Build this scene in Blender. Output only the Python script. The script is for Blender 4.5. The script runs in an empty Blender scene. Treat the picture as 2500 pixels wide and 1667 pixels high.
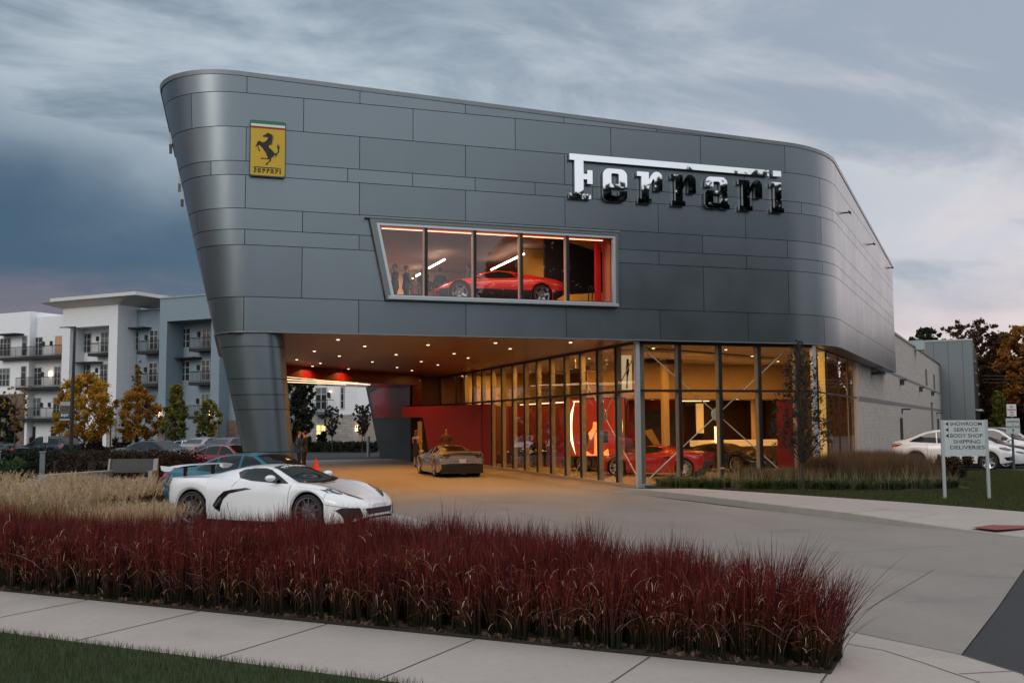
import bpy, bmesh, math, random
import numpy as np
from mathutils import Vector, Matrix
from mathutils.bvhtree import BVHTree
from mathutils.geometry import delaunay_2d_cdt, tessellate_polygon
S = bpy.context.scene
COL = S.collection
R = math.radians
rnd = random.Random(7)
NR = np.random.default_rng(11)

# ------------------------------------------------------------------ camera
YAW, PITCH, ROLL = R(18.5), R(4.63), .0065
cf = Vector((math.sin(YAW)*math.cos(PITCH), math.cos(YAW)*math.cos(PITCH), math.sin(PITCH)))
cr0 = Vector((math.cos(YAW), -math.sin(YAW), 0))
cu0 = cr0.cross(cf)
cu = math.cos(ROLL)*cu0 + math.sin(ROLL)*cr0
cr = math.cos(ROLL)*cr0 - math.sin(ROLL)*cu0
cd = bpy.data.cameras.new('camera'); cam = bpy.data.objects.new('camera', cd); COL.objects.link(cam)
cam.matrix_world = Matrix(((cr.x, cu.x, -cf.x, 0), (cr.y, cu.y, -cf.y, 0), (cr.z, cu.z, -cf.z, 2.2), (0, 0, 0, 1)))
cd.sensor_width = 36; cd.lens = 2440/2500*36; cd.clip_end = 3000; cd.clip_start = .1
S.camera = cam
fh = Vector((math.sin(YAW), math.cos(YAW), 0))
def DL(D, px):                       # ground point at forward distance D seen in photo column px
    v = fh*D + cr0*((px-1250)/2440*D); return (v.x, v.y)
G45 = R(44.5)
W3 = Vector((math.sin(G45), math.cos(G45), 0)); P3 = Vector((math.cos(G45), -math.sin(G45), 0))
def wp(w, p): v = W3*w + P3*p; return (v.x, v.y)

# ------------------------------------------------------------------ sky, sun
S.view_settings.view_transform = 'Standard'; S.view_settings.look = 'None'
S.view_settings.exposure = 0; S.view_settings.gamma = 1
S.render.engine = 'CYCLES'
cy = S.cycles
cy.use_denoising = True
try: cy.denoiser = 'OPENIMAGEDENOISE'
except Exception: pass
cy.max_bounces = 7; cy.diffuse_bounces = 3; cy.glossy_bounces = 4; cy.transmission_bounces = 4; cy.transparent_max_bounces = 12
cy.sample_clamp_indirect = 4; cy.sample_clamp_direct = 12; cy.caustics_reflective = False; cy.caustics_refractive = False
SUN_EL, SUN_ROT = R(3), R(262)       # the sun is down at the left, behind the camera's left shoulder
wd = bpy.data.worlds.new('World'); S.world = wd; wd.use_nodes = True
nt = wd.node_tree; N = nt.nodes; L = nt.links
for n in list(N): N.remove(n)
def nd(t, **k):
    n = N.new(t)
    for a, b in k.items(): setattr(n, a, b)
    return n
def setv(n, d):
    for k, v in d.items(): n.inputs[k].default_value = v
def mth(op, a, b=None, clamp=False):
    n = nd('ShaderNodeMath', operation=op, use_clamp=clamp)
    for i, x in enumerate((a, b)):
        if x is None: continue
        if isinstance(x, (int, float)): n.inputs[i].default_value = x
        else: L.new(x, n.inputs[i])
    return n.outputs[0]
def mixc(f, a, b):
    n = nd('ShaderNodeMix', data_type='RGBA')
    if isinstance(f, (int, float)): n.inputs[0].default_value = f
    else: L.new(f, n.inputs[0])
    for i, x in ((6, a), (7, b)):
        if isinstance(x, tuple): n.inputs[i].default_value = (*x, 1)
        else: L.new(x, n.inputs[i])
    return n.outputs[2]
def sstep(x, a, b):
    n = nd('ShaderNodeMapRange', interpolation_type='SMOOTHSTEP', clamp=True)
    L.new(x, n.inputs[0]); n.inputs[1].default_value = a; n.inputs[2].default_value = b
    return n.outputs[0]
tc = nd('ShaderNodeTexCoord'); sx = nd('ShaderNodeSeparateXYZ'); L.new(tc.outputs['Generated'], sx.inputs[0])
dx, dy, dz = sx.outputs
zz = mth('ADD', mth('MAXIMUM', dz, 0.0), .26)
cx = mth('DIVIDE', dx, zz); cyy = mth('DIVIDE', dy, zz)
cv = nd('ShaderNodeCombineXYZ'); L.new(cx, cv.inputs[0]); L.new(cyy, cv.inputs[1])
def cloudnoise(scale, loc, rot, sc, detail=4, rough=.5, dist=0.):
    mp = nd('ShaderNodeMapping'); L.new(cv.outputs[0], mp.inputs[0])
    mp.inputs['Location'].default_value = loc; mp.inputs['Rotation'].default_value = (0, 0, rot); mp.inputs['Scale'].default_value = sc
    n = nd('ShaderNodeTexNoise'); L.new(mp.outputs[0], n.inputs['Vector'])
    setv(n, {'Scale': scale, 'Detail': detail, 'Roughness': rough, 'Distortion': dist})
    return n.outputs[0]
n1 = cloudnoise(.75, (3.1, 1.7, 0), R(-20), (.8, 1.5, 1), 6, .55, .5)
n2 = cloudnoise(2.6, (8.2, 4.1, 2), R(-30), (.8, 1.35, 1), 8, .6, .5)
n3 = cloudnoise(.9, (1.2, 9.4, 5), R(10), (1, 1, 1), 5, .5, .3)
# azimuth measured as the sideways part along the view
az = mth('ARCTAN2', dx, dy)          # 0 = +Y, + to the right
elev = mth('ARCSINE', dz)
dens = mth('ADD', mth('MULTIPLY', n1, .62), mth('MULTIPLY', n2, .38))
light = mixc(sstep(az, .1, .95), (.46, .54, .61), (.58, .585, .64))
dark = mixc(sstep(az, -.15, .75), (.040, .092, .158), (.23, .30, .39))
veil = sstep(dens, .42, .57)
# cloud bank: dark blue belt low over the left, thinning to the right
belt = mth('MULTIPLY', sstep(mth('ADD', elev, mth('MULTIPLY', mth('SUBTRACT', n3, .5), .30)), .34, .16), sstep(mth('ADD', az, mth('MULTIPLY', mth('SUBTRACT', n1, .5), 1.1)), .75, .05))
belt = mth('MULTIPLY', belt, sstep(mth('ABSOLUTE', az), 2.2, 1.2))
dk = mth('MAXIMUM', mth('MULTIPLY', veil, .72), mth('MULTIPLY', belt, .96))
sky = mixc(dk, light, dark)
# pale pink light under the clouds near the horizon
hz = mth('MULTIPLY', sstep(mth('ADD', elev, mth('MULTIPLY', mth('SUBTRACT', n2, .5), .08)), .155, .075), .85)
pink = mixc(sstep(az, -.1, .6), (.23, .19, .225), (.50, .45, .50))
sky = mixc(hz, sky, pink)
pk = mth('MULTIPLY', mth('MULTIPLY', sstep(n3, .42, .56), sstep(mth('ADD', az, mth('MULTIPLY', mth('SUBTRACT', n2, .5), .3)), .50, .72)), mth('MULTIPLY', sstep(mth('ADD', elev, mth('MULTIPLY', mth('SUBTRACT', n2, .5), .15)), .30, .18), .85))
sky = mixc(pk, sky, (.74, .655, .66))
# overhead the cloud deck is thin and bright
zen = sstep(elev, .38, 1.0)
sky = mixc(mth('MULTIPLY', zen, .9), sky, (.66, .69, .75))
back = mth('MULTIPLY', mth('MAXIMUM', sstep(mth('ABSOLUTE', az), 2.0, 3.05), sstep(mth('MULTIPLY', az, -1.), 1.25, 2.2)), .9)  # sky behind the view, brightened to light the facades
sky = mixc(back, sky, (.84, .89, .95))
side = mth('MULTIPLY', sstep(az, .82, 1.05), sstep(az, 1.9, 1.5))  # brighter sky added out of frame to light the right-hand face
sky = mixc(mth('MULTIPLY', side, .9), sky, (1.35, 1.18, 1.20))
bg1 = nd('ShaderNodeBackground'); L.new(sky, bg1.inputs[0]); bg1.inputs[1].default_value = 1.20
st = nd('ShaderNodeTexSky', sky_type='NISHITA', sun_disc=False, sun_elevation=SUN_EL, sun_rotation=SUN_ROT)
bg2 = nd('ShaderNodeBackground'); L.new(st.outputs[0], bg2.inputs[0]); bg2.inputs[1].default_value = .06
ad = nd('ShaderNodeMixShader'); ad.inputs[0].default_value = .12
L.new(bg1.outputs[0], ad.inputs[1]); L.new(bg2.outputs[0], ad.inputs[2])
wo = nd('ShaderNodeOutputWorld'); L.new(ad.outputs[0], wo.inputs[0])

sl = bpy.data.lights.new('sun', 'SUN'); sl.energy = .7; sl.angle = R(25); sl.color = (1, .86, .76)
so = bpy.data.objects.new('sun', sl); COL.objects.link(so)
so.rotation_euler = Vector((math.sin(R(230))*1.0, math.cos(R(230)), .45)).to_track_quat('Z', 'Y').to_euler()

# ------------------------------------------------------------------ helpers
def link(o, parent=None):
    COL.objects.link(o)
    if parent is not None: o.parent = parent
    return o
def tag(o, label=None, cat=None, group=None, kind=None):
    if label: o['label'] = label
    if cat: o['category'] = cat
    if group: o['group'] = group
    if kind: o['kind'] = kind
    return o
def thing(name, label, cat, loc=(0, 0, 0), rz=0, group=None):
    o = bpy.data.objects.new(name, None); o.empty_display_size = .2
    o.location = loc; o.rotation_euler = (0, 0, rz); link(o); return tag(o, label, cat, group)
def kids(o): return [c for c in bpy.data.objects if c.parent == o]
def copy_tree(o, parent=None):
    c = o.copy(); link(c)
    if parent is not None: c.parent = parent; c.matrix_parent_inverse = o.matrix_parent_inverse
    for ch in kids(o): copy_tree(ch, c)
    return c
class MB:
    def __init__(s): s.v = []; s.f = []; s.m = []
    def add(s, vs, fs, m=0):
        b = len(s.v); s.v += [tuple(x) for x in vs]; s.f += [tuple(b+i for i in f) for f in fs]; s.m += [m]*len(fs); return s
    def box(s, x0, x1, y0, y1, z0, z1, m=0):
        vs = [(x, y, z) for z in (z0, z1) for y in (y0, y1) for x in (x0, x1)]
        return s.add(vs, [(0, 2, 3, 1), (4, 5, 7, 6), (0, 1, 5, 4), (2, 6, 7, 3), (0, 4, 6, 2), (1, 3, 7, 5)], m)
    def obox(s, o, a, b, c, m=0):         # origin corner + three edge vectors
        o, a, b, c = map(Vector, (o, a, b, c))
        vs = [o+i*a+j*b+k*c for k in (0, 1) for j in (0, 1) for i in (0, 1)]
        return s.add(vs, [(0, 2, 3, 1), (4, 5, 7, 6), (0, 1, 5, 4), (2, 6, 7, 3), (0, 4, 6, 2), (1, 3, 7, 5)], m)
    def seg(s, a, b, wd, z0, z1, m=0):    # wall along plan segment a-b, thickness wd centred
        a, b = Vector((*a[:2], 0)), Vector((*b[:2], 0)); d = (b-a); n = Vector((-d.y, d.x, 0)).normalized()*wd/2
        return s.obox(a-n+Vector((0, 0, z0)), d, n*2, (0, 0, z1-z0), m)
    def tube(s, pts, r, n=8, m=0, cap=True):
        pts = [Vector(p) for p in pts]; rr = r if isinstance(r, (list, tuple)) else [r]*len(pts)
        vs = []; fs = []
        for i, p in enumerate(pts):
            d = (pts[min(i+1, len(pts)-1)]-pts[max(i-1, 0)]).normalized()
            a = d.orthogonal().normalized() if i == 0 else (a - d*a.dot(d)).normalized()
            b = d.cross(a)
            vs += [p+rr[i]*(a*math.cos(t*2*math.pi/n)+b*math.sin(t*2*math.pi/n)) for t in range(n)]
        for i in range(len(pts)-1):
            for j in range(n):
                k = (j+1) % n; fs.append((i*n+j, i*n+k, (i+1)*n+k, (i+1)*n+j))
        if cap: fs += [tuple(range(n-1, -1, -1)), tuple(range((len(pts)-1)*n, len(pts)*n))]
        return s.add(vs, fs, m)
    def lathe(s, prof, n=24, axis='z', m=0, o=(0, 0, 0)):  # prof: (r, h)
        vs = []
        for r, h in prof:
            for j in range(n):
                t = 2*math.pi*j/n; c, q = r*math.cos(t), r*math.sin(t)
                p = (c, q, h) if axis == 'z' else ((c, h, q) if axis == 'y' else (h, c, q))
                vs.append((p[0]+o[0], p[1]+o[1], p[2]+o[2]))
        fs = [(i*n+j, i*n+(j+1) % n, (i+1)*n+(j+1) % n, (i+1)*n+j) for i in range(len(prof)-1) for j in range(n)]
        return s.add(vs, fs, m)
    def ball(s, c, r, m=0, n=12, k=8):
        r = r if isinstance(r, (tuple, list)) else (r, r, r); vs = []; fs = []
        for i in range(k+1):
            ph = math.pi*i/k
            for j in range(n):
                t = 2*math.pi*j/n
                vs.append((c[0]+r[0]*math.sin(ph)*math.cos(t), c[1]+r[1]*math.sin(ph)*math.sin(t), c[2]+r[2]*math.cos(ph)))
        fs = [(i*n+j, (i+1)*n+j, (i+1)*n+(j+1) % n, i*n+(j+1) % n) for i in range(k) for j in range(n)]
        return s.add(vs, fs, m)
    def prism(s, poly, f3, th, m=0, holes=()):   # poly in 2D; f3(u,v,d)->3D ; th = thickness
        loops = [list(poly)]+[list(h) for h in holes]
        tri = tessellate_polygon([[Vector((x, y, 0)) for x, y in lp] for lp in loops])
        flat = [q for lp in loops for q in lp]; n = len(flat)
        vs = [f3(x, y, 0) for x, y in flat]+[f3(x, y, th) for x, y in flat]
        fs = [tuple(t) for t in tri]+[tuple(n+i for i in reversed(t)) for t in tri]
        b = 0
        for lp in loops:
            k = len(lp); fs += [(b+i, b+(i+1) % k, n+b+(i+1) % k, n+b+i) for i in range(k)]; b += k
        return s.add(vs, fs, m)
    def build(s, name, mats, parent=None, smooth=False, sharp=40, fix=True):
        me = bpy.data.meshes.new(name); me.from_pydata(s.v, [], s.f)
        mats = mats if isinstance(mats, (list, tuple)) else [mats]
        for m in mats: me.materials.append(m)
        if len(mats) > 1: me.polygons.foreach_set('material_index', s.m)
        if fix:
            bm = bmesh.new(); bm.from_mesh(me); bmesh.ops.recalc_face_normals(bm, faces=bm.faces); bm.to_mesh(me); bm.free()
        if smooth:
            me.polygons.foreach_set('use_smooth', [True]*len(me.polygons))
            try: me.set_sharp_from_angle(angle=R(sharp))
            except Exception: pass
        me.update(); return link(bpy.data.objects.new(name, me), parent)
def part(name, mat, parent, fn, **k):
    m = MB(); fn(m); return m.build(name, mat, parent, **k)
def structure(o): return tag(o, kind='structure')

# ------------------------------------------------------------------ materials
def mat(name, col, rough=.5, metal=0., var=0., vscale=2., bump=0., bscale=20., emit=None, es=1., spec=.5, coat=0., island=0., stretch=None, alpha=None, rvar=0.):
    m = bpy.data.materials.new(name); m.use_nodes = True; t = m.node_tree; b = t.nodes['Principled BSDF']
    b.inputs['Base Color'].default_value = (*col, 1); b.inputs['Roughness'].default_value = rough; b.inputs['Metallic'].default_value = metal
    b.inputs['Specular IOR Level'].default_value = spec
    if coat: b.inputs['Coat Weight'].default_value = coat; b.inputs['Coat Roughness'].default_value = .04
    if emit: b.inputs['Emission Color'].default_value = (*emit, 1); b.inputs['Emission Strength'].default_value = es
    if var or bump or rvar:
        tcn = t.nodes.new('ShaderNodeTexCoord'); mp = t.nodes.new('ShaderNodeMapping'); t.links.new(tcn.outputs['Object'], mp.inputs[0])
        if stretch: mp.inputs['Scale'].default_value = stretch
    cur = None
    if var:
        nn = t.nodes.new('ShaderNodeTexNoise'); t.links.new(mp.outputs[0], nn.inputs[0]); nn.inputs['Scale'].default_value = vscale; nn.inputs['Detail'].default_value = 6; nn.inputs['Roughness'].default_value = .65
        mx = t.nodes.new('ShaderNodeMix'); mx.data_type = 'RGBA'; t.links.new(nn.outputs[0], mx.inputs[0])
        mx.inputs[6].default_value = (*[c*(1-var*1.6) for c in col], 1); mx.inputs[7].default_value = (*[min(1, c*(1+var*1.6)) for c in col], 1)
        cur = mx.outputs[2]; t.links.new(cur, b.inputs['Base Color'])
        if rvar:
            mr = t.nodes.new('ShaderNodeMapRange'); t.links.new(nn.outputs[0], mr.inputs[0]); mr.inputs[1].default_value = .3; mr.inputs[2].default_value = .7
            mr.inputs[3].default_value = rough-rvar; mr.inputs[4].default_value = rough+rvar; t.links.new(mr.outputs[0], b.inputs['Roughness'])
    if island:
        g = t.nodes.new('ShaderNodeNewGeometry'); hs = t.nodes.new('ShaderNodeHueSaturation')
        mr = t.nodes.new('ShaderNodeMapRange'); t.links.new(g.outputs['Random Per Island'], mr.inputs[0]); mr.inputs[3].default_value = 1-island; mr.inputs[4].default_value = 1+island
        t.links.new(mr.outputs[0], hs.inputs['Value'])
        if cur is None: hs.inputs['Color'].default_value = (*col, 1)
        else: t.links.new(cur, hs.inputs['Color'])
        t.links.new(hs.outputs[0], b.inputs['Base Color'])
    if bump:
        n2_ = t.nodes.new('ShaderNodeTexNoise'); t.links.new(mp.outputs[0], n2_.inputs[0]); n2_.inputs['Scale'].default_value = bscale; n2_.inputs['Detail'].default_value = 4
        bp = t.nodes.new('ShaderNodeBump'); bp.inputs['Strength'].default_value = bump; bp.inputs['Distance'].default_value = .02
        t.links.new(n2_.outputs[0], bp.inputs['Height']); t.links.new(bp.outputs[0], b.inputs['Normal'])
    return m
def lined(m, axis, period, width, dark=.55, vert=None):
    """add straight grooves (dark joint + bump) every `period` along object axis"""
    t = m.node_tree; b = t.nodes['Principled BSDF']
    tcn = t.nodes.new('ShaderNodeTexCoord'); sp_ = t.nodes.new('ShaderNodeSeparateXYZ'); t.links.new(tcn.outputs['Object'], sp_.inputs[0])
    def ma(op, a, v): 
        n = t.nodes.new('ShaderNodeMath'); n.operation = op; t.links.new(a, n.inputs[0]); n.inputs[1].default_value = v; return n.outputs[0]
    o = sp_.outputs[axis]
    if vert: # rotated axis: dot with direction
        vd = t.nodes.new('ShaderNodeVectorMath'); vd.operation = 'DOT_PRODUCT'; t.links.new(tcn.outputs['Object'], vd.inputs[0]); vd.inputs[1].default_value = vert; o = vd.outputs['Value']
    fr = ma('FRACT', ma('DIVIDE', ma('ADD', o, 1000*period), period), 0)
    g = ma('LESS_THAN', fr, width/period)
    mx = t.nodes.new('ShaderNodeMix'); mx.data_type = 'RGBA'; mx.blend_type = 'MULTIPLY'; t.links.new(g, mx.inputs[0])
    if b.inputs['Base Color'].links: t.links.new(b.inputs['Base Color'].links[0].from_socket, mx.inputs[6])
    else: mx.inputs[6].default_value = b.inputs['Base Color'].default_value
    mx.inputs[7].default_value = (dark, dark, dark, 1); t.links.new(mx.outputs[2], b.inputs['Base Color'])
    bp = t.nodes.new('ShaderNodeBump'); bp.inputs['Strength'].default_value = .6; bp.inputs['Distance'].default_value = .02
    t.links.new(fr, bp.inputs['Height'])
    if b.inputs['Normal'].links: t.links.new(b.inputs['Normal'].links[0].from_socket, bp.inputs['Normal'])
    t.links.new(bp.outputs[0], b.inputs['Normal']); return m
def brick(name, c1, c2, mortar, bw, bh, ms=.01, rough=.85, bump=.5, dirv=None, offset=.5, squash=1.):
    m = bpy.data.materials.new(name); m.use_nodes = True; t = m.node_tree; b = t.nodes['Principled BSDF']; b.inputs['Roughness'].default_value = rough
    tcn = t.nodes.new('ShaderNodeTexCoord'); sp_ = t.nodes.new('ShaderNodeSeparateXYZ'); t.links.new(tcn.outputs['Object'], sp_.inputs[0])
    vd = t.nodes.new('ShaderNodeVectorMath'); vd.operation = 'DOT_PRODUCT'; t.links.new(tcn.outputs['Object'], vd.inputs[0]); vd.inputs[1].default_value = dirv or (1, 0, 0)
    cb = t.nodes.new('ShaderNodeCombineXYZ'); t.links.new(vd.outputs['Value'], cb.inputs[0]); t.links.new(sp_.outputs[2], cb.inputs[1])
    bt = t.nodes.new('ShaderNodeTexBrick'); t.links.new(cb.outputs[0], bt.inputs[0]); bt.offset = offset
    for k, v in {'Color1': (*c1, 1), 'Color2': (*c2, 1), 'Mortar': (*mortar, 1), 'Scale': 1., 'Mortar Size': ms, 'Brick Width': bw, 'Row Height': bh, 'Mortar Smooth': .2}.items(): bt.inputs[k].default_value = v
    nn = t.nodes.new('ShaderNodeTexNoise'); t.links.new(tcn.outputs['Object'], nn.inputs[0]); nn.inputs['Scale'].default_value = 3; nn.inputs['Detail'].default_value = 8; nn.inputs['Roughness'].default_value = .7
    mx = t.nodes.new('ShaderNodeMix'); mx.data_type = 'RGBA'; mx.blend_type = 'OVERLAY'; mx.inputs[0].default_value = .55; t.links.new(bt.outputs[0], mx.inputs[6]); t.links.new(nn.outputs[0], mx.inputs[7])
    t.links.new(mx.outputs[2], b.inputs['Base Color'])
    bp = t.nodes.new('ShaderNodeBump'); bp.inputs['Strength'].default_value = bump; bp.inputs['Distance'].default_value = .02; t.links.new(mx.outputs[2], bp.inputs['Height']); t.links.new(bp.outputs[0], b.inputs['Normal'])
    return m
def glassmat(name, tint=(.86, .88, .86), refl=1.5, rough=0.):
    m = bpy.data.materials.new(name); m.use_nodes = True; t = m.node_tree
    for n in list(t.nodes): t.nodes.remove(n)
    tr = t.nodes.new('ShaderNodeBsdfTransparent'); tr.inputs[0].default_value = (*tint, 1)
    gl = t.nodes.new('ShaderNodeBsdfGlossy'); gl.inputs['Roughness'].default_value = rough; gl.inputs[0].default_value = (.95, .97, 1, 1)
    lw = t.nodes.new('ShaderNodeLayerWeight'); lw.inputs[0].default_value = .5     # Schlick, the same from both sides of the sheet
    pw = t.nodes.new('ShaderNodeMath'); pw.operation = 'POWER'; pw.inputs[1].default_value = 4.; t.links.new(lw.outputs['Facing'], pw.inputs[0])
    mu = t.nodes.new('ShaderNodeMath'); mu.operation = 'MULTIPLY_ADD'; mu.use_clamp = True; mu.inputs[1].default_value = .93*min(1., refl); mu.inputs[2].default_value = .06*refl; t.links.new(pw.outputs[0], mu.inputs[0])
    mx = t.nodes.new('ShaderNodeMixShader'); t.links.new(mu.outputs[0], mx.inputs[0]); t.links.new(tr.outputs[0], mx.inputs[1]); t.links.new(gl.outputs[0], mx.inputs[2])
    o = t.nodes.new('ShaderNodeOutputMaterial'); t.links.new(mx.outputs[0], o.inputs[0]); return m
def foliage(name, stops, rough=.6, attr='rnd', sub=.25, tint=None):
    """colour varies leaf by leaf / blade by blade along the stops; optional 2nd attribute t (base->tip) ramp"""
    m = bpy.data.materials.new(name); m.use_nodes = True; t = m.node_tree; b = t.nodes['Principled BSDF']; b.inputs['Roughness'].default_value = rough; b.inputs['Specular IOR Level'].default_value = .25
    def ramp(src, st):
        r = t.nodes.new('ShaderNodeValToRGB'); t.links.new(src, r.inputs[0]); e = r.color_ramp.elements
        for i, (p, c) in enumerate(st):
            if i < 2: el = e[i]; el.position = p
            else: el = e.new(p)
            el.color = (*c, 1)
        return r.outputs[0]
    a = t.nodes.new('ShaderNodeAttribute'); a.attribute_name = attr
    c = ramp(a.outputs['Fac'], stops)
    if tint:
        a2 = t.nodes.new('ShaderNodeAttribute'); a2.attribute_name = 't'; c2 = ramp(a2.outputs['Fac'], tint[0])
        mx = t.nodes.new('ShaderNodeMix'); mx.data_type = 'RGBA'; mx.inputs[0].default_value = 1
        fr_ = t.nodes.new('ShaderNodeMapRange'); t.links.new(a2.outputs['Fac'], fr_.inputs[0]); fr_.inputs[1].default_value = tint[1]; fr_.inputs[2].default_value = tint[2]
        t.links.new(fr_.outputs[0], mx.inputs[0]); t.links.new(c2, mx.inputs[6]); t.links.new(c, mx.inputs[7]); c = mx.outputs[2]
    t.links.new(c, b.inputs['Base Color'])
    tr = t.nodes.new('ShaderNodeBsdfTranslucent'); t.links.new(c, tr.inputs[0])
    ms = t.nodes.new('ShaderNodeMixShader'); ms.inputs[0].default_value = sub; o = t.nodes['Material Output']
    t.links.new(b.outputs[0], ms.inputs[1]); t.links.new(tr.outputs[0], ms.inputs[2]); t.links.new(ms.outputs[0], o.inputs[0]); return m

MT = {}
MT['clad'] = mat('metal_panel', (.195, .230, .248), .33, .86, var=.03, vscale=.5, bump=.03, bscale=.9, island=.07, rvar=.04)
[setattr(n_.inputs['Detail'], 'default_value', 0) for n_ in MT['clad'].node_tree.nodes if n_.type == 'TEX_NOISE' and abs(n_.inputs['Scale'].default_value-.9) < .01]
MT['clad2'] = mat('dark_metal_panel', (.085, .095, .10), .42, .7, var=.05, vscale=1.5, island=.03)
MT['coping'] = mat('coping_metal', (.26, .29, .31), .45, .7, var=.12, vscale=3)
MT['gap'] = mat('joint_shadow_gap', (.02, .024, .028), .8)
MT['soffit'] = lined(mat('soffit_planks', (.26, .15, .09), .34, .4, var=.1, vscale=1), 0, .16, .02, .25)
MT['soffit2'] = mat('wing_soffit', (.12, .12, .12), .4, .4)
MT['red_gloss'] = mat('red_gloss_panel', (.26, .005, .007), .30, .0, coat=.25, bump=.02, bscale=2.)
MT['red'] = mat('red_wall_paint', (.19, .005, .007), .45, var=.06)
MT['alu'] = mat('aluminium_frame', (.60, .64, .66), .38, .6)
MT['alu_d'] = mat('dark_mullion', (.008, .008, .008), .45)
MT['alu_w'] = mat('warm_mullion', (.34, .30, .25), .5, .3)
MT['steel'] = mat('steel_rod', (.75, .75, .72), .45, .4)
MT['glass'] = glassmat('clear_glass', (.88,.88,.84), 1.05)
MT['glass_up'] = glassmat('upper_window_glass', (.88, .86, .88), 1.2)
MT['chrome'] = mat('chrome_letters', (.86, .88, .90), .02, 1.0)
MT['chrome_side'] = mat('brushed_letter_edge', (.55, .58, .60), .35, .9)
MT['white'] = mat('white_paint', (.75, .76, .76), .5, var=.04)
MT['black'] = mat('black_matte', (.012, .012, .013), .55)
MT['blackg'] = mat('black_gloss', (.01, .01, .011), .12, coat=.5)

def weather(m, blot=.18, speck=.25, stain=.16, sc=1.):
    """large blotches, fine grit and a few darker stains multiplied into a paving colour"""
    t = m.node_tree; b = t.nodes['Principled BSDF']; tcn = t.nodes.new('ShaderNodeTexCoord'); cur = b.inputs['Base Color'].links[0].from_socket if b.inputs['Base Color'].links else None
    for s_, lo, hi, amt, st in ((.16*sc, .35, .65, blot, None), (55*sc, .3, .7, speck, None), (.55*sc, .58, .70, stain, 1), (9*sc, .35, .7, blot*.6, None)):
        n = t.nodes.new('ShaderNodeTexNoise'); t.links.new(tcn.outputs['Object'], n.inputs[0]); n.inputs['Scale'].default_value = s_; n.inputs['Detail'].default_value = 7; n.inputs['Roughness'].default_value = .6; n.inputs['Distortion'].default_value = .6 if st else 0
        mr = t.nodes.new('ShaderNodeMapRange'); t.links.new(n.outputs[0], mr.inputs[0]); mr.inputs[1].default_value = lo; mr.inputs[2].default_value = hi; mr.inputs[3].default_value = 1+(0 if st else amt*.5); mr.inputs[4].default_value = 1-(amt if st else amt*.5)
        mx = t.nodes.new('ShaderNodeMix'); mx.data_type = 'RGBA'; mx.blend_type = 'MULTIPLY'; mx.inputs[0].default_value = 1; t.links.new(cur, mx.inputs[6])
        cb = t.nodes.new('ShaderNodeCombineColor'); [t.links.new(mr.outputs[0], cb.inputs[i]) for i in range(3)]; t.links.new(cb.outputs[0], mx.inputs[7]); cur = mx.outputs[2]
    t.links.new(cur, b.inputs['Base Color']); return m
# ------------------------------------------------------------------ terrain and paving
def sm(t): t = np.clip(t, 0, 1); return t*t*(3-2*t)
def gz(x, y):
    w = x*W3.x+y*W3.y
    return -.45*sm((w-54)/18)*sm((3-np.asarray(x, float))/6)
def drape(name, poly, off, m, step=2.5, kind='structure', thick=0.):
    pts = []; n = len(poly)
    for i in range(n):
        a, b = Vector(poly[i]), Vector(poly[(i+1) % n]); k = max(1, int((b-a).length/step))
        pts += [a.lerp(b, j/k) for j in range(k)]
    ne = len(pts); xs = [p[0] for p in pts]; ys = [p[1] for p in pts]
    inner = [Vector((x, y)) for x in np.arange(min(xs)+step*.37, max(xs), step) for y in np.arange(min(ys)+step*.41, max(ys), step)]
    vs, _, fs, *_ = delaunay_2d_cdt(pts+inner, [(i, (i+1) % ne) for i in range(ne)], [list(range(ne))], 1, 1e-4)
    mb = MB(); V = [(v.x, v.y, float(gz(v.x, v.y))+off) for v in vs]
    fs = [f for f in fs]
    mb.add(V, fs)
    if thick:      # kerb-like solid: a skirt down the outline
        k = [(p.x, p.y, float(gz(p.x, p.y))+off) for p in pts]; q = [(a, b, c-thick) for a, b, c in k]
        mb.add(k+q, [(i, (i+1) % ne, ne+(i+1) % ne, ne+i) for i in range(ne)])
    o = mb.build(name, m, fix=False)
    me = o.data
    up = sum(p.normal.z for p in me.polygons[:50])
    if up < 0: me.flip_normals()
    return tag(o, kind=kind) if kind else o
MT['ground'] = mat('far_grass_ground', (.035, .05, .02), .9, var=.3, vscale=.5)
MT['asphalt'] = mat('asphalt', (.024, .027, .030), .85, var=.2, vscale=40, bump=.5, bscale=120)
MT['drive'] = mat('worn_concrete', (.218, .199, .177), .72, var=.16, vscale=.55, bump=.15, bscale=90, rvar=.08, stretch=(1.6, .5, 1))
MT['walk'] = mat('pavement_concrete', (.38, .345, .31), .85, var=.07, vscale=1.2, bump=.2, bscale=140)
weather(MT['drive']); weather(MT['walk'], .12, .2, .12, 1.3); weather(MT['asphalt'], .3, .5, .3)
MT['kerb'] = mat('kerb_concrete', (.30, .29, .25), .85, var=.14, vscale=4, bump=.3, bscale=60)
MT['joint'] = mat('dark_joint', (.085, .078, .07), .9)
MT['soil'] = mat('mulch', (.03, .022, .017), .95, var=.3, vscale=12, bump=.8, bscale=40)
MT['lawn'] = mat('lawn_soil', (.022, .045, .012), .95, var=.3, vscale=6, bump=.6, bscale=50)
MT['tactile'] = mat('tactile_brick_red', (.28, .07, .06), .8, var=.1, vscale=9)
mb = MB(); g_ = sorted(set([-900, -500, -300, -180] + list(range(-120, 161, 8)) + [220, 350, 600, 1200])); ng = len(g_)
mb.add([(x, y, float(gz(x, y))-.05) for y in g_ for x in g_], [(j*ng+i, j*ng+i+1, (j+1)*ng+i+1, (j+1)*ng+i) for j in range(ng-1) for i in range(ng-1)])
structure(mb.build('ground', MT['ground'], fix=False))
Q = wp
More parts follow.
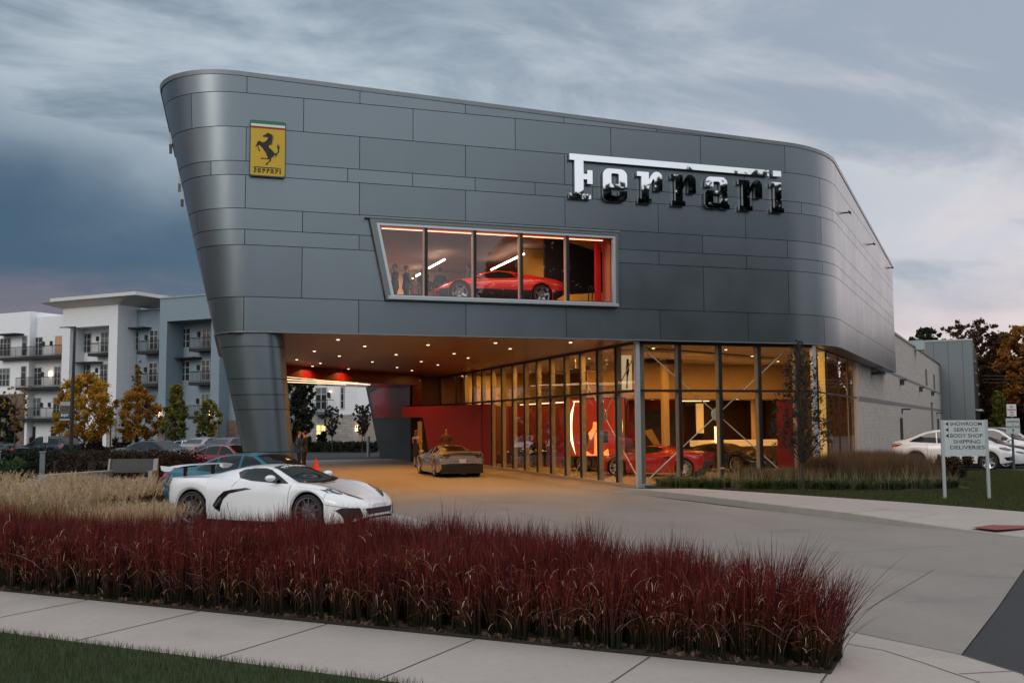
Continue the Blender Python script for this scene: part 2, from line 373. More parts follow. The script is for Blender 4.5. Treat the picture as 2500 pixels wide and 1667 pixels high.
# car park asphalt: everything around the buildings beyond the beds
drape('car_park', [Q(43.5, -75), Q(43.5, -40), Q(30, -34), Q(24, -24), Q(24, -6), Q(60, -2), Q(60, 30), Q(135, 30), Q(135, -90), Q(90, -110), Q(60, -110)], -.018, MT['asphalt'], 5)
drape('street', [Q(-30, 0.3), Q(8.4, .35), Q(9.84, .08), Q(10.41, -.44), Q(13.17, -.14), Q(16.88, .22), Q(21, .35), Q(21, 30), Q(-30, 30)], -.012, MT['asphalt'], 3)
drape('side_car_park', [Q(45.8, -6), Q(47.4, .9), Q(44, 6), Q(21, 6), Q(21, 30), Q(80, 30), Q(80, -5)], -.008, MT['asphalt'], 4)
drape('driveway', [Q(9.2, -23), Q(9.2, -1.5), Q(11.06, -1.52), Q(10.41, -.44), Q(13.17, -.14), Q(16.88, .22), Q(21.2, .34), Q(21.6, -.4), (14.6, 16.9), (13.6, 23), (13.25, 28.3), (14.5, 30.3), (14.5, 57), (12.8, 62), (2, 62), (-6, 52), (-4, 40)], 0., MT['drive'], 2)
# slab joints of the driveway
def strip(mb, a, b, wd, z=.004):
    a, b = Vector((*a, z)), Vector((*b, z)); n = Vector((-(b-a).y, (b-a).x, 0)).normalized()*wd/2
    mb.add([a-n, b-n, b+n, a+n], [(0, 1, 2, 3)])
mb = MB()
for a, b in [((8.6, 17.9), (10.49, 14.32)), ((10.49, 14.32), (13.9, 14.4)), (Q(15.76, -.55), Q(15.75, .14)), ((7.6, 9.9), (10.6, 12.2)), ((2, 29.9), (14, 29.9)), ((7.9, 31), (7.9, 60)), ((3.5, 38), (14.4, 38)), ((3.5, 46), (14.4, 46)), ((4, 24.2), (13.4, 24.2)), ((8, 18.5), (8, 29.8))]: strip(mb, a, b, .009)
structure(mb.build('driveway_joints', MT['joint'], fix=False))
# manhole-like round cover right of the white car
# pavement along the street, with tooled joints
drape('pavement', [Q(7.36, -45), Q(9.15, -45), Q(9.15, -1.5), Q(10.6, -1.5), Q(11.07, -1.52), Q(10.42, -.45), Q(9.85, .07), Q(8.2, .33), Q(4, .5), Q(4, -2.2), Q(7.36, -4.2)], .012, MT['walk'], 2)
mb = MB(); p_ = -4.895
while p_ > -44: strip(mb, Q(7.36, p_), Q(9.14, p_), .016, .016); p_ -= 1.84
strip(mb, Q(7.2, -3.045), Q(9.14, -3.045), .016, .016); strip(mb, Q(6.8, -1.45), Q(9.2, -1.45), .018, .016)
for a, b in [(Q(10.45, -1.45), Q(10.3, -1.1)), (Q(10.3, -1.1), Q(9.95, -.75)), (Q(9.95, -.75), Q(9.41, -.27)), (Q(9.41, -.27), Q(8.3, .15)), (Q(8.3, .15), Q(6, .3)), (Q(9.63, -.42), Q(9.95, .03)), (Q(9.15, -1.43), Q(9.35, -1.43))]: strip(mb, a, b, .012, .016)
for a, b in [(Q(9.25, -1.52), Q(10.95, -1.5)), (Q(11.06, -1.5), Q(10.41, -.43)), (Q(10.41, -.43), Q(9.84, .09))]: strip(mb, a, b, .016, .017)
structure(mb.build('pavement_joints', MT['joint'], fix=False))
structure(drape('front_lawn', [Q(-12, -45), Q(7.34, -45), Q(7.34, -4.3), Q(4, -2.4), Q(-12, -2.4)], .02, MT['lawn'], 2))
structure(drape('grass_bed_soil', [Q(9.17, -30), Q(9.17, -1.42), Q(9.9, -1.42), Q(10.9, -3), Q(12.3, -6.4), Q(12.4, -8.6), Q(15.5, -13), Q(18.5, -18), Q(17, -23), Q(12, -30)], .03, MT['soil'], 2, thick=.06))
# right-hand kerb, pavement and lawn
KR = [(12.95, 28.9), (13.25, 28.25), (13.42, 27.6), (13.72, 25.6), (13.9, 23), (14.0, 21.1), (14.2, 19.0), (14.42, 17.6), (14.75, 16.0), (14.92, 14.8), (15.1, 13.4)]
SB = [(14.75, 28.9), (15.2, 27.6), (15.92, 25.7), (16.7, 23.2), (17.36, 21.0), (17.75, 19.2), (18.0, 17.6), (18.4, 15), (18.8, 13)]
SBi = [Vector(a) for a in SB]
def kz(i): return .14 if i < 7 else (.09, .03, .012, .012)[i-7]
mb = MB(); ins = []
for i, (x, y) in enumerate(KR):
    a, b = Vector(KR[max(0, i-1)]), Vector(KR[min(len(KR)-1, i+1)]); n = Vector(((b-a).y, -(b-a).x)).normalized()
    if n.x < 0: n = -n
    ins.append((x+n.x*.16, y+n.y*.16))
for i in range(len(KR)-1):
    z0, z1 = kz(i) if i else .02, kz(i+1)
    a, b, c, d = KR[i], KR[i+1], ins[i+1], ins[i]
    mb.add([(*a, -.02), (*b, -.02), (a[0]+.02, a[1], z0), (b[0]+.02, b[1], z1), (*d, z0), (*c, z1)], [(0, 1, 3, 2), (2, 3, 5, 4)])
structure(mb.build('kerb', MT['kerb'], fix=False))
mb = MB()
nI = len(ins)
row = []
for i in range(nI):
    s = SB[min(len(SB)-1, i)] if i < len(SB) else (18.8+.3*(i-8), 13-1.6*(i-8)); z = kz(i) if i else .02
    row.append((Vector((*ins[i], z)), Vector((s[0], s[1], max(z, .06) if i < 9 else .02))))
vs = []
for a, b in row: vs += [a, a.lerp(b, .5), b]
mb.add(vs, [(i*3+j, (i+1)*3+j, (i+1)*3+j+1, i*3+j+1) for i in range(nI-1) for j in (0, 1)])
structure(mb.build('side_pavement', MT['walk'], fix=False))
mb = MB()
for (x, y) in KR[2:9:1]:
    strip(mb, (x, y), (x+1.6, y+.55), .014, .146)
structure(mb.build('side_pavement_joints', MT['joint'], fix=False))
mb = MB(); tq = [Vector(q) for q in ((14.95, 16.1), (15.02, 15.55), (15.9, 15.6), (17.9, 17.1), (16.9, 16.75))]
mb.add([(q.x, q.y, .075) for q in tq], [(0, 1, 2, 3, 4)])
tac = mb.build('tactile_paving', lined(lined(MT['tactile'], 0, .06, .012, .6), 1, .06, .012, .6), fix=False); structure(tac)
structure(drape('side_lawn', [(14.6, 29.4), *SB, (22, 14), (40, 32), Q(47.3, 1.0), Q(45.7, -6), Q(45.5, -8), (22, 30.6)], .055, MT['lawn'], 1.5, thick=.1))
structure(drape('planting_bed_soil', [(14.75, 30.3), (14.8, 28.9), (17.7, 26.6), (20.6, 24.9), (23.1, 24.9), (25.5, 29), (27.5, 35), (21.6, 30.4)], .085, MT['soil'], 1, thick=.05))
# far left lawn strips, path and road beyond the portico
structure(drape('left_lawn', [Q(24.5, -60), Q(24.5, -27.5), Q(30, -28), Q(36, -29.5), Q(43, -33), Q(43, -75)], .02, MT['lawn'], 3))
structure(drape('garden_path', [Q(21, -31), Q(22.5, -17.5), Q(25.6, -18.5), Q(27.5, -31), Q(30, -45), Q(26, -45)], .035, MT['walk'], 2))
structure(drape('kerb_strip', [Q(88, -95), Q(88, -30), Q(90, -30), Q(90, -95)], .11, MT['walk'], 3, thick=.13))
structure(drape('verge', [Q(91, -110), Q(91, -28), Q(101, -28), Q(101, -110)], .06, MT['lawn'], 3, thick=.1))
structure(drape('island_kerb', [Q(52, -62), Q(52, -52), Q(57, -52), Q(57, -62)], .08, MT['walk'], 3, thick=.1))
structure(drape('island_lawn', [Q(52.4, -61.6), Q(52.4, -52.4), Q(56.6, -52.4), Q(56.6, -61.6)], .12, MT['lawn'], 3))
mb = MB()
for k in range(8):
    strip(mb, Q(49.2+2.8*k, 1.4), Q(49.2+2.8*k, 6.5), .1, .002)
    strip(mb, Q(22.6+2.8*k, 6.8), Q(22.6+2.8*k, 11.8), .1, .002)
structure(mb.build('parking_lines', MT['white'], fix=False))

# ------------------------------------------------------------------ the showroom building
Y0 = 30.2; XB = 20.5; RC = 4.2; AC = R(45.5); ZB = 4.92
def XLf(z): return 1.03+(4.93-z)*.2215
def Rf(z): return 1.3+(z-4.93)*.13
def per(s, z, off=0.):
    """point on the outer skin at run s and height z; off = outward offset"""
    r = Rf(z); xa = XLf(z)+r
    if s < xa:
        tm = R(93); t = (xa-s)/r
        if t <= tm: c = (xa, Y0+r); return Vector((c[0]-(r+off)*math.sin(t), c[1]-(r+off)*math.cos(t), z))
        l = (t-tm)*r; d = Vector((-math.cos(tm), math.sin(tm), 0)); p = Vector((xa-r*math.sin(tm), Y0+r-r*math.cos(tm), z))
        return p+d*l+Vector((-math.sin(tm), -math.cos(tm), 0))*off
    if s <= XB: return Vector((s, Y0-off, z))
    l = s-XB; al = RC*AC
    if l <= al: t = l/RC; return Vector((XB+(RC+off)*math.sin(t), Y0+RC-(RC+off)*math.cos(t), z))
    p = Vector((XB+RC*math.sin(AC), Y0+RC-RC*math.cos(AC), z)); return p+W3*(l-al)+P3*off
S_END = XB+RC*AC+21.8; S_BEG = -9.5
def ztop(p): return 12.71-.0306*(p.x-1.77)-.031*(p.y-30.2)
bld = thing('showroom_building', 'dark grey metal clad showroom with rounded corners raised over an open portico and glass hall', 'building', (0, 0, 0))
ROWS = [(4.92, 5.95, 'o'), (5.95, 7.49, 'e'), (7.49, 7.95, 'o'), (7.95, 8.58, 'e'), (8.58, 9.58, 'o'), (9.58, 10.0, 'n'), (10.0, 11.03, 'o'), (11.03, 12.07, 'e'), (12.07, 13.2, 'o')]
def joints(k):
    if k == 'o': js = [1.79+3.395*i for i in range(-4, 14)]
    elif k == 'e': js = [3.47+3.395*i for i in range(-4, 14)]
    else: js = [4.82+2.037*i for i in range(-8, 22)]
    js = [j for j in js if S_BEG+.3 < j < S_END-.3]; return [S_BEG]+js+[S_END]
xlw = lambda z: 5.46+(8.45-z)*.2097
WR = 13.80
def surf(mb, fa, fb, z0, z1, off, step=.22, m=0):
    """ruled piece of skin between run fa(z) and fb(z)"""
    a0, b0, a1, b1 = fa(z0), fb(z0), fa(z1), fb(z1)
    if max(b0-a0, b1-a1) < .02: return
    flat = a0 > XLf(z0)+Rf(z0) and a1 > XLf(z1)+Rf(z1) and max(b0, b1) < XB
    n = 1 if flat else max(1, int((b0-a0)/step)); ks = [i/n for i in range(n+1)]
    if not flat and a0 >= XB+RC*AC: n = 2; ks = [0, .5, 1]
    vs = []
    for k in ks:
        s0 = a0+(b0-a0)*k; s1 = a1+(b1-a1)*k
        zt = ztop(per(s1, z1))-.02
        zz1 = min(z1, zt)
        if zz1 <= z0+.01: zz1 = z0+.01
        q = (zz1-z0)/(z1-z0); vs += [per(s0, z0, off), per(s0+(s1-s0)*q, zz1, off)]
    mb.add(vs, [(2*i, 2*i+2, 2*i+3, 2*i+1) for i in range(n)], m)
mb = MB(); g = .0095
for z0, z1, k in ROWS:
    js = joints(k)
    for a, b in zip(js[:-1], js[1:]):
        if z0 > 12 and ztop(per((a+b)/2, z0)) < z0+.06: continue
        fa = lambda z, a=a: a+g; fb = lambda z, b=b: b-g
        zz0, zz1 = z0+g, z1-g
        if 5.9 < z0 < 8.5 and b > 5.4 and a < 13.9:
            surf(mb, fa, lambda z, b=b: min(b-g, xlw(z)), zz0, zz1, 0) if a+g < xlw(z1) else None
            surf(mb, lambda z, a=a: max(a+g, WR), fb, zz0, zz1, 0) if b-g > WR else None
            if z0 > 7.9 and b > 5.5 and a < WR:
                l_ = max(a+g, xlw(8.47)); r_ = min(b-g, WR)
                if r_ > l_: surf(mb, lambda z: l_, lambda z: r_, 8.49, zz1, 0)
        else: surf(mb, fa, fb, zz0, zz1, 0)
mb.build('cladding', MT['clad'], bld, smooth=True, sharp=25)
# dark backing behind the joints, with the window left open
mb = MB()
surf(mb, lambda z: S_BEG, lambda z: min(3.0, 99), ZB, 5.95, -.03); surf(mb, lambda z: 3.0, lambda z: S_END, ZB, 5.95, -.03)
surf(mb, lambda z: S_BEG, lambda z: xlw(z), 5.95, 8.49, -.03); surf(mb, lambda z: WR, lambda z: S_END, 5.95, 8.49, -.03)
surf(mb, lambda z: S_BEG, lambda z: S_END, 8.49, 11.3, -.03)
surf(mb, lambda z: S_BEG, lambda z: S_END, 11.3, 13.2, -.03)
mb.build('backing', MT['gap'], bld)
# coping, drip edge and roof
ss = [S_BEG+(S_END-S_BEG)*i/160 for i in range(161)]
mb = MB(); vs = []
for s in ss:
    zt = ztop(per(s, 12.4)); vs += [per(s, zt-.13, .025), per(s, zt, .035), per(s, zt+.02, -.08), per(s, zt-.02, -.35)]
mb.add(vs, [(4*i+j, 4*i+4+j, 4*i+5+j, 4*i+1+j) for i in range(160) for j in range(3)])
mb.build('coping', MT['coping'], bld, smooth=True, sharp=30)
mb = MB(); vs = []
for s in ss: vs += [per(s, 4.93, .012), per(s, 4.93, .03), per(s, 4.895, .03), per(s, 4.895, -.12)]
mb.add(vs, [(4*i+j, 4*i+4+j, 4*i+5+j, 4*i+1+j) for i in range(160) for j in range(3)])
mb.build('drip_edge', MT['coping'], bld)
far = per(S_END, 5); bk = far - P3*16
mb = MB()
foot = [per(s, 12.4, -.2) for s in ss] + [Vector((bk.x, bk.y, 12)), Vector((12.9, 64, 12)), Vector((6, 58, 12)), Vector((3.2, 53, 12)), Vector((2.4, 46.5, 12))]
rf = [Vector((q.x, q.y, ztop(q)-.12)) for q in foot]; mb.add(rf, [tuple(range(len(rf)))])
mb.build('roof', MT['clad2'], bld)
mb = MB(); bw_ = [far, bk, Vector((12.9, 64, 0)), Vector((6, 58, 0)), Vector((3.2, 53, 0)), Vector((2.4, 46.5, 0)), per(S_BEG, 8)]
for a, b in zip(bw_[:-1], bw_[1:]):
    b0 = per(S_BEG, 4.92) if b is bw_[-1] else b; b1 = per(S_BEG, 12.3) if b is bw_[-1] else b
    mb.add([(a.x, a.y, 4.9), (b0.x, b0.y, 4.9), (b1.x, b1.y, ztop(b)-.15), (a.x, a.y, ztop(a)-.15)], [(0, 1, 2, 3)])
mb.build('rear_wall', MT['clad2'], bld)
# soffits
def flat(name, pts, z, m, parent=bld):
    mb = MB(); mb.add([(x, y, z) for x, y in pts], [tuple(range(len(pts)))]); return mb.build(name, m, parent)
flat('soffit', [(1.35, 30.3), (14.58, 30.3), (14.58, 57), (12.9, 57), (12.54, 54.6), (4.79, 46.93), (2.5, 44.7), (2.0, 42), (1.3, 33)], 4.89, MT['soffit'])
wing = [(14.58, 30.3), (20.5, 30.3)]+[tuple(per(20.5+RC*AC*i/8, 5, -.1)[:2]) for i in range(1, 9)]+[tuple(per(S_END, 5, -.1)[:2]), tuple((far-P3*3)[:2]), (29.6, 38.6), (21.6, 30.52), (14.58, 30.52)]
flat('wing_soffit', wing, 4.885, MT['soffit2'])
# support leg
mb = MB()
def legring(z, inset=0.):
    xl = XLf(z)+.07+inset; xr = 3.02+(4.85-z)*.095-inset; r1 = max(.5, Rf(z)-.05); r2 = .62; y = Y0+.07+inset; pts = []
    r1 = min(r1, xr-xl-r2)
    for i in range(11): t = R(90)*i/10; pts.append((xl+r1-r1*math.cos(t), y+r1-r1*math.sin(t), z))
    for i in range(9): t = R(90)*i/8; pts.append((xr-r2+r2*math.sin(t), y+r2-r2*math.cos(t), z))
    pts += [(xr, y+5.6, z), (xl+.3, y+5.6, z)]; return pts
LR = [-.02, .12, 1.38, 2.63, 3.07, 3.54, 4.49, 4.89]
for z0, z1 in zip(LR[:-1], LR[1:]):
    a = legring(z0+.01); b = legring(z1-.01); n = len(a); mb.add(a+b, [(i, (i+1) % n, n+(i+1) % n, n+i) for i in range(n)])
mb.build('support_leg', MT['clad'], bld, smooth=True, sharp=30)
mb = MB(); a = legring(-.02, .03); b = legring(4.89, .03); n = len(a); mb.add(a+b, [(i, (i+1) % n, n+(i+1) % n, n+i) for i in range(n)]); mb.build('leg_core', MT['gap'], bld)
# red beam with its lower soffit and light lines
mb = MB(); mb.seg((2.6, 44.76), (12.72, 54.8), .25, 4.3, 4.88)
mb.build('red_beam', mat('deep_red_beam', (.11, .003, .004), .4), bld)
flat('beam_soffit', [(2.6, 44.9), (12.75, 54.9), (12.8, 59.4), (10.28, 57.4), (5.61, 54.75), (3.1, 53.3)], 4.305, mat('mirror_red_soffit', (.16, .03, .02), .10, .75, bump=.05, bscale=1.5))
mb = MB(); mb.seg((3.1, 53.4), (5.61, 54.85), .2, 4.31, 4.9); mb.seg((5.61, 54.85), (12.8, 59.5), .2, 4.31, 4.9); mb.build('rear_fascia', MT['clad2'], bld)
MT['led'] = mat('warm_led', (1, .8, .6), .5, emit=(1, .62, .36), es=2.4)
for a, b in (((4.35, 45.1), (9.75, 53.8)), ((4.6, 48.0), (9.95, 54.2)), ((4.9, 51.0), (8.6, 54.0))):
    part('light_line', MT['led'], bld, lambda m: m.seg(a, b, .035, 4.285, 4.303))
# far leg wall with its red upper panel
LP = lambda u, v, d: (12.83+d, u, v)
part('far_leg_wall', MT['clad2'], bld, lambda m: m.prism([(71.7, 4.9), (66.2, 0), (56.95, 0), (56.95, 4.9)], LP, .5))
part('red_leg_panel', MT['red_gloss'], bld, lambda m: m.prism([(69.6, 4.3), (67.9, 2.56), (56.97, 2.50), (56.97, 4.88), (60, 4.88)], LP, -.06))
part('red_end_wall', MT['red_gloss'], bld, lambda m: m.box(12.9, 13.42, 56.7, 56.9, 2.5, 4.88))
RP = lambda u, v, d: (14.8-P3.x*u+W3.x*d, 48.24-P3.y*u+W3.y*d, v)
part('red_wall', MT['red'], bld, lambda m: m.prism([(-.35, 0), (3.25, 0), (3.3, .26), (3.78, 2.5), (5.02, 2.5), (5.02, 3.06), (-.35, 3.12)], RP, .35))
mb = MB(); mb.box(13.36, 14.6, 57.0, 57.2, 0, 4.88); mb.build('entrance_wall', mat('entrance_wall', (.16, .10, .06), .6), bld)
part('entrance_door', mat('lit_door', (.4, .22, .08), .5, emit=(1, .4, .08), es=.15), bld, lambda m: m.box(13.25, 13.5, 56.9, 56.97, 0, 2.3))
flat('entrance_canopy', [(11.2, 51.9), (14.6, 48.6), (14.6, 57), (12.83, 57)], 3.06, mat('canopy_soffit', (.15, .03, .02), .5))
flat('canopy_top', [(11.2, 51.9), (14.6, 48.6), (14.6, 57), (12.83, 57)], 3.13, MT['red'])

# downlights in the soffit
DLP = [(4.86, 32.17), (6.17, 34.67), (4.79, 37.5), (6.1, 39.99), (4.72, 42.64), (6.02, 44.98), (5.98, 47.41), (7.98, 49.33), (8.13, 38.69), (8.08, 43.5), (8.18, 33.6), (10.2, 37.63), (10.13, 42.87), (10.04, 47.54), (11.38, 50.22), (11.45, 45.11), (11.44, 39.97), (10.19, 32.22), (11.51, 34.61), (12.6, 31.4)]
MT['lamp'] = mat('lamp_lens', (1, .8, .6), .5, emit=(1, .72, .45), es=7.)
lme = None
def warm_light(x, y, z, e, size=.18, col=(1, .43, .10), rot=None, shape='DISK', sy=None, spread=None, nm='downlight_lamp'):
    ld = bpy.data.lights.new(nm, 'AREA'); ld.shape = shape; ld.size = size; ld.energy = e; ld.color = col
    if sy: ld.size_y = sy
    if spread: ld.spread = R(spread)
    o = bpy.data.objects.new(nm, ld); link(o, bld); o.location = (x, y, z)
    if rot: o.rotation_euler = rot
    return o
for i, (x, y) in enumerate(DLP):
    if lme is None:
        m_ = MB(); m_.lathe([(0, 0), (.055, 0), (.055, .02)], 12); d = m_.build('downlight', MT['lamp'], bld); lme = d.data
        m_ = MB(); m_.lathe([(.057, -.006), (.075, -.006), (.075, .01), (.057, .01)], 12); r_ = m_.build('trim_ring', MT['alu'], d)
        d0 = d; d.location = (x, y, 4.872)
    else:
        d = copy_tree(d0); d.location = (x, y, 4.872)
    warm_light(x, y, 4.862, 48, .09, spread=150)

# ---- glass walls
def mull(mb, x, y, z0, z1, dirn, wd=.055, dep=.19, m=0):
    pass
GX = 14.61; ynodes = [30.52+1.633*k for k in range(14)]
head = MB()
for k, y in enumerate(ynodes[1:]+[53.4, 56.8]):
    zlow = .1 if y < 48.5 else 3.15
    part('mullion', MT['alu_d'], bld, lambda m: m.box(GX-.05, GX-.003, y-.035, y+.035, zlow, 4.86))
    part('fin', MT['alu_w'], bld, lambda m: m.box(GX+.012, GX+.19, y-.04, y+.04, zlow, 4.86))
part('transom', MT['alu_d'], bld, lambda m: m.box(GX-.054, GX+.12, 30.58, 56.8, 3.2, 3.28))
part('sill', MT['alu_w'], bld, lambda m: m.box(GX-.08, GX+.12, 30.6, 48.2, 0, .1))
part('head_frame', MT['alu_d'], bld, lambda m: m.box(GX-.06, GX+.1, 30.6, 57, 4.8, 4.887))
xn = [14.68, 16.22, 17.79, 19.35, 20.9, 21.56]
for x in xn[1:-1]:
    part('mullion', MT['alu_d'], bld, lambda m: m.box(x-.05, x+.05, 30.44, 30.497, .1, 4.82))
    part('fin', MT['alu_w'], bld, lambda m: m.box(x-.075, x-.035, 30.51, 30.70, .1, 4.82))
part('transom', MT['alu_d'], bld, lambda m: m.box(14.70, 21.5, 30.432, 30.6, 3.2, 3.28))
part('sill', MT['alu'], bld, lambda m: m.box(14.70, 21.5, 30.42, 30.6, 0, .13))
part('head_frame', MT['alu_d'], bld, lambda m: m.box(14.70, 21.5, 30.43, 30.6, 4.8, 4.884))
part('corner_post', MT['alu'], bld, lambda m: m.box(14.55, 14.69, 30.40, 30.56, 0, 4.884))
part('corner_post', MT['alu'], bld, lambda m: m.box(21.5, 21.64, 30.41, 30.57, 0, 4.884))
part('inner_post', MT['alu_w'], bld, lambda m: m.box(14.80, 15.0, 30.72, 30.92, 0, 4.86))
WA, WB_ = Vector((21.62, 30.5, 0)), Vector((29.45, 38.42, 0)); wl = (WB_-WA).length; wdv = (WB_-WA)/wl; wn = Vector((wdv.y, -wdv.x, 0))
def wing_box(name, t0, t1, o0, o1, z0, z1, m):
    part(name, m, bld, lambda mb: mb.obox(WA+wdv*t0+wn*o0+Vector((0, 0, z0)), wdv*(t1-t0), wn*(o1-o0), (0, 0, z1-z0)))
for t in (2.6, 5.6, 8.4): wing_box('mullion', t-.025, t+.025, .003, .04, .1, 4.8, MT['alu_d'])
wing_box('end_post', wl-.1, wl, -.02, .1, 0, 4.88, MT['alu'])
wing_box('transom', 0, wl-.1, .003, .04, 3.2, 3.26, MT['alu_d']); wing_box('sill', .1, wl-.1, -.05, .05, 0, .12, MT['alu'])
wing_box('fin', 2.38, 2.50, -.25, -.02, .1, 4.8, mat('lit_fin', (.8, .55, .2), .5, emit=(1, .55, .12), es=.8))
def pane(c, a, h, z0):          # one glass sheet with a hair of tilt
    n = Vector((a.y, -a.x, 0)).normalized(); t1, t2 = rnd.uniform(-.0035, .0035), rnd.uniform(-.003, .003); L_ = a.length
    v = [c+Vector((0, 0, z0)), c+a+n*t1*L_+Vector((0, 0, z0)), c+a+n*(t1*L_+t2*h)+Vector((0, 0, z0+h)), c+n*t2*h+Vector((0, 0, z0+h))]
    mb = MB(); mb.add(v, [(0, 1, 2, 3)]); mb.build('pane', MT['glass'], bld, fix=False)
for y0, y1 in zip(ynodes[:-1], ynodes[1:]):
    if y0 < 47.5: pane(Vector((GX, y0+.02, 0)), Vector((0, y1-y0-.04, 0)), 3.1, .1)
    pane(Vector((GX, y0+.02, 0)), Vector((0, y1-y0-.04, 0)), 1.54, 3.27)
pane(Vector((GX, 51.76, 0)), Vector((0, 5, 0)), 1.54, 3.27)
for x0, x1 in zip(xn[:-1], xn[1:]):
    pane(Vector((x0+.01, 30.5, 0)), Vector((x1-x0-.02, 0, 0)), 3.08, .12); pane(Vector((x0+.01, 30.5, 0)), Vector((x1-x0-.02, 0, 0)), 1.54, 3.27)
for t0, t1 in ((.1, 2.6), (2.6, 5.6), (5.6, 8.4), (8.4, wl-.1)):
    pane(WA+wdv*t0, wdv*(t1-t0-.01), 3.08, .12); pane(WA+wdv*t0, wdv*(t1-t0-.01), 1.54, 3.27)
# cross bracing
def brace(p0, p1, q0, q1, hub, nrm):
    for a, b in ((p0, p1), (q0, q1)):
        part('brace_rod', MT['steel'], bld, lambda m: m.tube([a, b], .021, 8))
    d = Vector(nrm); o = MB(); o.lathe([(0, -.02), (.23, -.02), (.23, .02), (0, .02)], 20, axis='y' if abs(d.y) > .5 else 'x', o=hub); o.build('brace_plate', MT['steel'], bld)
brace((14.95, 30.8, 4.75), (20.7, 30.8, .12), (14.95, 30.8, .12), (20.7, 30.8, 4.75), (17.82, 30.8, 2.44), (0, 1, 0))
brace((14.9, 30.9, 4.75), (14.9, 36.9, .12), (14.9, 30.9, .12), (14.9, 36.9, 4.75), (14.9, 33.9, 2.44), (1, 0, 0))

# ---- ground floor interior
MT['int_floor'] = mat('showroom_floor', (.42, .36, .28), .22, var=.06)
MT['cream'] = mat('cream_wall', (.58, .42, .25), .7, var=.05)
MT['brown'] = mat('brown_wall', (.16, .09, .05), .6)
MT['ceil'] = mat('cream_ceiling', (.60, .48, .33), .8)
shell = [(14.7, 30.6), (21.5, 30.6), (29.3, 38.5), (29.3, 54), (14.7, 54)]
flat('interior_floor', [(14.62, 30.56), (21.55, 30.56), (29.4, 38.5), (29.4, 56), (14.9, 56), (14.62, 48.2)], .03, MT['int_floor'])
flat('interior_ceiling', [(14.62, 30.56), (21.55, 30.56), (29.4, 38.5), (29.4, 57), (14.62, 57)], 4.86, MT['ceil'])
part('upper_interior_wall', MT['cream'], bld, lambda m: m.box(17.5, 29.3, 41.5, 41.7, 3.25, 4.86))
flat('lower_ceiling', [(17.5, 41.5), (29.3, 41.5), (29.3, 54), (17.5, 54)], 3.26, MT['ceil'])
part('interior_rear_wall', MT['cream'], bld, lambda m: m.box(14.9, 29.3, 52, 52.2, 3.1, 4.86)); part('interior_rear_wall', MT['brown'], bld, lambda m: m.box(14.9, 29.3, 52, 52.2, .03, 3.1))
part('gallery_lobby_wall', MT['cream'], bld, lambda m: (m.box(15.9, 16.0, 52.2, 57.3, 3.2, 4.86))); part('lobby_end_wall', MT['cream'], bld, lambda m: m.box(14.6, 16, 57.3, 57.4, 0, 4.86)); warm_light(15.2, 54, 4.8, 22, .2)
part('interior_side_wall', MT['brown'], bld, lambda m: m.box(29.2, 29.4, 38.6, 54, .03, 4.86))
part('angled_ceiling_panel', mat('light_ceiling_panel', (.8, .68, .48), .7), bld, lambda m: m.prism([(16, 32.5), (24, 36.5), (24, 38.5), (15.4, 34.2)], lambda u, v, d: (u, v, 4.72+d), .1))
part('column', MT['cream'], bld, lambda m: m.box(20.4, 20.68, 39.9, 40.15, .03, 4.85))
part('column', MT['cream'], bld, lambda m: m.box(27.4, 27.65, 43.8, 44.05, .03, 3.25))
part('red_partition', MT['red'], bld, lambda m: m.box(20.6, 23.5, 43.9, 44.1, .03, 3.25))
part('red_partition', MT['red'], bld, lambda m: m.box(26.3, 27.3, 39.9, 40.1, .03, 3.1))
part('dark_partition', mat('dark_cabinet', (.035, .018, .012), .4), bld, lambda m: m.box(25.4, 29.1, 45.4, 45.6, .03, 3.25))
part('brown_partition', mat('deep_brown', (.07, .03, .018), .5), bld, lambda m: m.box(23.5, 25.0, 46.4, 46.6, .03, 3.25))
part('lit_panel', mat('lit_alcove', (.8, .6, .3), .6, emit=(1, .55, .16), es=.5), bld, lambda m: m.box(24.98, 25.36, 45.2, 45.3, 1.6, 3.1))
part('light_tube', MT['led'], bld, lambda m: m.box(24.5, 24.58, 42.6, 42.66, .9, 1.95))
part('lit_bar', MT['led'], bld, lambda m: m.box(22.6, 24.0, 42.2, 42.28, 3.14, 3.18))
part('lit_bar', MT['led'], bld, lambda m: m.box(15.6, 15.68, 38.2, 45.5, 3.02, 3.07))
part('side_red_wall', MT['red'], bld, lambda m: m.box(17.2, 17.4, 44.2, 52, .03, 3.0))
for x in (16.4, 19.4, 22.4, 25.6):
    for y in (32.8, 35.8, 38.8):
        if x > 21 and y-30.5 < (x-21.6)+1: continue
        d = copy_tree(d0); d.location = (x, y, 4.842)
        warm_light(x, y, 4.82, 60, .16, (1, .47, .10))
for x, y in ((19, 43.2), (22, 44.2), (26, 43), (19.5, 48), (25, 49)):
    d = copy_tree(d0); d.location = (x, y, 3.245); warm_light(x, y, 3.2, 60, .2, (1, .46, .10))
for y in (34.5, 38.5, 42.5, 46.5, 50.5): warm_light(15.6, y, 4.78, 95, .3, (1, .47, .10))  # lamps without fixtures, added to brighten the hall behind the side glass
warm_light(14.0, 54, 4.8, 14, .3)

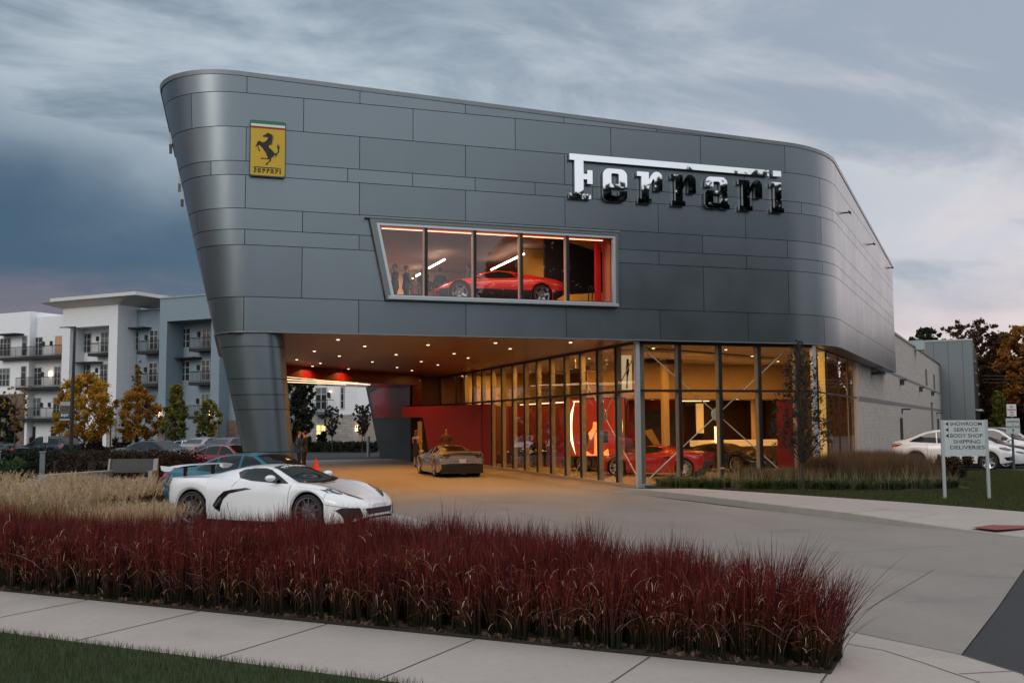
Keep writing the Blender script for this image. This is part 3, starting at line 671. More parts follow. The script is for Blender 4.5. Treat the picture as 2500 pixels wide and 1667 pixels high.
# ---- upper window with room behind
win = MB()
F2 = lambda y: (lambda u, v, d: (u, y+d, v))
owt = [(5.48, 8.47), (13.80, 8.47), (13.78, 5.96), (6.01, 5.96)]; inn = [(5.79, 8.28), (13.64, 8.28), (13.62, 6.13), (6.25, 6.13)]; mid_ = [(5.68, 8.37), (13.72, 8.37), (13.70, 6.04), (6.16, 6.04)]
wobj = part('upper_window', mat('window_surround', (.20, .225, .23), .4, .7), bld, lambda m: m.prism(owt, F2(Y0-.16), .45, holes=[mid_]))
part('frame', MT['alu'], wobj, lambda m: m.prism(mid_, F2(Y0-.12), .16, holes=[inn]))
part('outer_lip', MT['coping'], wobj, lambda m: m.box(5.35, 13.85, Y0-.20, Y0-.01, 8.475, 8.52))
part('sill', MT['alu'], wobj, lambda m: (m.box(6.05, 13.76, Y0-.26, Y0-.13, 5.99, 6.035), m.box(6.05, 13.76, Y0-.22, Y0-.13, 6.05, 6.09)))
pnx = [None, 7.27, 8.86, 10.42, 12.02, None]
for x in pnx[1:-1]:
    part('mullion', MT['alu_d'], wobj, lambda m: m.box(x-.035, x+.045, Y0-.10, Y0-.035, 6.13, 8.28))
    part('fin', mat('lit_fin_paint', (.75, .5, .34), .5) if x == 7.27 else bpy.data.materials['lit_fin_paint'], wobj, lambda m: m.box(x-.07, x-.0, Y0-.03, Y0+.1, 6.13, 8.28))
for i in range(5):
    a = pnx[i] or 0; b = pnx[i+1] or 0
    q = [(a+.045, 6.13), (a+.045, 8.28)] if pnx[i] else [(6.25, 6.13), (5.79, 8.28)]
    r_ = [(b-.035, 8.28), (b-.035, 6.13)] if pnx[i+1] else [(13.64, 8.28), (13.62, 6.13)]
    mb = MB(); mb.add([(u, Y0-.032, v) for u, v in q+r_], [(0, 1, 2, 3)]); mb.build('pane', MT['glass_up'], wobj, fix=False)
UF = 6.20
MT['up_wall'] = mat('tan_gallery_wall', (.55, .37, .24), .8); MT['up_ceil'] = mat('dusky_ceiling', (.34, .20, .15), .8)
flat('gallery_floor', [(2.4, 30.4), (17, 30.4), (17, 46), (2.4, 46)], UF-.01, mat('gallery_floor', (.2, .15, .12), .4))
flat('gallery_ceiling', [(2.4, 30.4), (17, 30.4), (17, 46), (2.4, 46)], 9.35, MT['up_ceil'])
part('gallery_rear_wall', MT['up_wall'], bld, lambda m: m.box(2.4, 17, 45.8, 46, UF, 9.35))
part('gallery_side_wall', mat('pink_wall', (.75, .52, .45), .8), bld, lambda m: m.box(2.3, 2.4, 30.4, 46, UF, 9.35))
part('gallery_side_wall', MT['brown'], bld, lambda m: m.box(17, 17.1, 30.4, 46, UF, 9.35))
part('window_reveal', mat('coral_reveal', (.70, .22, .12), .6), bld, lambda m: (m.box(5.4, 13.9, Y0+.3, Y0+.75, 8.30, 8.45), m.box(13.70, 13.9, Y0+.3, Y0+.95, 5.9, 8.4)))
part('reveal_light', mat('coral_led', (1, .5, .4), .5, emit=(1, .36, .20), es=5), wobj, lambda m: (m.box(5.95, 13.45, Y0+.32, Y0+.35, 8.255, 8.275)))
part('reveal_light', bpy.data.materials['warm_led'], wobj, lambda m: (m.box(5.95, 13.30, Y0+.95, Y0+.99, 8.36, 8.385)))
part('red_jamb', mat('red_jamb', (.55, .01, .01), .4, emit=(1, .0, .0), es=.05), wobj, lambda m: m.box(13.40, 13.55, Y0+.75, Y0+.95, 6.0, 8.3))
part('gallery_partition', mat('ochre_wall', (.55, .30, .06), .7), bld, lambda m: m.box(13.3, 16.9, 38.4, 38.6, UF, 9.3))
part('black_partition', MT['black'], bld, lambda m: m.prism([(12.35, UF+.5), (14.6, UF+.7), (14.6, 8.35), (12.35, 8.9)], F2(33.2), .1))
part('dark_column', MT['black'], bld, lambda m: m.box(15.0, 15.12, 34.5, 34.7, UF, 9.3))
for a, b in (((10.32, 42.2, 8.95), (10.39, 39.8, 8.95)), ((13.08, 41.9, 8.95), (13.11, 37.6, 8.95)), ((10.32, 46.4-1, 8.95), (10.33, 44.0, 8.95))):
    part('ceiling_tube', mat('gallery_tube', (1, .9, .8), .5, emit=(1, .84, .70), es=11) if 'gallery_tube' not in bpy.data.materials else bpy.data.materials['gallery_tube'], bld, lambda m: m.tube([a, b], .038, 8))
warm_light(8.5, 33.0, 8.9, 110, 1.5, (1, .70, .55), shape='RECTANGLE', sy=.5, nm='gallery_lamp'); warm_light(8, 43.5, 9.2, 300, 3, (1, .64, .36), nm='gallery_lamp'); warm_light(14.8, 36.5, 9.0, 90, .6, (1, .66, .3), nm='gallery_lamp')
warm_light(10.2, 31.0, 8.2, 45, 5, (1, .6, .42), shape='RECTANGLE', sy=.2, nm='gallery_lamp', rot=(R(30), 0, 0))

# little lamps on the right-hand skin
for w_, z_ in ((40.78, 10.36), (49.27, 10.45), (58.15, 10.55)):
    c = W3*w_ + P3*(-5.29); part('facade_spike_lamp', MT['alu_d'], bld, lambda m: (m.tube([(c.x, c.y, z_), (c.x+P3.x*.3, c.y+P3.y*.3, z_)], .03, 6), m.tube([(c.x+P3.x*.25-W3.x*.25, c.y+P3.y*.25-W3.y*.25, z_), (c.x+P3.x*.25+W3.x*.25, c.y+P3.y*.25+W3.y*.25, z_)], .035, 6)))

structure(drape('parking_pad', [Q(14.6, -21), Q(14.4, -11.6), Q(15.2, -10.4), Q(16.8, -10.2), Q(18.2, -10.8), Q(20.4, -13.5), Q(21, -22)], .135, mat('pad_concrete', (.34, .32, .30), .8, var=.1), 1.5, thick=.12))
# ------------------------------------------------------------------ vehicles
def pchip(tab):
    xs = np.array([a for a, _ in tab], float); ys = np.array([b for _, b in tab], float)
    h = np.diff(xs); d = np.diff(ys)/h; m = np.zeros(len(xs))
    for i in range(1, len(xs)-1):
        if d[i-1]*d[i] > 0: w1 = 2*h[i]+h[i-1]; w2 = h[i]+2*h[i-1]; m[i] = (w1+w2)/(w1/d[i-1]+w2/d[i])
    m[0], m[-1] = d[0], d[-1]
    def f(x):
        x = min(max(x, xs[0]), xs[-1]); i = min(max(int(np.searchsorted(xs, x))-1, 0), len(h)-1); t = (x-xs[i])/h[i]
        return float((2*t**3-3*t*t+1)*ys[i]+(t**3-2*t*t+t)*h[i]*m[i]+(-2*t**3+3*t*t)*ys[i+1]+(t**3-t*t)*h[i]*m[i+1])
    return f
def catmull(pts, k):
    out = []; n = len(pts)
    for i in range(n-1):
        p0 = pts[max(i-1, 0)]; p1 = pts[i]; p2 = pts[i+1]; p3 = pts[min(i+2, n-1)]
        for j in range(k):
            t = j/k; out.append(tuple(.5*((2*b)+(-a+c)*t+(2*a-5*b+4*c-d)*t*t+(-a+3*b-3*c+d)*t**3) for a, b, c, d in zip(p0, p1, p2, p3)))
    out.append(pts[-1]); return out
CARS = {}
CARS['mid'] = dict(x0=-2.31, x1=2.32, ax=(1.23, -1.60), R=.35, TW=.28, RA=.395, ground=.13, half=.965,
  W=[(-2.31, .80), (-2.2, .90), (-1.95, .955), (-1.60, .965), (-.95, .935), (-.4, .90), (.4, .90), (1.23, .945), (1.75, .92), (2.1, .80), (2.25, .60), (2.32, .38)],
  ZS=[(-2.31, .42), (-2.1, .24), (-1.7, .17), (0, .14), (1.7, .14), (2.1, .17), (2.32, .26)],
  ZB=[(-2.31, .87), (-2.0, .94), (-1.6, .96), (-1.1, .945), (-.5, .92), (.3, .88), (.8, .86), (1.23, .83), (1.75, .715), (2.15, .565), (2.32, .45)],
  BW=[(-2.31, .95), (-1.5, .90), (-.8, .90), (.1, .93), (.8, .90), (1.23, .84), (1.85, .86), (2.32, .8)],
  ZT=[(-2.31, .98), (-1.9, 1.0), (-1.45, 1.05), (-1.0, 1.15), (-.5, 1.222), (-.12, 1.235), (.18, 1.205), (.50, 1.08), (.95, .885), (1.23, .84), (1.6, .765), (2.0, .65), (2.2, .57), (2.32, .50)],
  C=[(-2.31, .03), (-1.4, .05), (-.8, .07), (.0, .06), (.7, .02), (1.05, -.03), (1.4, -.05), (2.0, -.015), (2.32, .02)],
  RW=[(-2.31, .70), (-1.8, .58), (-1.15, .48), (-.5, .53), (.1, .57), (.6, .66), (.95, .745), (1.25, .74), (1.9, .66), (2.2, .45), (2.32, .28)])
CARS['sedan'] = dict(x0=-2.42, x1=2.42, ax=(1.42, -1.40), R=.335, TW=.23, RA=.37, ground=.16, half=.92,
  W=[(-2.42, .70), (-2.33, .84), (-2.0, .90), (-1.4, .92), (0, .92), (1.4, .915), (1.9, .88), (2.25, .76), (2.36, .62), (2.42, .42)],
  ZS=[(-2.42, .38), (-2.2, .26), (-1.8, .22), (0, .20), (1.9, .20), (2.42, .28)],
  ZB=[(-2.42, .86), (-2.2, .95), (-1.4, .955), (0, .93), (1.0, .90), (1.5, .86), (2.0, .76), (2.3, .64), (2.42, .54)],
  BW=[(-2.42, .92), (-1.4, .90), (0, .92), (1.1, .90), (1.8, .84), (2.42, .8)],
  ZT=[(-2.42, .95), (-2.3, 1.04), (-1.9, 1.075), (-1.55, 1.11), (-1.0, 1.32), (-.55, 1.42), (0, 1.45), (.4, 1.42), (.75, 1.28), (1.25, 1.02), (1.5, .97), (2.0, .87), (2.25, .76), (2.42, .60)],
  C=[(-2.42, .04), (-1.6, .05), (-.5, .07), (.3, .06), (1.2, .03), (2.0, .03), (2.42, .04)],
  RW=[(-2.42, .62), (-1.7, .66), (-1.0, .56), (-.4, .55), (.3, .56), (.9, .66), (1.3, .72), (1.9, .66), (2.3, .5), (2.42, .3)])
CARS['suv'] = dict(x0=-2.45, x1=2.45, ax=(1.45, -1.45), R=.375, TW=.25, RA=.43, ground=.24, half=.96,
  W=[(-2.45, .78), (-2.35, .90), (-1.9, .955), (0, .96), (1.5, .955), (2.0, .91), (2.3, .78), (2.45, .5)],
  ZS=[(-2.45, .46), (-2.1, .34), (0, .30), (1.9, .30), (2.45, .38)],
  ZB=[(-2.45, 1.02), (-2.2, 1.08), (-1, 1.09), (.6, 1.06), (1.4, 1.03), (2.0, .93), (2.3, .80), (2.45, .68)],
  BW=[(-2.45, .92), (0, .93), (1.3, .91), (2.0, .85), (2.45, .8)],
  ZT=[(-2.45, 1.15), (-2.38, 1.35), (-2.15, 1.60), (-1.7, 1.70), (-.6, 1.755), (.1, 1.745), (.5, 1.66), (1.2, 1.20), (1.45, 1.14), (2.0, 1.05), (2.3, .95), (2.45, .76)],
  C=[(-2.45, .04), (-1.8, .05), (-.5, .05), (.3, .05), (1.3, .03), (2.45, .05)],
  RW=[(-2.45, .72), (-2.1, .66), (-1.2, .66), (0, .67), (.6, .70), (1.3, .76), (1.9, .70), (2.3, .54), (2.45, .34)])
CARS['coupe_suv'] = dict(CARS['suv'], ZT=[(-2.45, 1.10), (-2.35, 1.19), (-2.1, 1.25), (-1.7, 1.37), (-1.1, 1.58), (-.5, 1.68), (.1, 1.69), (.5, 1.61), (1.2, 1.20), (1.45, 1.15), (2.0, 1.06), (2.3, .95), (2.45, .76)])
CARS['wedge'] = dict(x0=-2.2, x1=2.2, ax=(1.40, -1.42), R=.33, TW=.24, RA=.365, ground=.13, half=.90,
  W=[(-2.2, .80), (-2.0, .87), (-1.3, .90), (0, .89), (1.2, .88), (1.8, .84), (2.1, .76), (2.2, .66)],
  ZS=[(-2.2, .34), (-1.8, .18), (0, .14), (1.9, .16), (2.2, .24)],
  ZB=[(-2.2, .76), (-1.9, .82), (-1.3, .85), (-.4, .80), (.5, .76), (1.3, .72), (1.8, .58), (2.2, .40)],
  BW=[(-2.2, .92), (0, .93), (1.3, .9), (2.2, .9)],
  ZT=[(-2.2, .82), (-1.9, .90), (-1.4, .98), (-.9, 1.05), (-.45, 1.12), (0, 1.13), (.35, 1.08), (1.0, .82), (1.35, .74), (1.8, .60), (2.1, .46), (2.2, .42)],
  C=[(-2.2, .03), (-.5, .05), (.3, .05), (1.1, 0), (1.5, -.02), (2.2, .01)],
  RW=[(-2.2, .70), (-1.3, .66), (-.6, .54), (.2, .54), (.8, .66), (1.3, .74), (2.0, .66), (2.2, .58)])
CARS['gt'] = dict(CARS['mid'], x0=-2.31, ax=(1.36, -1.36), W=[(-2.31, .82), (-2.2, .93), (-1.8, .985), (-1.36, .985), (-.6, .93), (.3, .92), (1.36, .965), (1.9, .93), (2.2, .70), (2.32, .4)],
  ZT=[(-2.31, .86), (-2.15, 1.0), (-1.8, 1.04), (-1.3, 1.13), (-.8, 1.235), (-.3, 1.275), (.1, 1.25), (.45, 1.12), (.85, .93), (1.1, .88), (1.5, .82), (2.0, .68), (2.2, .58), (2.32, .50)],
  ZB=[(-2.31, .82), (-2.1, .93), (-1.5, .98), (-.8, .92), (.3, .88), (1.3, .85), (1.9, .70), (2.32, .45)],
  RW=[(-2.31, .72), (-1.8, .60), (-1.2, .50), (-.5, .52), (.2, .55), (.8, .66), (1.3, .72), (1.9, .64), (2.32, .3)])
def grid_tris(poly, step):
    pts = []; n = len(poly)
    for i in range(n):
        a, b = Vector(poly[i]), Vector(poly[(i+1) % n]); k = max(1, int(math.ceil((b-a).length/step))); pts += [a.lerp(b, j/k) for j in range(k)]
    ne = len(pts); xs = [p[0] for p in pts]; ys = [p[1] for p in pts]
    inner = [Vector((x, y)) for x in np.arange(min(xs)+step*.5, max(xs), step) for y in np.arange(min(ys)+step*.5, max(ys), step)]
    vs, _, fs, *_ = delaunay_2d_cdt(pts+inner, [(i, (i+1) % ne) for i in range(ne)], [list(range(ne))], 1, 1e-5)
    return vs, fs
class Car:
    def __init__(s, kind, root, paint, lod=1):
        s.k = c = CARS[kind]; s.root = root; s.fn = {k: pchip(c[k]) for k in ('W', 'ZS', 'ZB', 'BW', 'ZT', 'C', 'RW')}
        xs = list(np.linspace(c['x0'], c['x1'], 70 if lod else 44))
        for xa in c['ax']:
            xs = [x for x in xs if abs(x-xa) > c['RA']+.02]
            xs += [xa+c['RA']*math.cos(math.pi*i/22) for i in range(23)] + [xa-c['RA']-.004, xa+c['RA']+.004]
        for e, sg in ((c['x0'], 1), (c['x1'], -1)): xs += [e+sg*.015, e+sg*.035]
        xs = sorted(set(round(x, 4) for x in xs)); half = []
        for x in xs: half.append(catmull(s.section(x), 4))
        nh = len(half[0]); vs = []
        for x, h in zip(xs, half): vs += [(x, -y, z) for y, z in h] + [(x, y, z) for y, z in reversed(h[:-1])]
        nr = 2*nh-1; fs = [(i*nr+j, (i+1)*nr+j, (i+1)*nr+j+1, i*nr+j+1) for i in range(len(xs)-1) for j in range(nr-1)]
        fs += [tuple(range(nr)), tuple(range((len(xs)-1)*nr, len(xs)*nr))]
        s.bvh = BVHTree.FromPolygons([Vector(v) for v in vs], fs)
        mb = MB(); mb.add(vs, fs); s.body = mb.build('body', paint, root, smooth=True, sharp=38)
        R_, RA = c['R'], c['RA']
        mb = MB(); g = c['ground']+.05; fa, ra = c['ax']
        mb.box(c['x0']+.12, c['x1']-.25, -.55, .55, g, g+.25); mb.box(ra+RA, fa-RA, -s.fn['W'](0)*.9, s.fn['W'](0)*.9, g, g+.12)
        for xa in c['ax']:
            for sg in (-1, 1):
                a, b = sorted((sg*.50, sg*(s.fn['W'](xa)-.05))); mb.lathe([(RA+.015, a), (RA+.015, b)], 22, axis='y', o=(xa, 0, R_)); mb.box(xa-RA, xa+RA, sg*.5-.01, sg*.5+.01, .2, .75)
        mb.build('underbody', MT['black'], root)
    def section(s, x):
        c = s.k; f = s.fn; w = f['W'](x); zs = f['ZS'](x); zb = f['ZB'](x); zt = max(f['ZT'](x), zb+.002); cc = f['C'](x); rw = min(f['RW'](x), w*f['BW'](x)-.01); bw = w*f['BW'](x)
        for xa in c['ax']:
            d = c['RA']**2-(x-xa)**2
            if d > 0: zs = max(zs, c['R']+math.sqrt(d))
        zm = max(zs+.03, zs+(zb-zs)*.45 if zs < .5 else zs+(zb-zs)*.3)
        drop = min(cc, (zt-zb)*.6) if cc > 0 else cc
        gw = max(rw+.005, bw-.035)
        return [(w*.955, zs), (w*.99, zs+(zm-zs)*.5), (w, zm), (w*.985, zm+(zb-zm)*.62), (bw, zb), (gw, zb+min(.018, (zt-zb)*.15)), (rw+(gw-rw)*.45, zb+(zt-drop-zb)*.55+.001), (rw, zt-drop), (rw*.6, zt-drop*.3), (0, zt)]
    def patch(s, name, poly, view, m, off=.007, step=.05, side=-1, z=None, par=None):
        """a surface piece laid on the body; view 'side' (x,z), 'top' (x,y), 'front'/'rear' (y,z)"""
        vs, fs = grid_tris(poly, step); out = []
        for v in vs:
            if view == 'side': o = Vector((v.x, side*3, v.y)); d = Vector((0, -side, 0))
            elif view == 'top': o = Vector((v.x, v.y, 3)); d = Vector((0, 0, -1))
            elif view == 'front': o = Vector((4, v.x, v.y)); d = Vector((-1, 0, 0))
            else: o = Vector((-4, v.x, v.y)); d = Vector((1, 0, 0))
            h = s.bvh.ray_cast(o, d)
            if h[0] is None: h = s.bvh.find_nearest(o+d*3)
            n = h[1]; n = -n if n.dot(d) > 0 else n
            out.append(h[0]+n*off)
        us = sorted({i for f in fs for i in f}); ix = {a: b for b, a in enumerate(us)}; out = [out[i] for i in us]; fs = [tuple(ix[i] for i in f) for f in fs]
        mb = MB(); mb.add(out, fs); ob = mb.build(name, m, par or s.root, smooth=True, sharp=60, fix=False)
        me = ob.data; nn = sum((p.normal for p in me.polygons), Vector())
        ref = {'side': Vector((0, side, 0)), 'top': Vector((0, 0, 1)), 'front': Vector((1, 0, 0)), 'rear': Vector((-1, 0, 0))}[view]
        if nn.dot(ref) < 0: me.flip_normals()
        return ob
    def both(s, name, poly, view, m, **k):
        if view == 'side': return [s.patch(name, poly, 'side', m, side=-1, **k), s.patch(name, poly, 'side', m, side=1, **k)]
        return [s.patch(name, poly, view, m, **k), s.patch(name, [(a, -b) for a, b in poly] if view == 'top' else [(-a, b) for a, b in poly], view, m, **k)]
    def line(s, pts, view='side', m=None, wd=.008, side=-1, name='door_seam'):
        poly = [(a, b) for a, b in pts]; q = []
        for i, (a, b) in enumerate(poly):
            p0 = Vector(poly[max(0, i-1)]); p1 = Vector(poly[min(len(poly)-1, i+1)]); n = Vector((-(p1-p0).y, (p1-p0).x)).normalized()*wd/2
            q.append(((a+n.x, b+n.y), (a-n.x, b-n.y)))
        pl = [x[0] for x in q]+[x[1] for x in reversed(q)]
        return s.patch(name, pl, view, m or MT['gap'], off=.002, side=side, step=.05)
    def wheels(s, rimm, spokes=5, rr=None, style='double', face=None):
        c = s.k; R_, TW = c['R'], c['TW']; rr = rr or R_*.70; first = None
        h = MB(); h.lathe([(0, -.06), (rr*.96, -.05), (rr*.96, TW*.35)], 28, axis='y'); h.lathe([(0, -.078), (rr*.62, -.078), (rr*.62, -.06)], 20, axis='y', m=1)
        hub = h.build('wheel', [MT['black'], mat('brake_disc', (.25, .25, .26), .35, .9) if 'brake_disc' not in bpy.data.materials else bpy.data.materials['brake_disc']], s.root)
        t = MB(); w2 = TW/2
        t.lathe([(rr, -w2+.03), (rr+.02, -w2+.005), (R_*.88, -w2), (R_*.97, -w2+.015), (R_, -w2+.045), (R_, w2-.045), (R_*.97, w2-.015), (R_*.88, w2), (rr, w2-.01)], 40, axis='y')
        ty = t.build('tyre', MT['rubber'], hub, smooth=True, sharp=50)
        r = MB(); r.lathe([(rr*.93, -w2+.075), (rr*.95, -w2+.03), (rr, -w2+.012), (rr+.012, -w2+.008), (rr+.01, -w2+.03)], 40, axis='y')
        r.lathe([(0, -w2+.028), (rr*.13, -w2+.03), (rr*.17, -w2+.05), (rr*.17, -w2+.09)], 16, axis='y')
        for i in range(spokes):
            a = 2*math.pi*i/spokes+.3
            if style == 'double': angs = [(a-.10, a-.24), (a+.10, a+.24)]
            elif style == 'wide': angs = [(a, a)]
            else: angs = [(a-.05, a-.07), (a+.05, a+.07)]
            for a0, a1 in angs:
                wi = .016 if style != 'wide' else .045; wo = .014 if style != 'wide' else .030
                p0 = Vector((math.cos(a0)*rr*.14, 0, math.sin(a0)*rr*.14)); p1 = Vector((math.cos(a1)*rr*.96, 0, math.sin(a1)*rr*.96)); tt = (p1-p0).normalized(); nn = Vector((-tt.z, 0, tt.x))
                y0, y1 = -w2+.05, -w2+.022
                q = [p0-nn*wi+Vector((0, y0, 0)), p1-nn*wo+Vector((0, y1, 0)), p1+nn*wo+Vector((0, y1, 0)), p0+nn*wi+Vector((0, y0, 0))]
                r.add(q+[v+Vector((0, .03, 0)) for v in q], [(0, 1, 2, 3), (7, 6, 5, 4), (0, 4, 5, 1), (2, 6, 7, 3)])
        ri = r.build('rim', rimm, hub, smooth=True, sharp=35)
        off = s.fn['W'](c['ax'][0])-w2-.015
        for k, (xa, sg) in enumerate(((c['ax'][0], -1), (c['ax'][1], -1), (c['ax'][0], 1), (c['ax'][1], 1))):
            o = hub if k == 0 else copy_tree(hub, s.root)
            off = s.fn['W'](xa)-w2-.02
            o.location = (xa, sg*off, R_); o.rotation_euler = (0, rnd.uniform(0, 6), 0) if sg < 0 else (0, rnd.uniform(0, 6), math.pi)
    def mirrors(s, x, z, m, y=.98, col2=None):
        for sg in (-1, 1):
            mb = MB(); n0 = len(mb.v); mb.ball((x, sg*y, z), (.095, .12, .062), n=14, k=10)
            mb.v = [(a-(.045 if a < x-.03 else 0)*0, b, c) for a, b, c in mb.v]
            o = mb.build('mirror', m, s.root, smooth=True, sharp=70)
            mb = MB(); mb.obox((x-.02, sg*(y-.28), z-.07), (.08, 0, 0), (0, sg*.25, .03), (0, 0, .025)); mb.build('mirror_arm', MT['blackg'], o)
            mb = MB(); mb.ball((x-.03, sg*y, z), (.055, .10, .055), n=10, k=6); mb.build('mirror_glass', MT['carglass'], o, smooth=True)
    def plate(s, x, z, m, y=0, w=.30, h=.15, rear=True):
        mb = MB(); sg = -1 if rear else 1; mb.box(min(x, x+sg*.012), max(x, x+sg*.012), y-w/2, y+w/2, z-h/2, z+h/2); return mb.build('licence_plate', m, s.root)
MT['rubber'] = mat('tyre_rubber', (.018, .018, .019), .75, bump=.1, bscale=60)
MT['carglass'] = mat('tinted_car_glass', (.010, .016, .016), .04, 0, spec=.45)
MT['rim_s'] = mat('silver_rim', (.62, .63, .65), .25, .9); MT['rim_d'] = mat('dark_rim', (.34, .34, .36), .25, .85)
MT['lens'] = mat('headlamp_lens', (.07, .08, .095), .08, .2, coat=.6, var=.5, vscale=9); MT['tail'] = mat('tail_lamp', (.35, .01, .012), .12, coat=.8); MT['lens_d'] = mat('smoked_lamp', (.05, .02, .02), .1, coat=.8)
MT['trim'] = mat('chrome_trim', (.8, .8, .82), .15, 1.0); MT['grille'] = mat('black_mesh_grille', (.01, .01, .011), .5, bump=.5, bscale=80)
MT['plate'] = mat('licence_plate_white', (.6, .62, .65), .5, var=.25, vscale=40)
def paint(name, c, metal=.0, rough=.28, flake=0): return mat(name, c, rough+.08, metal, coat=.45, spec=.4)
def car_root(name, label, w, p, ang=0, group=None, z=0., xy=None):
    x, y = xy if xy else wp(w, p); return thing(name, label, 'car', (x, y, z), ang, group)
A_P = math.atan2(P3.y, P3.x)         # heading along the street direction (to the right, towards us)

def build_sedan(root, pm, lod=0, kind='sedan', chrome=False, glass=None, wind=True):
    c = Car(kind, root, pm, lod); G = glass or MT['carglass']
    if kind == 'sedan':
        sw = [[(-1.30, 1.03), (-1.0, 1.20), (-.72, 1.305), (-.68, .985)], [(-.64, .985), (-.66, 1.325), (-.35, 1.375), (.02, 1.39), (.04, .975)], [(.13, .975), (.11, 1.39), (.42, 1.345), (.66, 1.24), (1.04, .985)]]
        c.patch('windshield', [(.46, -.50), (.46, .50), (.8, .60), (1.26, .68), (1.30, 0), (1.26, -.68), (.8, -.60)], 'top', G)
        c.patch('rear_window', [(-1.02, -.47), (-1.02, .47), (-1.55, .56), (-1.60, 0), (-1.55, -.56)], 'top', G)
        c.both('tail_lamp', [(-2.40, .76), (-2.40, .90), (-2.05, .93), (-2.1, .84)], 'side', MT['tail'])
        c.both('headlamp', [(2.36, .62), (2.22, .60), (1.86, .70), (1.80, .77), (2.05, .75), (2.30, .68)], 'side', MT['lens'])
        c.patch('grille', [(-.42, .38), (.42, .38), (.5, .58), (-.5, .58)], 'front', MT['grille'], off=.006)
        for x in (-.66, .08, 1.08): [c.line([(x, .93), (x-.02, .6), (x+.02, .28)], side=sg) for sg in (-1, 1)]
        c.mirrors(.86, .99, pm, .98); hz = .84; hxs = (-.55, .2)
    else:
        top = 1.60 if kind == 'suv' else 1.55
        if kind == 'suv': sw = [[(-2.05, 1.14), (-1.98, 1.42), (-1.80, 1.56), (-1.20, 1.61), (-1.20, 1.12)], [(-1.15, 1.12), (-1.15, 1.61), (-.6, 1.655), (-.28, 1.66), (-.25, 1.11)], [(-.18, 1.11), (-.2, 1.66), (.25, 1.63), (.5, 1.53), (1.05, 1.14)]]
        else: sw = [[(-1.72, 1.17), (-1.55, 1.27), (-1.0, 1.50), (-.62, 1.575), (-.6, 1.12)], [(-.55, 1.12), (-.57, 1.58), (-.2, 1.60), (-.1, 1.60), (-.08, 1.115)], [(0, 1.115), (-.02, 1.60), (.3, 1.57), (.55, 1.47), (1.02, 1.14)]]
        c.patch('windshield', [(.5, -.60), (.5, .60), (.85, .68), (1.22, .74), (1.27, 0), (1.22, -.74), (.85, -.68)], 'top', G)
        if kind == 'suv': c.patch('rear_window', [(-.6, 1.22), (.6, 1.22), (.52, 1.56), (-.52, 1.56)], 'rear', G)
        else: c.patch('rear_window', [(-1.2, -.55), (-1.2, .55), (-2.05, .6), (-2.05, -.6)], 'top', G)
        c.both('tail_lamp', [(-2.44, .93), (-2.44, 1.08), (-2.12, 1.13), (-1.98, 1.08), (-2.12, 1.0)], 'side', MT['tail'])
        c.both('headlamp', [(2.38, .82), (2.25, .79), (1.92, .88), (1.86, .95), (2.1, .94), (2.34, .88)], 'side', MT['lens'])
        c.patch('grille', [(-.40, .58), (.40, .58), (.48, .82), (-.48, .82)], 'front', MT['grille'], off=.006)
        c.both('air_intake', [(2.40, .42), (2.15, .42), (2.05, .55), (2.36, .58)], 'side', MT['grille'])
        for x in (-1.18 if kind == 'suv' else -.95, -.22 if kind == 'suv' else -.04, 1.06): [c.line([(x, 1.07), (x-.02, .7), (x+.02, .36)], side=sg) for sg in (-1, 1)]
        c.mirrors(.88, 1.16, pm, 1.03); hz = .98; hxs = (-1.0, -.1)
    for q in sw:
        c.both('side_window', q, 'side', G, off=.007)
    if chrome:
        rim_ = [sw[0][0], *sw[0][1:-1], *sw[1][1:-1], *sw[2][1:]]
        for sg in (-1, 1): c.line(rim_, m=MT['trim'], wd=.028, side=sg, name='window_trim')
    for sg in (-1, 1):
        for hx in hxs: c.patch('door_handle', [(hx-.09, hz-.012), (hx+.09, hz-.012), (hx+.09, hz+.014), (hx-.09, hz+.014)], 'side', MT['trim'] if chrome else pm, off=.02, side=sg)
    c.wheels(MT['rim_s'], 5 if kind == 'sedan' else 6, style='double' if kind != 'coupe_suv' else 'thin', rr=c.k['R']*.68)
    return c

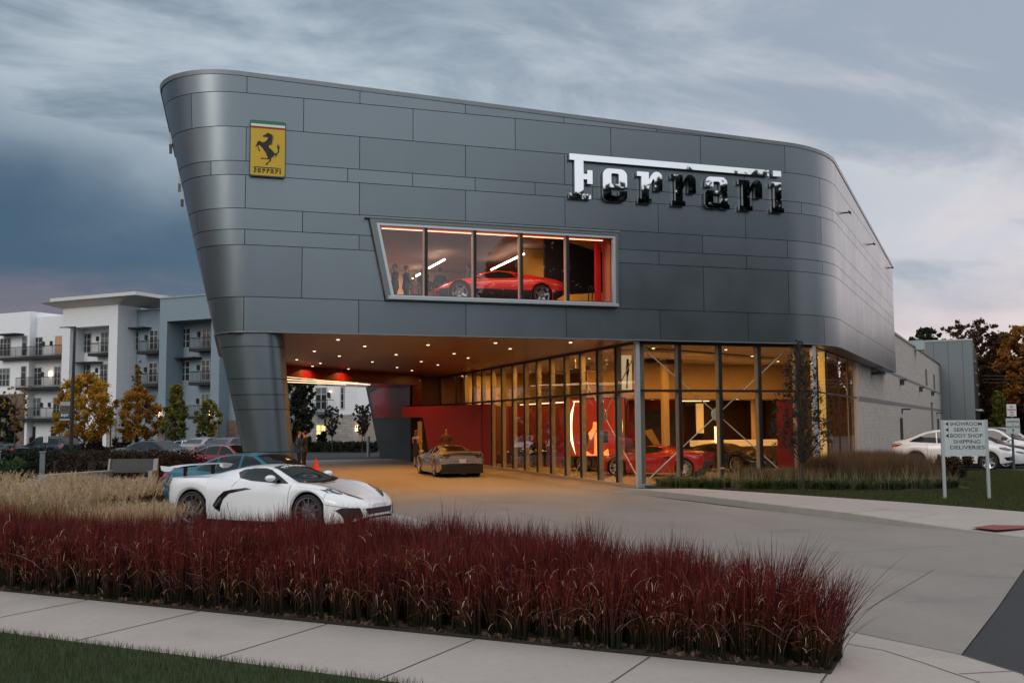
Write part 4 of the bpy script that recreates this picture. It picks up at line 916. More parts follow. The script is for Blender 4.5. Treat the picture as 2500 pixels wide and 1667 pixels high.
# white mid-engined sports car, the hero of the foreground
def build_mid(root, pm, rim, hero=False, seat=None, twotone=None):
    c = Car('mid', root, pm, 1); G = MT['carglass']
    c.both('side_window', [(-.66, 1.075), (-.56, 1.125), (-.30, 1.165), (.0, 1.168), (.18, 1.135), (.40, 1.03), (.60, .93), (.70, .885), (.45, .885), (-.2, .925), (-.52, .975)], 'side', G, off=.007, step=.04)
    c.both('quarter_window', [(-.66, 1.075), (-.52, .975), (-.46, .965), (-.44, 1.15), (-.56, 1.125)], 'side', MT['blackg'], off=.010, step=.04)
    c.patch('windshield', [(.12, -.50), (.10, 0), (.12, .50), (.52, .60), (.90, .69), (1.0, .35), (1.03, 0), (1.0, -.35), (.90, -.69), (.52, -.60)], 'top', G, step=.07)
    c.patch('rear_window', [(-.75, -.36), (-.75, .36), (-1.5, .34), (-1.5, -.34)], 'top', G)
    # boomerang side scoop
    if hero:
        c.both('side_scoop', [(-.12, .772), (-.28, .79), (-.62, .748), (-.78, .715), (-.92, .60), (-1.04, .43), (-.98, .36), (-.87, .30), (-.85, .42), (-.79, .56), (-.66, .672), (-.34, .738)], 'side', MT['blackg'], off=.008, step=.04)
        c.both('scoop_blade', [(-.86, .60), (-1.02, .42), (-.96, .40), (-.82, .56)], 'side', mat('scoop_inner', (.06, .06, .06), .5) if 'scoop_inner' not in bpy.data.materials else bpy.data.materials['scoop_inner'], off=.012, step=.05)
    else: c.both('side_vent', [(-.72, .78), (-.98, .80), (-1.02, .70), (-.86, .68)], 'side', MT['blackg'], off=.008, step=.04)
    c.both('headlamp', [(1.46, .83), (1.60, .70), (1.85, .56), (2.17, .35), (2.12, .48), (1.99, .63), (1.80, .76), (1.62, .83)], 'top', MT['lens'], off=.004, step=.04)
    c.both('tail_lamp', [(.40, .80), (.82, .82), (.84, .72), (.46, .70)], 'rear', MT['tail'])
    c.patch('rear_grille', [(-.7, .42), (.7, .42), (.75, .62), (-.75, .62)], 'rear', MT['grille'])
    c.patch('front_grille', [(-.30, .18), (.30, .18), (.50, .42), (-.50, .42)], 'front', MT['grille'], off=.008)
    c.both('air_intake', [(.50, .19), (.80, .17), (.90, .40), (.86, .45), (.62, .44)], 'front', MT['grille'], off=.012)
    for sg in (-1, 1):
        c.line([(.79, .86), (.78, .6), (.76, .18)], side=sg, wd=.010); c.line([(-.50, .95), (-.62, .80)], side=sg); c.line([(-.70, .5), (-.62, .18)], side=sg)
    [c.line([(1.02, sg*.66), (1.4, sg*.52), (2.0, sg*.30)], view='top', name='hood_seam', wd=.006) for sg in (-1, 1)]; c.line([(1.55, .52), (1.50, .47), (1.35, .415), (1.2, .40)], name='bumper_seam'); c.line([(2.28, .42), (2.1, .455), (1.7, .50), (1.58, .53)], name='bumper_seam')
    c.mirrors(.42, 1.0, pm, 1.0)
    c.wheels(rim, 5, style='double', rr=.275)
    return c
white_m = mat('white_car_paint', (.86, .88, .89), .30, coat=.9, spec=.5)
r0 = car_root('sports_car', 'white low sports car with rear wing parked in front, behind the red grass', 0, 0, A_P+R(2.5), xy=(2.12, 21.34)); r0.location.z = .14
hero = build_mid(r0, white_m, MT['rim_d'], True)
mb = MB()   # wing on two struts
prof = [(0, 0), (.10, .018), (.22, .02), (.33, 0), (.22, -.012), (.10, -.012)]
ys = np.linspace(-.90, .90, 17); vs = []
for y in ys:
    e = abs(y)/.90; z = 1.17+.03*(1-e**4); x = -2.38+.05*e**2
    vs += [(x+a, y, z+b*1.1) for a, b in prof]
n = len(prof); mb.add(vs, [(i*n+j, i*n+(j+1) % n, (i+1)*n+(j+1) % n, (i+1)*n+j) for i in range(16) for j in range(n)]+[tuple(range(n)), tuple(range(16*n, 17*n))])
for sg in (-1, 1): mb.prism([(-2.41, 1.12), (-2.33, 1.085), (-2.20, 1.09), (-2.11, 1.135), (-2.08, 1.18), (-2.43, 1.205)], lambda u, v, d: (u, sg*.905+d*sg, v), .03)
wing_ = mb.build('rear_wing', white_m, r0, smooth=True, sharp=40)
[part('wing_strut', MT['blackg'], wing_, lambda m: m.box(-2.25, -2.16, y_, y_+.025, .95, 1.18)) for y_ in (-.45, .42)]
def text_mesh(txt, size, name, m, parent, mtx, bold=0., extrude=.002, align='CENTER', cond=1., space=1.):
    cu_ = bpy.data.curves.new(name, 'FONT'); cu_.body = txt; cu_.size = size; cu_.extrude = extrude; cu_.align_x = align; cu_.align_y = 'CENTER'; cu_.offset = bold; cu_.space_character = space; cu_.resolution_u = 3
    o = bpy.data.objects.new(name, cu_); COL.objects.link(o); dg = bpy.context.evaluated_depsgraph_get(); dg.update()
    me = bpy.data.meshes.new_from_object(o.evaluated_get(dg)); COL.objects.unlink(o); bpy.data.objects.remove(o); bpy.data.curves.remove(cu_)
    me.transform(mtx @ Matrix.Diagonal((cond, 1, 1, 1))); me.materials.clear(); me.materials.append(m); me.name = name
    return link(bpy.data.objects.new(name, me), parent)
# banner letters across the top of the windscreen: laid on the glass
def screen_text(c, txt, x, y0, size):
    o = text_mesh(txt, size, 'windshield_lettering', MT['white'], c.root, Matrix.Identity(4), bold=.01, extrude=0, align='LEFT')
    for v in o.data.vertices:
        X = x-v.co.y*.9; Y = y0+v.co.x; h = c.bvh.ray_cast(Vector((X-.20, Y, 3)), Vector((0, 0, -1))); v.co = h[0]+Vector((.003, 0, .009))
screen_text(hero, 'Performance', .40, -.20, .15)
mb = MB()    # small cross-shaped badge and line beside the lettering
for q in ([(-.40, .0), (-.24, .0), (-.24, .012), (-.40, .012)], [(-.43, .05), (-.37, .095), (-.21, .095), (-.27, .05)], [(-.35, .035), (-.29, .11), (-.27, .11), (-.31, .035)]):
    vv = []
    for a, b in q: h = hero.bvh.ray_cast(Vector((.26-b*.9+.03, a, 3)), Vector((0, 0, -1))); vv.append(h[0]+Vector((.003, 0, .010)))
    mb.add(vv, [(0, 1, 2, 3)])
mb.build('windshield_badge', MT['white'], r0)

blue_m = paint('teal_blue_paint', (.012, .12, .18), .3)
r1 = car_root('sedan', 'teal blue sedan parked just beyond the white sports car', 0, 0, A_P, xy=(1.9, 25.9)); r1.location.z = .05; build_sedan(r1, blue_m, 1)
dark_m = paint('dark_grey_paint', (.022, .03, .036), .3)
r2 = car_root('sedan', 'dark grey sedan seen over the long brown hedge', 0, 0, A_P, xy=DL(50.5, 385)); build_sedan(r2, dark_m, 1)
red_m = paint('dark_red_paint', (.25, .012, .02))
r3 = car_root('sedan', 'dark red car with chrome window trim, half hidden by the teal sedan', 0, 0, A_P, xy=DL(43.5, 560)); r3.scale = (.97, .97, .93); build_sedan(r3, red_m, 0, chrome=True)
silver_m = paint('pale_silver_paint', (.38, .36, .36), .6)
r4 = car_root('sedan', 'silver hatchback with red tail lamps, between two trees behind the dark red car', 0, 0, R(60), xy=DL(61, 500)); build_sedan(r4, silver_m, 0, chrome=True)
navy_m = paint('slate_blue_paint', (.08, .10, .13), .5)
r5 = car_root('sedan', 'slate blue sedan with chrome trim right beside the big support leg', 0, 0, R(62), xy=DL(60, 558)); build_sedan(r5, navy_m, 0, chrome=True)
r6 = car_root('sedan', 'small white car farthest back, below the green-yellow tree', 0, 0, A_P, xy=DL(76, 460)); r6.location.z = -.4; build_sedan(r6, white_m, 0)
r7 = car_root('suv', 'dark blue SUV with chrome window line parked left of the lamp post', 0, 0, A_P+math.pi, xy=DL(79, 123)); r7.location.z = -.45; r7.scale = (1.05,)*3; build_sedan(r7, paint('midnight_paint', (.018, .026, .038), .4), 0, kind='suv', chrome=True)
r8 = car_root('sedan', 'black sedan cut off by the left picture edge', 0, 0, A_P+math.pi, xy=DL(77, 5)); r8.location.z = -.45; build_sedan(r8, paint('black_car_paint', (.012, .014, .017), .3), 0)
# white coupe SUV and the row behind it on the right
r9 = car_root('suv', 'white coupe-backed SUV parked behind the direction sign', 0, 0, A_P, xy=(33.1-P3.x*1.45+W3.x*.9, 34.5-P3.y*1.45+W3.y*.9)); build_sedan(r9, white_m, 1, kind='coupe_suv', chrome=False); r9.scale = (1.0, 1.0, 1.05)
v9 = Vector(r9.location)
for k, (lb, kd, col) in enumerate([('white sedan in the row second behind the direction sign', 'sedan', white_m), ('dark maroon sedan third in the row behind the direction sign', 'sedan', paint('maroon_paint', (.05, .015, .02), .4)), ('white SUV fourth in the row right of the direction sign', 'suv', white_m), ('black SUV fifth in the row, nearest the fire lane sign', 'suv', bpy.data.materials['black_car_paint']), ('grey van at the far end of the parking row', 'suv', silver_m)]):
    q = v9+W3*(2.85*(k+1)) + P3*(.7+.35*k); r_ = thing('sedan' if kd == 'sedan' else 'suv', lb, 'car', q, A_P, 'cars parked in the row by the brick wall'); build_sedan(r_, col, 0, kind=kd)
# silver grand tourer under the portico, seen from behind
gt_m = paint('warm_silver_paint', (.50, .49, .48), .85, .18)
r10 = thing('sports_car', 'silver sports car seen from behind under the portico', 'car', (11.0, 41.6, 0), R(90))
c = Car('gt', r10, gt_m, 1); G = MT['carglass']
c.both('side_window', [(-.75, 1.10), (-.4, 1.17), (0, 1.18), (.35, 1.09), (.8, .92), (0, .93), (-.6, .97)], 'side', G, off=.007)
c.patch('windshield', [(.2, -.5), (.2, .5), (.8, .62), (1.05, .66), (1.05, -.66), (.8, -.62)], 'top', G)
c.patch('rear_window', [(-.62, -.42), (-.62, .42), (-1.25, .40), (-1.72, .50), (-1.72, -.50), (-1.25, -.40)], 'top', MT['blackg'])
c.both('tail_lamp', [(.50, .90), (.90, .92), (.93, .80), (.88, .77), (.60, .78)], 'rear', MT['lens_d'], off=.006)
c.patch('diffuser', [(-.82, .40), (.82, .40), (.90, .52), (.55, .56), (-.55, .56), (-.90, .52)], 'rear', MT['blackg'], off=.008)
part('lower_diffuser', MT['black'], r10, lambda m: m.box(-2.34, -1.9, -.86, .86, .16, .44))
c.line([(-.52, .80), (-.46, .66), (.46, .66), (.52, .80)], view='rear', name='plate_recess', wd=.014)
c.plate(-2.325, .66, MT['plate'])
part('rear_spoiler_lip', gt_m, r10, lambda m: m.obox((-2.34, -.80, 1.0), (.16, 0, .02), (0, 1.6, 0), (0, 0, .02)))
for sg in (-1, 1):
    c.line([(.9, .86), (.85, .5), (.86, .2)], side=sg)
    c.patch('side_vent', [(.92, .30), (1.0, .30), (.90, .62)], 'side', MT['black'], side=sg, off=.006)
for y in (-.62, -.46, .46, .62): part('exhaust', MT['trim'], r10, lambda m: m.lathe([(.045, -2.37), (.05, -2.30)], 14, axis='x', o=(0, y, .34)))
c.mirrors(.62, .99, gt_m, 1.02); c.wheels(MT['rim_s'], 5, rr=.25)
# cars in the hall
red_p = mat('italian_red_paint', (.34, .006, .008), .22, coat=.8)
r11 = thing('sports_car', 'glossy red sports car on show behind the front glass', 'car', (18.35, 36.9, .03), R(134)); build_mid(r11, red_p, MT['rim_s'])
blk_p = mat('show_black_paint', (.006, .006, .007), .15, coat=.8)
r12 = thing('sports_car', 'black sports car on show right of the red one', 'car', (22.6, 38.6, .03), R(-65)); build_mid(r12, blk_p, MT['rim_d'])
r13 = thing('sports_car', 'dark car on show behind the side glass, near the lit poster', 'car', (18.6, 41.4, .03), R(150)); build_mid(r13, paint('bronze_paint', (.06, .04, .02), .5), MT['rim_d'])
r14 = thing('sports_car', 'black car on show deep in the hall beside the red partition', 'car', (17.2, 47.0, .03), R(165)); build_mid(r14, blk_p, MT['rim_d'])
# classic wedge upstairs
r15 = thing('classic_car', 'red and black classic wedge sports car in the upper window', 'car', (10.37, 33.0, UF), math.pi); r15.scale = (1.04, 1.04, 1.1)
cl_m = paint('classic_red_paint', (.62, .03, .015), rough=.2); c = Car('wedge', r15, cl_m, 1)
c.both('lower_panel', [(-2.17, .36), (-2.05, .20), (-1.81, .18), (-1.80, .48), (-2.18, .50)], 'side', MT['black'], off=.003); 
c.both('lower_panel', [(-1.04, .15), (1.02, .15), (1.03, .47), (-1.05, .47)], 'side', MT['black'], off=.003)
c.both('lower_panel', [(1.78, .17), (2.1, .2), (2.17, .33), (2.15, .40), (1.77, .47)], 'side', MT['black'], off=.003)
c.both('side_window', [(-.62, .86), (-.40, 1.02), (0, 1.06), (.32, 1.01), (.92, .80), (0, .82)], 'side', MT['carglass'], off=.003)
c.both('rear_quarter_vent', [(-.9, .88), (-.68, .88), (-.5, .99), (-.62, 1.0)], 'side', MT['blackg'], off=.004)
c.patch('windshield', [(.28, -.5), (.28, .5), (.95, .68), (.95, -.68)], 'top', MT['carglass']); c.patch('rear_window', [(-.5, -.45), (-.5, .45), (-.8, .5), (-.8, -.5)], 'top', MT['carglass'])
for sg in (-1, 1): c.line([(-2.15, .65), (-1.7, .70), (0, .66), (1.2, .63), (1.9, .52)], side=sg, m=mat('crease_sheen', (.8, .25, .18), .15, coat=1) if 'crease_sheen' not in bpy.data.materials else bpy.data.materials['crease_sheen'], wd=.016, name='side_crease')  # paler red strip paints a sheen along the crease
c.both('tail_lamp', [(.4, .72), (.75, .72), (.75, .62), (.4, .62)], 'rear', MT['tail'])
c.wheels(MT['rim_s'], 5, style='wide', rr=.235); c.mirrors(.7, .86, cl_m, .92)
# ------------------------------------------------------------------ signs
def arc(cx, cz, r, a0, a1, n=6): return [(cx+r*math.cos(R(a0+(a1-a0)*i/n)), cz+r*math.sin(R(a0+(a1-a0)*i/n))) for i in range(n+1)]
def rshape(dx): return [(x+dx, z) for x, z in [(14.53, 10.60), (14.97, 10.60), (14.97, 10.34), (15.06, 10.50)]+arc(15.27, 10.43, .205, 125, 0, 8)+[(15.475, 9.99), (15.18, 9.985), (15.18, 10.33), (15.155, 10.385), (15.11, 10.35), (14.965, 10.08), (14.965, 9.69), (15.06, 9.69), (15.06, 9.52), (14.55, 9.52), (14.55, 9.685), (14.69, 9.685), (14.69, 10.445), (14.53, 10.445)]]
LET = [([(12.09, 11.02), (19.67, 11.02), (19.67, 10.81), (12.585, 10.81), (12.585, 10.37), (12.72, 10.37), (12.72, 10.505), (12.905, 10.505), (12.905, 10.045), (12.715, 10.045), (12.715, 10.19), (12.58, 10.19), (12.575, 9.695), (12.845, 9.69), (12.845, 9.525), (12.065, 9.52), (12.065, 9.695), (12.265, 9.695), (12.265, 10.81), (12.09, 10.81)], []),
 (arc(13.93, 10.39, .23, 0, 90)+arc(13.51, 10.39, .23, 90, 180)+arc(13.50, 9.72, .22, 180, 270)+arc(13.95, 9.72, .21, 270, 360)+[(14.16, 9.885), (13.87, 9.865), (13.87, 9.74), (13.83, 9.71), (13.62, 9.71), (13.585, 9.745), (13.585, 9.985), (14.16, 9.985)], [[(13.585, 10.105), (13.86, 10.105), (13.86, 10.43), (13.82, 10.465), (13.62, 10.465), (13.585, 10.43)]]),
 (rshape(0), []), (rshape(1.276), []),
 ([(17.14, 10.265)]+arc(17.32, 10.44, .18, 180, 90)+arc(17.79, 10.44, .19, 90, 0)+[(17.98, 9.71), (18.06, 9.67), (18.06, 9.52), (17.76, 9.52), (17.69, 9.56), (17.6, 9.52)]+arc(17.28, 9.70, .18, 270, 180)+arc(17.26, 9.98, .16, 180, 90)+[(17.70, 10.14), (17.70, 10.42), (17.65, 10.465), (17.48, 10.465), (17.43, 10.42), (17.43, 10.265)], [[(17.42, 9.71), (17.67, 9.71), (17.70, 9.74), (17.70, 10.03), (17.44, 10.03), (17.41, 10.0)]]),
 (rshape(3.9), []),
 ([(19.73, 10.605), (20.16, 10.605), (20.16, 9.69), (20.25, 9.69), (20.25, 9.53), (19.73, 9.53), (19.73, 9.69), (19.87, 9.69), (19.87, 10.45), (19.73, 10.45)], []), ([(19.83, 11.02), (20.165, 11.02), (20.165, 10.82), (19.83, 10.82)], [])]
ws = thing('wordmark_sign', 'big mirror chrome letters mounted on the upper right of the front facade', 'sign', (16.2, Y0, 9.5))
for k, (o, h) in enumerate(LET):
    tilt = rnd.uniform(-.02, .02)
    mb = MB(); mb.prism(o, lambda u, v, d: (u-16.2, -.16+d+(u-16)*.002*tilt, v-9.5), .11, holes=h); ob = mb.build('letter' if k < 7 else 'letter_dot', [MT['chrome'], MT['chrome_side']], ws)
    for p in ob.data.polygons: p.material_index = 0 if abs(p.normal.y) > .8 else 1
for x, z in ((12.42, 10.9), (15.9, 10.9), (19.2, 10.9), (13.4, 9.8), (14.8, 9.8), (16.1, 9.8), (17.2, 10.3), (18.7, 9.8), (20, 9.8)): part('stand_off', MT['chrome_side'], ws, lambda m: m.tube([(x-16.2, -.05, z-9.5), (x-16.2, 0, z-9.5)], .02, 6))
bs = thing('badge_sign', 'yellow rectangular badge with a black prancing horse under a green, white and red band', 'sign', (2.42, Y0, 9.55))
def rrect(x0, x1, z0, z1, r): return arc(x1-r, z1-r, r, 0, 90, 4)+arc(x0+r, z1-r, r, 90, 180, 4)+arc(x0+r, z0+r, r, 180, 270, 4)+arc(x1-r, z0+r, r, 270, 360, 4)
BL = lambda y: (lambda u, v, d: (u-2.42, y+d, v-9.55))
part('frame', MT['blackg'], bs, lambda m: m.prism(rrect(1.885, 2.935, 9.535, 11.225, .06), BL(-.14), .14))
YL = mat('badge_yellow', (.62, .40, .010), .35, var=.03)
part('face', YL, bs, lambda m: m.prism(rrect(1.912, 2.908, 9.565, 11.20, .05), BL(-.149), .012))
part('green_stripe', mat('badge_green', (.005, .20, .07), .4), bs, lambda m: m.prism([(1.912, 11.12), (2.908, 11.12), (2.908, 11.16), (2.88, 11.198), (1.94, 11.198), (1.912, 11.16)], BL(-.153), .004))
part('white_stripe', MT['white'], bs, lambda m: m.prism([(1.912, 11.045), (2.908, 11.045), (2.908, 11.118), (1.912, 11.118)], BL(-.153), .004))
part('red_stripe', mat('badge_red', (.33, .01, .012), .4), bs, lambda m: m.prism([(1.912, 10.985), (2.908, 10.985), (2.908, 11.043), (1.912, 11.043)], BL(-.153), .004))
HORSE = [(2.262, 10.748), (2.274, 10.778), (2.322, 10.801), (2.37, 10.831), (2.352, 10.852), (2.385, 10.848), (2.405, 10.872), (2.428, 10.855), (2.458, 10.851), (2.489, 10.828), (2.544, 10.817), (2.505, 10.804), (2.581, 10.768), (2.517, 10.77), (2.587, 10.722), (2.524, 10.726), (2.58, 10.669), (2.525, 10.678), (2.565, 10.619), (2.516, 10.633), (2.556, 10.569), (2.504, 10.59), (2.557, 10.512), (2.493, 10.55), (2.521, 10.493), (2.463, 10.507), (2.43, 10.476), (2.456, 10.411), (2.51, 10.368), (2.572, 10.309), (2.6, 10.264), (2.634, 10.257), (2.672, 10.269), (2.697, 10.311), (2.706, 10.368), (2.69, 10.43), (2.674, 10.477), (2.692, 10.518), (2.725, 10.553), (2.71, 10.488), (2.726, 10.465), (2.75, 10.523), (2.746, 10.451), (2.757, 10.471), (2.739, 10.387), (2.737, 10.323), (2.722, 10.274), (2.687, 10.239), (2.672, 10.214), (2.681, 10.162), (2.657, 10.197), (2.642, 10.164), (2.617, 10.106), (2.623, 10.162), (2.634, 10.195), (2.604, 10.216), (2.592, 10.176), (2.559, 10.141), (2.521, 10.114), (2.502, 10.081), (2.514, 10.042), (2.499, 10.009), (2.447, 9.973), (2.417, 9.931), (2.402, 9.891), (2.349, 9.891), (2.352, 9.918), (2.394, 9.953), (2.431, 9.993), (2.469, 10.031), (2.465, 10.07), (2.43, 10.056), (2.362, 10.067), (2.301, 10.073), (2.248, 10.053), (2.207, 10.066), (2.225, 10.091), (2.286, 10.096), (2.346, 10.093), (2.407, 10.085), (2.414, 10.114), (2.383, 10.167), (2.36, 10.236), (2.344, 10.275), (2.298, 10.319), (2.267, 10.38), (2.205, 10.43), (2.19, 10.469), (2.159, 10.474), (2.129, 10.448), (2.142, 10.385), (2.169, 10.34), (2.189, 10.31), (2.177, 10.285), (2.147, 10.299), (2.134, 10.337), (2.115, 10.399), (2.106, 10.47), (2.129, 10.511), (2.114, 10.486), (2.084, 10.436), (2.077, 10.412), (2.051, 10.41), (2.058, 10.45), (2.083, 10.492), (2.105, 10.557), (2.135, 10.599), (2.173, 10.602), (2.211, 10.582), (2.249, 10.561), (2.294, 10.573), (2.355, 10.613), (2.392, 10.661), (2.414, 10.71), (2.407, 10.729), (2.372, 10.723), (2.338, 10.736), (2.292, 10.724)]
part('horse_emblem', MT['black'], bs, lambda m: m.prism(HORSE, BL(-.156), .007))
mb = MB(); kx = .792/8.185; kz_ = .172/1.50
for o, h in LET:
    f = lambda q: [(2.01+(x-12.065)*kx, 9.645+(z-9.52)*kz_) for x, z in q]; mb.prism(f(o), BL(-.156), .007, holes=[f(q) for q in h])
mb.build('badge_lettering', MT['black'], bs)
# white letters of the sign on the hidden left flank, seen edge-on
fs_ = thing('flank_sign', 'sign on the left flank of the building seen edge-on as small white slivers', 'sign', (0, 0, 0))
for z0, z1 in ((10.98, 11.35), (9.74, 9.95), (9.25, 9.6)):
    z_ = (z0+z1)/2
    part('letter', MT['white'], fs_, lambda m: m.box(XLf(z_)-.06, XLf(z_)+.03, 32.6, 33.8, z0, z1))

def fit_text(txt, o, ex, ez, n, x0, x1, zc, cap, m, parent, name='lettering', bold=.012):
    """text stretched to run x0..x1 along ex on a panel with origin o; cap = capital height"""
    ob = text_mesh(txt, 1.0, name, m, parent, Matrix.Identity(4), bold=bold, extrude=.0, align='LEFT')
    vs = ob.data.vertices; xs = [v.co.x for v in vs]; ys = [v.co.y for v in vs]; a, b = min(xs), max(xs); c, d = min(ys), max(ys)
    for v in vs:
        X = x0+(v.co.x-a)/(b-a)*(x1-x0); Z = zc+((v.co.y-c)/(d-c)-.5)*cap; v.co = o+ex*X+ez*Z+n*.0
    return ob
# direction sign on the lawn
A_, B_ = Vector((19.79, 22.29, 0)), Vector((20.83, 21.70, 0)); ex = (B_-A_).normalized(); nn = Vector((ex.y, -ex.x, 0)); Wd = (B_-A_).length
ds = thing('direction_sign', 'pale grey direction sign on two square posts in the lawn', 'sign', A_)
SGN = mat('pale_sign_face', (.52, .57, .58), .55, var=.03); PST = mat('pale_sign_post', (.40, .45, .46), .5)
def dbox(name, x0, x1, y0, y1, z0, z1, m, par): return part(name, m, par, lambda mb: mb.obox(ex*x0+nn*y0+Vector((0, 0, z0)), ex*(x1-x0), nn*(y1-y0), (0, 0, z1-z0)))
dbox('panel', .075, Wd-.075, -.02, .035, 1.215, 2.185, SGN, ds); dbox('post', 0, .075, -.05, .045, 0, 2.195, PST, ds); dbox('post', Wd-.075, Wd, -.05, .045, 0, 2.195, PST, ds)
ez = Vector((0, 0, 1)); SK = 505.
for txt, a, b, zc in (('SHOWROOM', 870, 1278, 2.085), ('SERVICE', 918, 1232, 1.925), ('BODY SHOP', 870, 1285, 1.765), ('SHIPPING', 907, 1252, 1.605), ('DELIVERIES', 862, 1305, 1.45)):
    fit_text(txt, nn*.0385, ex, ez, nn, (a-752)/SK, (b-752)/SK, zc, .10, MT['black'], ds, bold=.006)
for zc, d in ((2.085, 0), (1.925, 0), (1.765, 0), (1.605, 1), (1.45, 1)):
    x0, x1 = ((810-752)/SK, (850-752)/SK) if not d else ((1350-752)/SK, (1315-752)/SK)
    part('arrow', MT['black'], ds, lambda m: m.add([ex*x0+ez*zc+nn*.0385, ex*x1+ez*(zc+.06)+nn*.0385, ex*x1+ez*(zc-.06)+nn*.0385], [(0, 1, 2)]))
# fire lane + receiving signs share one post
ps = thing('fire_lane_sign', 'green-grey post with a no parking fire lane plate above a shipping and receiving plate', 'sign', (33.28, 33.32, 0))
e2 = cr0.copy(); n2 = -fh
part('post', mat('green_post', (.10, .16, .15), .5, .4), ps, lambda m: m.box(-.035, .035, -.035, .035, 0, 2.75))
def facing(name, x0, x1, z0, z1, y, m, par, th=.01): return part(name, m, par, lambda mb: mb.obox(e2*x0+n2*y+ez*z0, e2*(x1-x0), n2*th, ez*(z1-z0)))
facing('fire_lane_plate', -.22, .18, 2.32, 2.83, .05, MT['white'], ps); facing('receiving_plate', -.28, .30, 1.60, 2.24, .05, SGN, ps)
RT = mat('sign_red', (.35, .02, .02), .5); BLU = mat('sign_blue', (.01, .07, .30), .5)
for t, a, b, zc, cap, m_ in (('NO', -.09, .05, 2.72, .09, MT['black']), ('PARKING', -.19, .15, 2.60, .075, RT), ('FIRE', -.10, .06, 2.49, .06, MT['black']), ('LANE', -.11, .07, 2.39, .06, MT['black']), ('SHIPPING', -.24, .26, 2.10, .08, MT['black']), ('&', -.01, .04, 1.99, .07, MT['black']), ('RECEIVING', -.25, .27, 1.88, .08, MT['black'])):
    fit_text(t, n2*.066, e2, ez, n2, a, b, zc, cap, m_, ps, bold=.01 if m_ is not RT else .03)
part('arrow', MT['black'], ps, lambda m: (m.add([e2*-.045+ez*1.74+n2*.066, e2*.055+ez*1.74+n2*.066, e2*.005+ez*1.81+n2*.066], [(0, 1, 2)]), m.add([e2*-.008+ez*1.64+n2*.066, e2*.018+ez*1.64+n2*.066, e2*.018+ez*1.75+n2*.066, e2*-.008+ez*1.75+n2*.066], [(0, 1, 2, 3)])))
# street lamp with banner
lx, ly = DL(75, 177); gl = -.42
sl_ = thing('street_lamp', 'tall black lamp post with a single flat head and a banner, before the white apartments', 'street lamp', (lx, ly, gl))
part('pole', MT['black'], sl_, lambda m: m.tube([(0, 0, 0), (.03, 0, 10.05)], [.15, .085], 10)); part('base', MT['kerb'], sl_, lambda m: m.lathe([(.3, 0), (.3, .5), (0, .5)], 16))
part('arm', MT['black'], sl_, lambda m: m.tube([(.03, 0, 10.0), tuple(e2*-.75+ez*9.98)], .05, 8))
lh = part('lamp_head', MT['black'], sl_, lambda m: m.obox(e2*-1.05+ez*9.93+n2*-.16, e2*.72, n2*.32, ez*.07))
part('lens', mat('dim_lens', (.8, .7, .5), .5, emit=(1, .72, .4), es=.5), lh, lambda m: m.obox(e2*-.95+ez*9.915+n2*-.12, e2*.5, n2*.24, ez*.012))
bn = thing('street_banner', 'hanging banner reading ENJOY on the lamp post', 'banner', (lx, ly, gl))
BX0, BX1 = -.86, -.10
part('cloth', mat('banner_grey', (.35, .38, .38), .8), bn, lambda m: m.obox(e2*BX0+ez*2.98+n2*.10, e2*(BX1-BX0), n2*.012, ez*1.42))
part('dark_panel', mat('banner_dark', (.025, .055, .065), .8), bn, lambda m: m.obox(e2*BX0+ez*3.12+n2*.114, e2*(BX1-BX0), n2*.003, ez*.46))
part('picture_panel', mat('banner_picture', (.09, .07, .06), .8, var=.6, vscale=5), bn, lambda m: m.obox(e2*BX0+ez*3.6+n2*.114, e2*(BX1-BX0), n2*.003, ez*.5))
fit_text('ENJOY', n2*.12, e2, ez, n2, BX0+.1, BX1-.08, 3.36, .24, MT['white'], bn, bold=.03)
for z in (2.98, 4.4): part('banner_rod', MT['black'], bn, lambda m: m.tube([tuple(ez*z+n2*.1), tuple(e2*BX0+ez*z+n2*.1)], .02, 6))
# accessible parking sign
hx, hy = DL(88, 272.5); hs = thing('accessible_parking_sign', 'green post with a blue wheelchair parking plate between the yellow trees', 'sign', (hx, hy, -.45))
part('post', bpy.data.materials['green_post'], hs, lambda m: m.box(-.05, .05, -.05, .05, 0, 3.9)); facing('plate', -.25, .25, 3.3, 4.3, .08, SGN, hs); facing('blue_panel', -.15, .15, 3.6, 4.0, .094, BLU, hs, .004)
part('wheelchair_symbol', MT['white'], hs, lambda m: (m.tube([tuple(e2*(-.02+.07*math.cos(t))+ez*(3.74+.07*math.sin(t))+n2*.105) for t in np.linspace(-2.6, 1.2, 9)], .012, 5), m.tube([tuple(e2*-.03+ez*3.95+n2*.105), tuple(e2*-.02+ez*3.80+n2*.105), tuple(e2*.06+ez*3.78+n2*.105), tuple(e2*.09+ez*3.68+n2*.105)], .014, 5)))
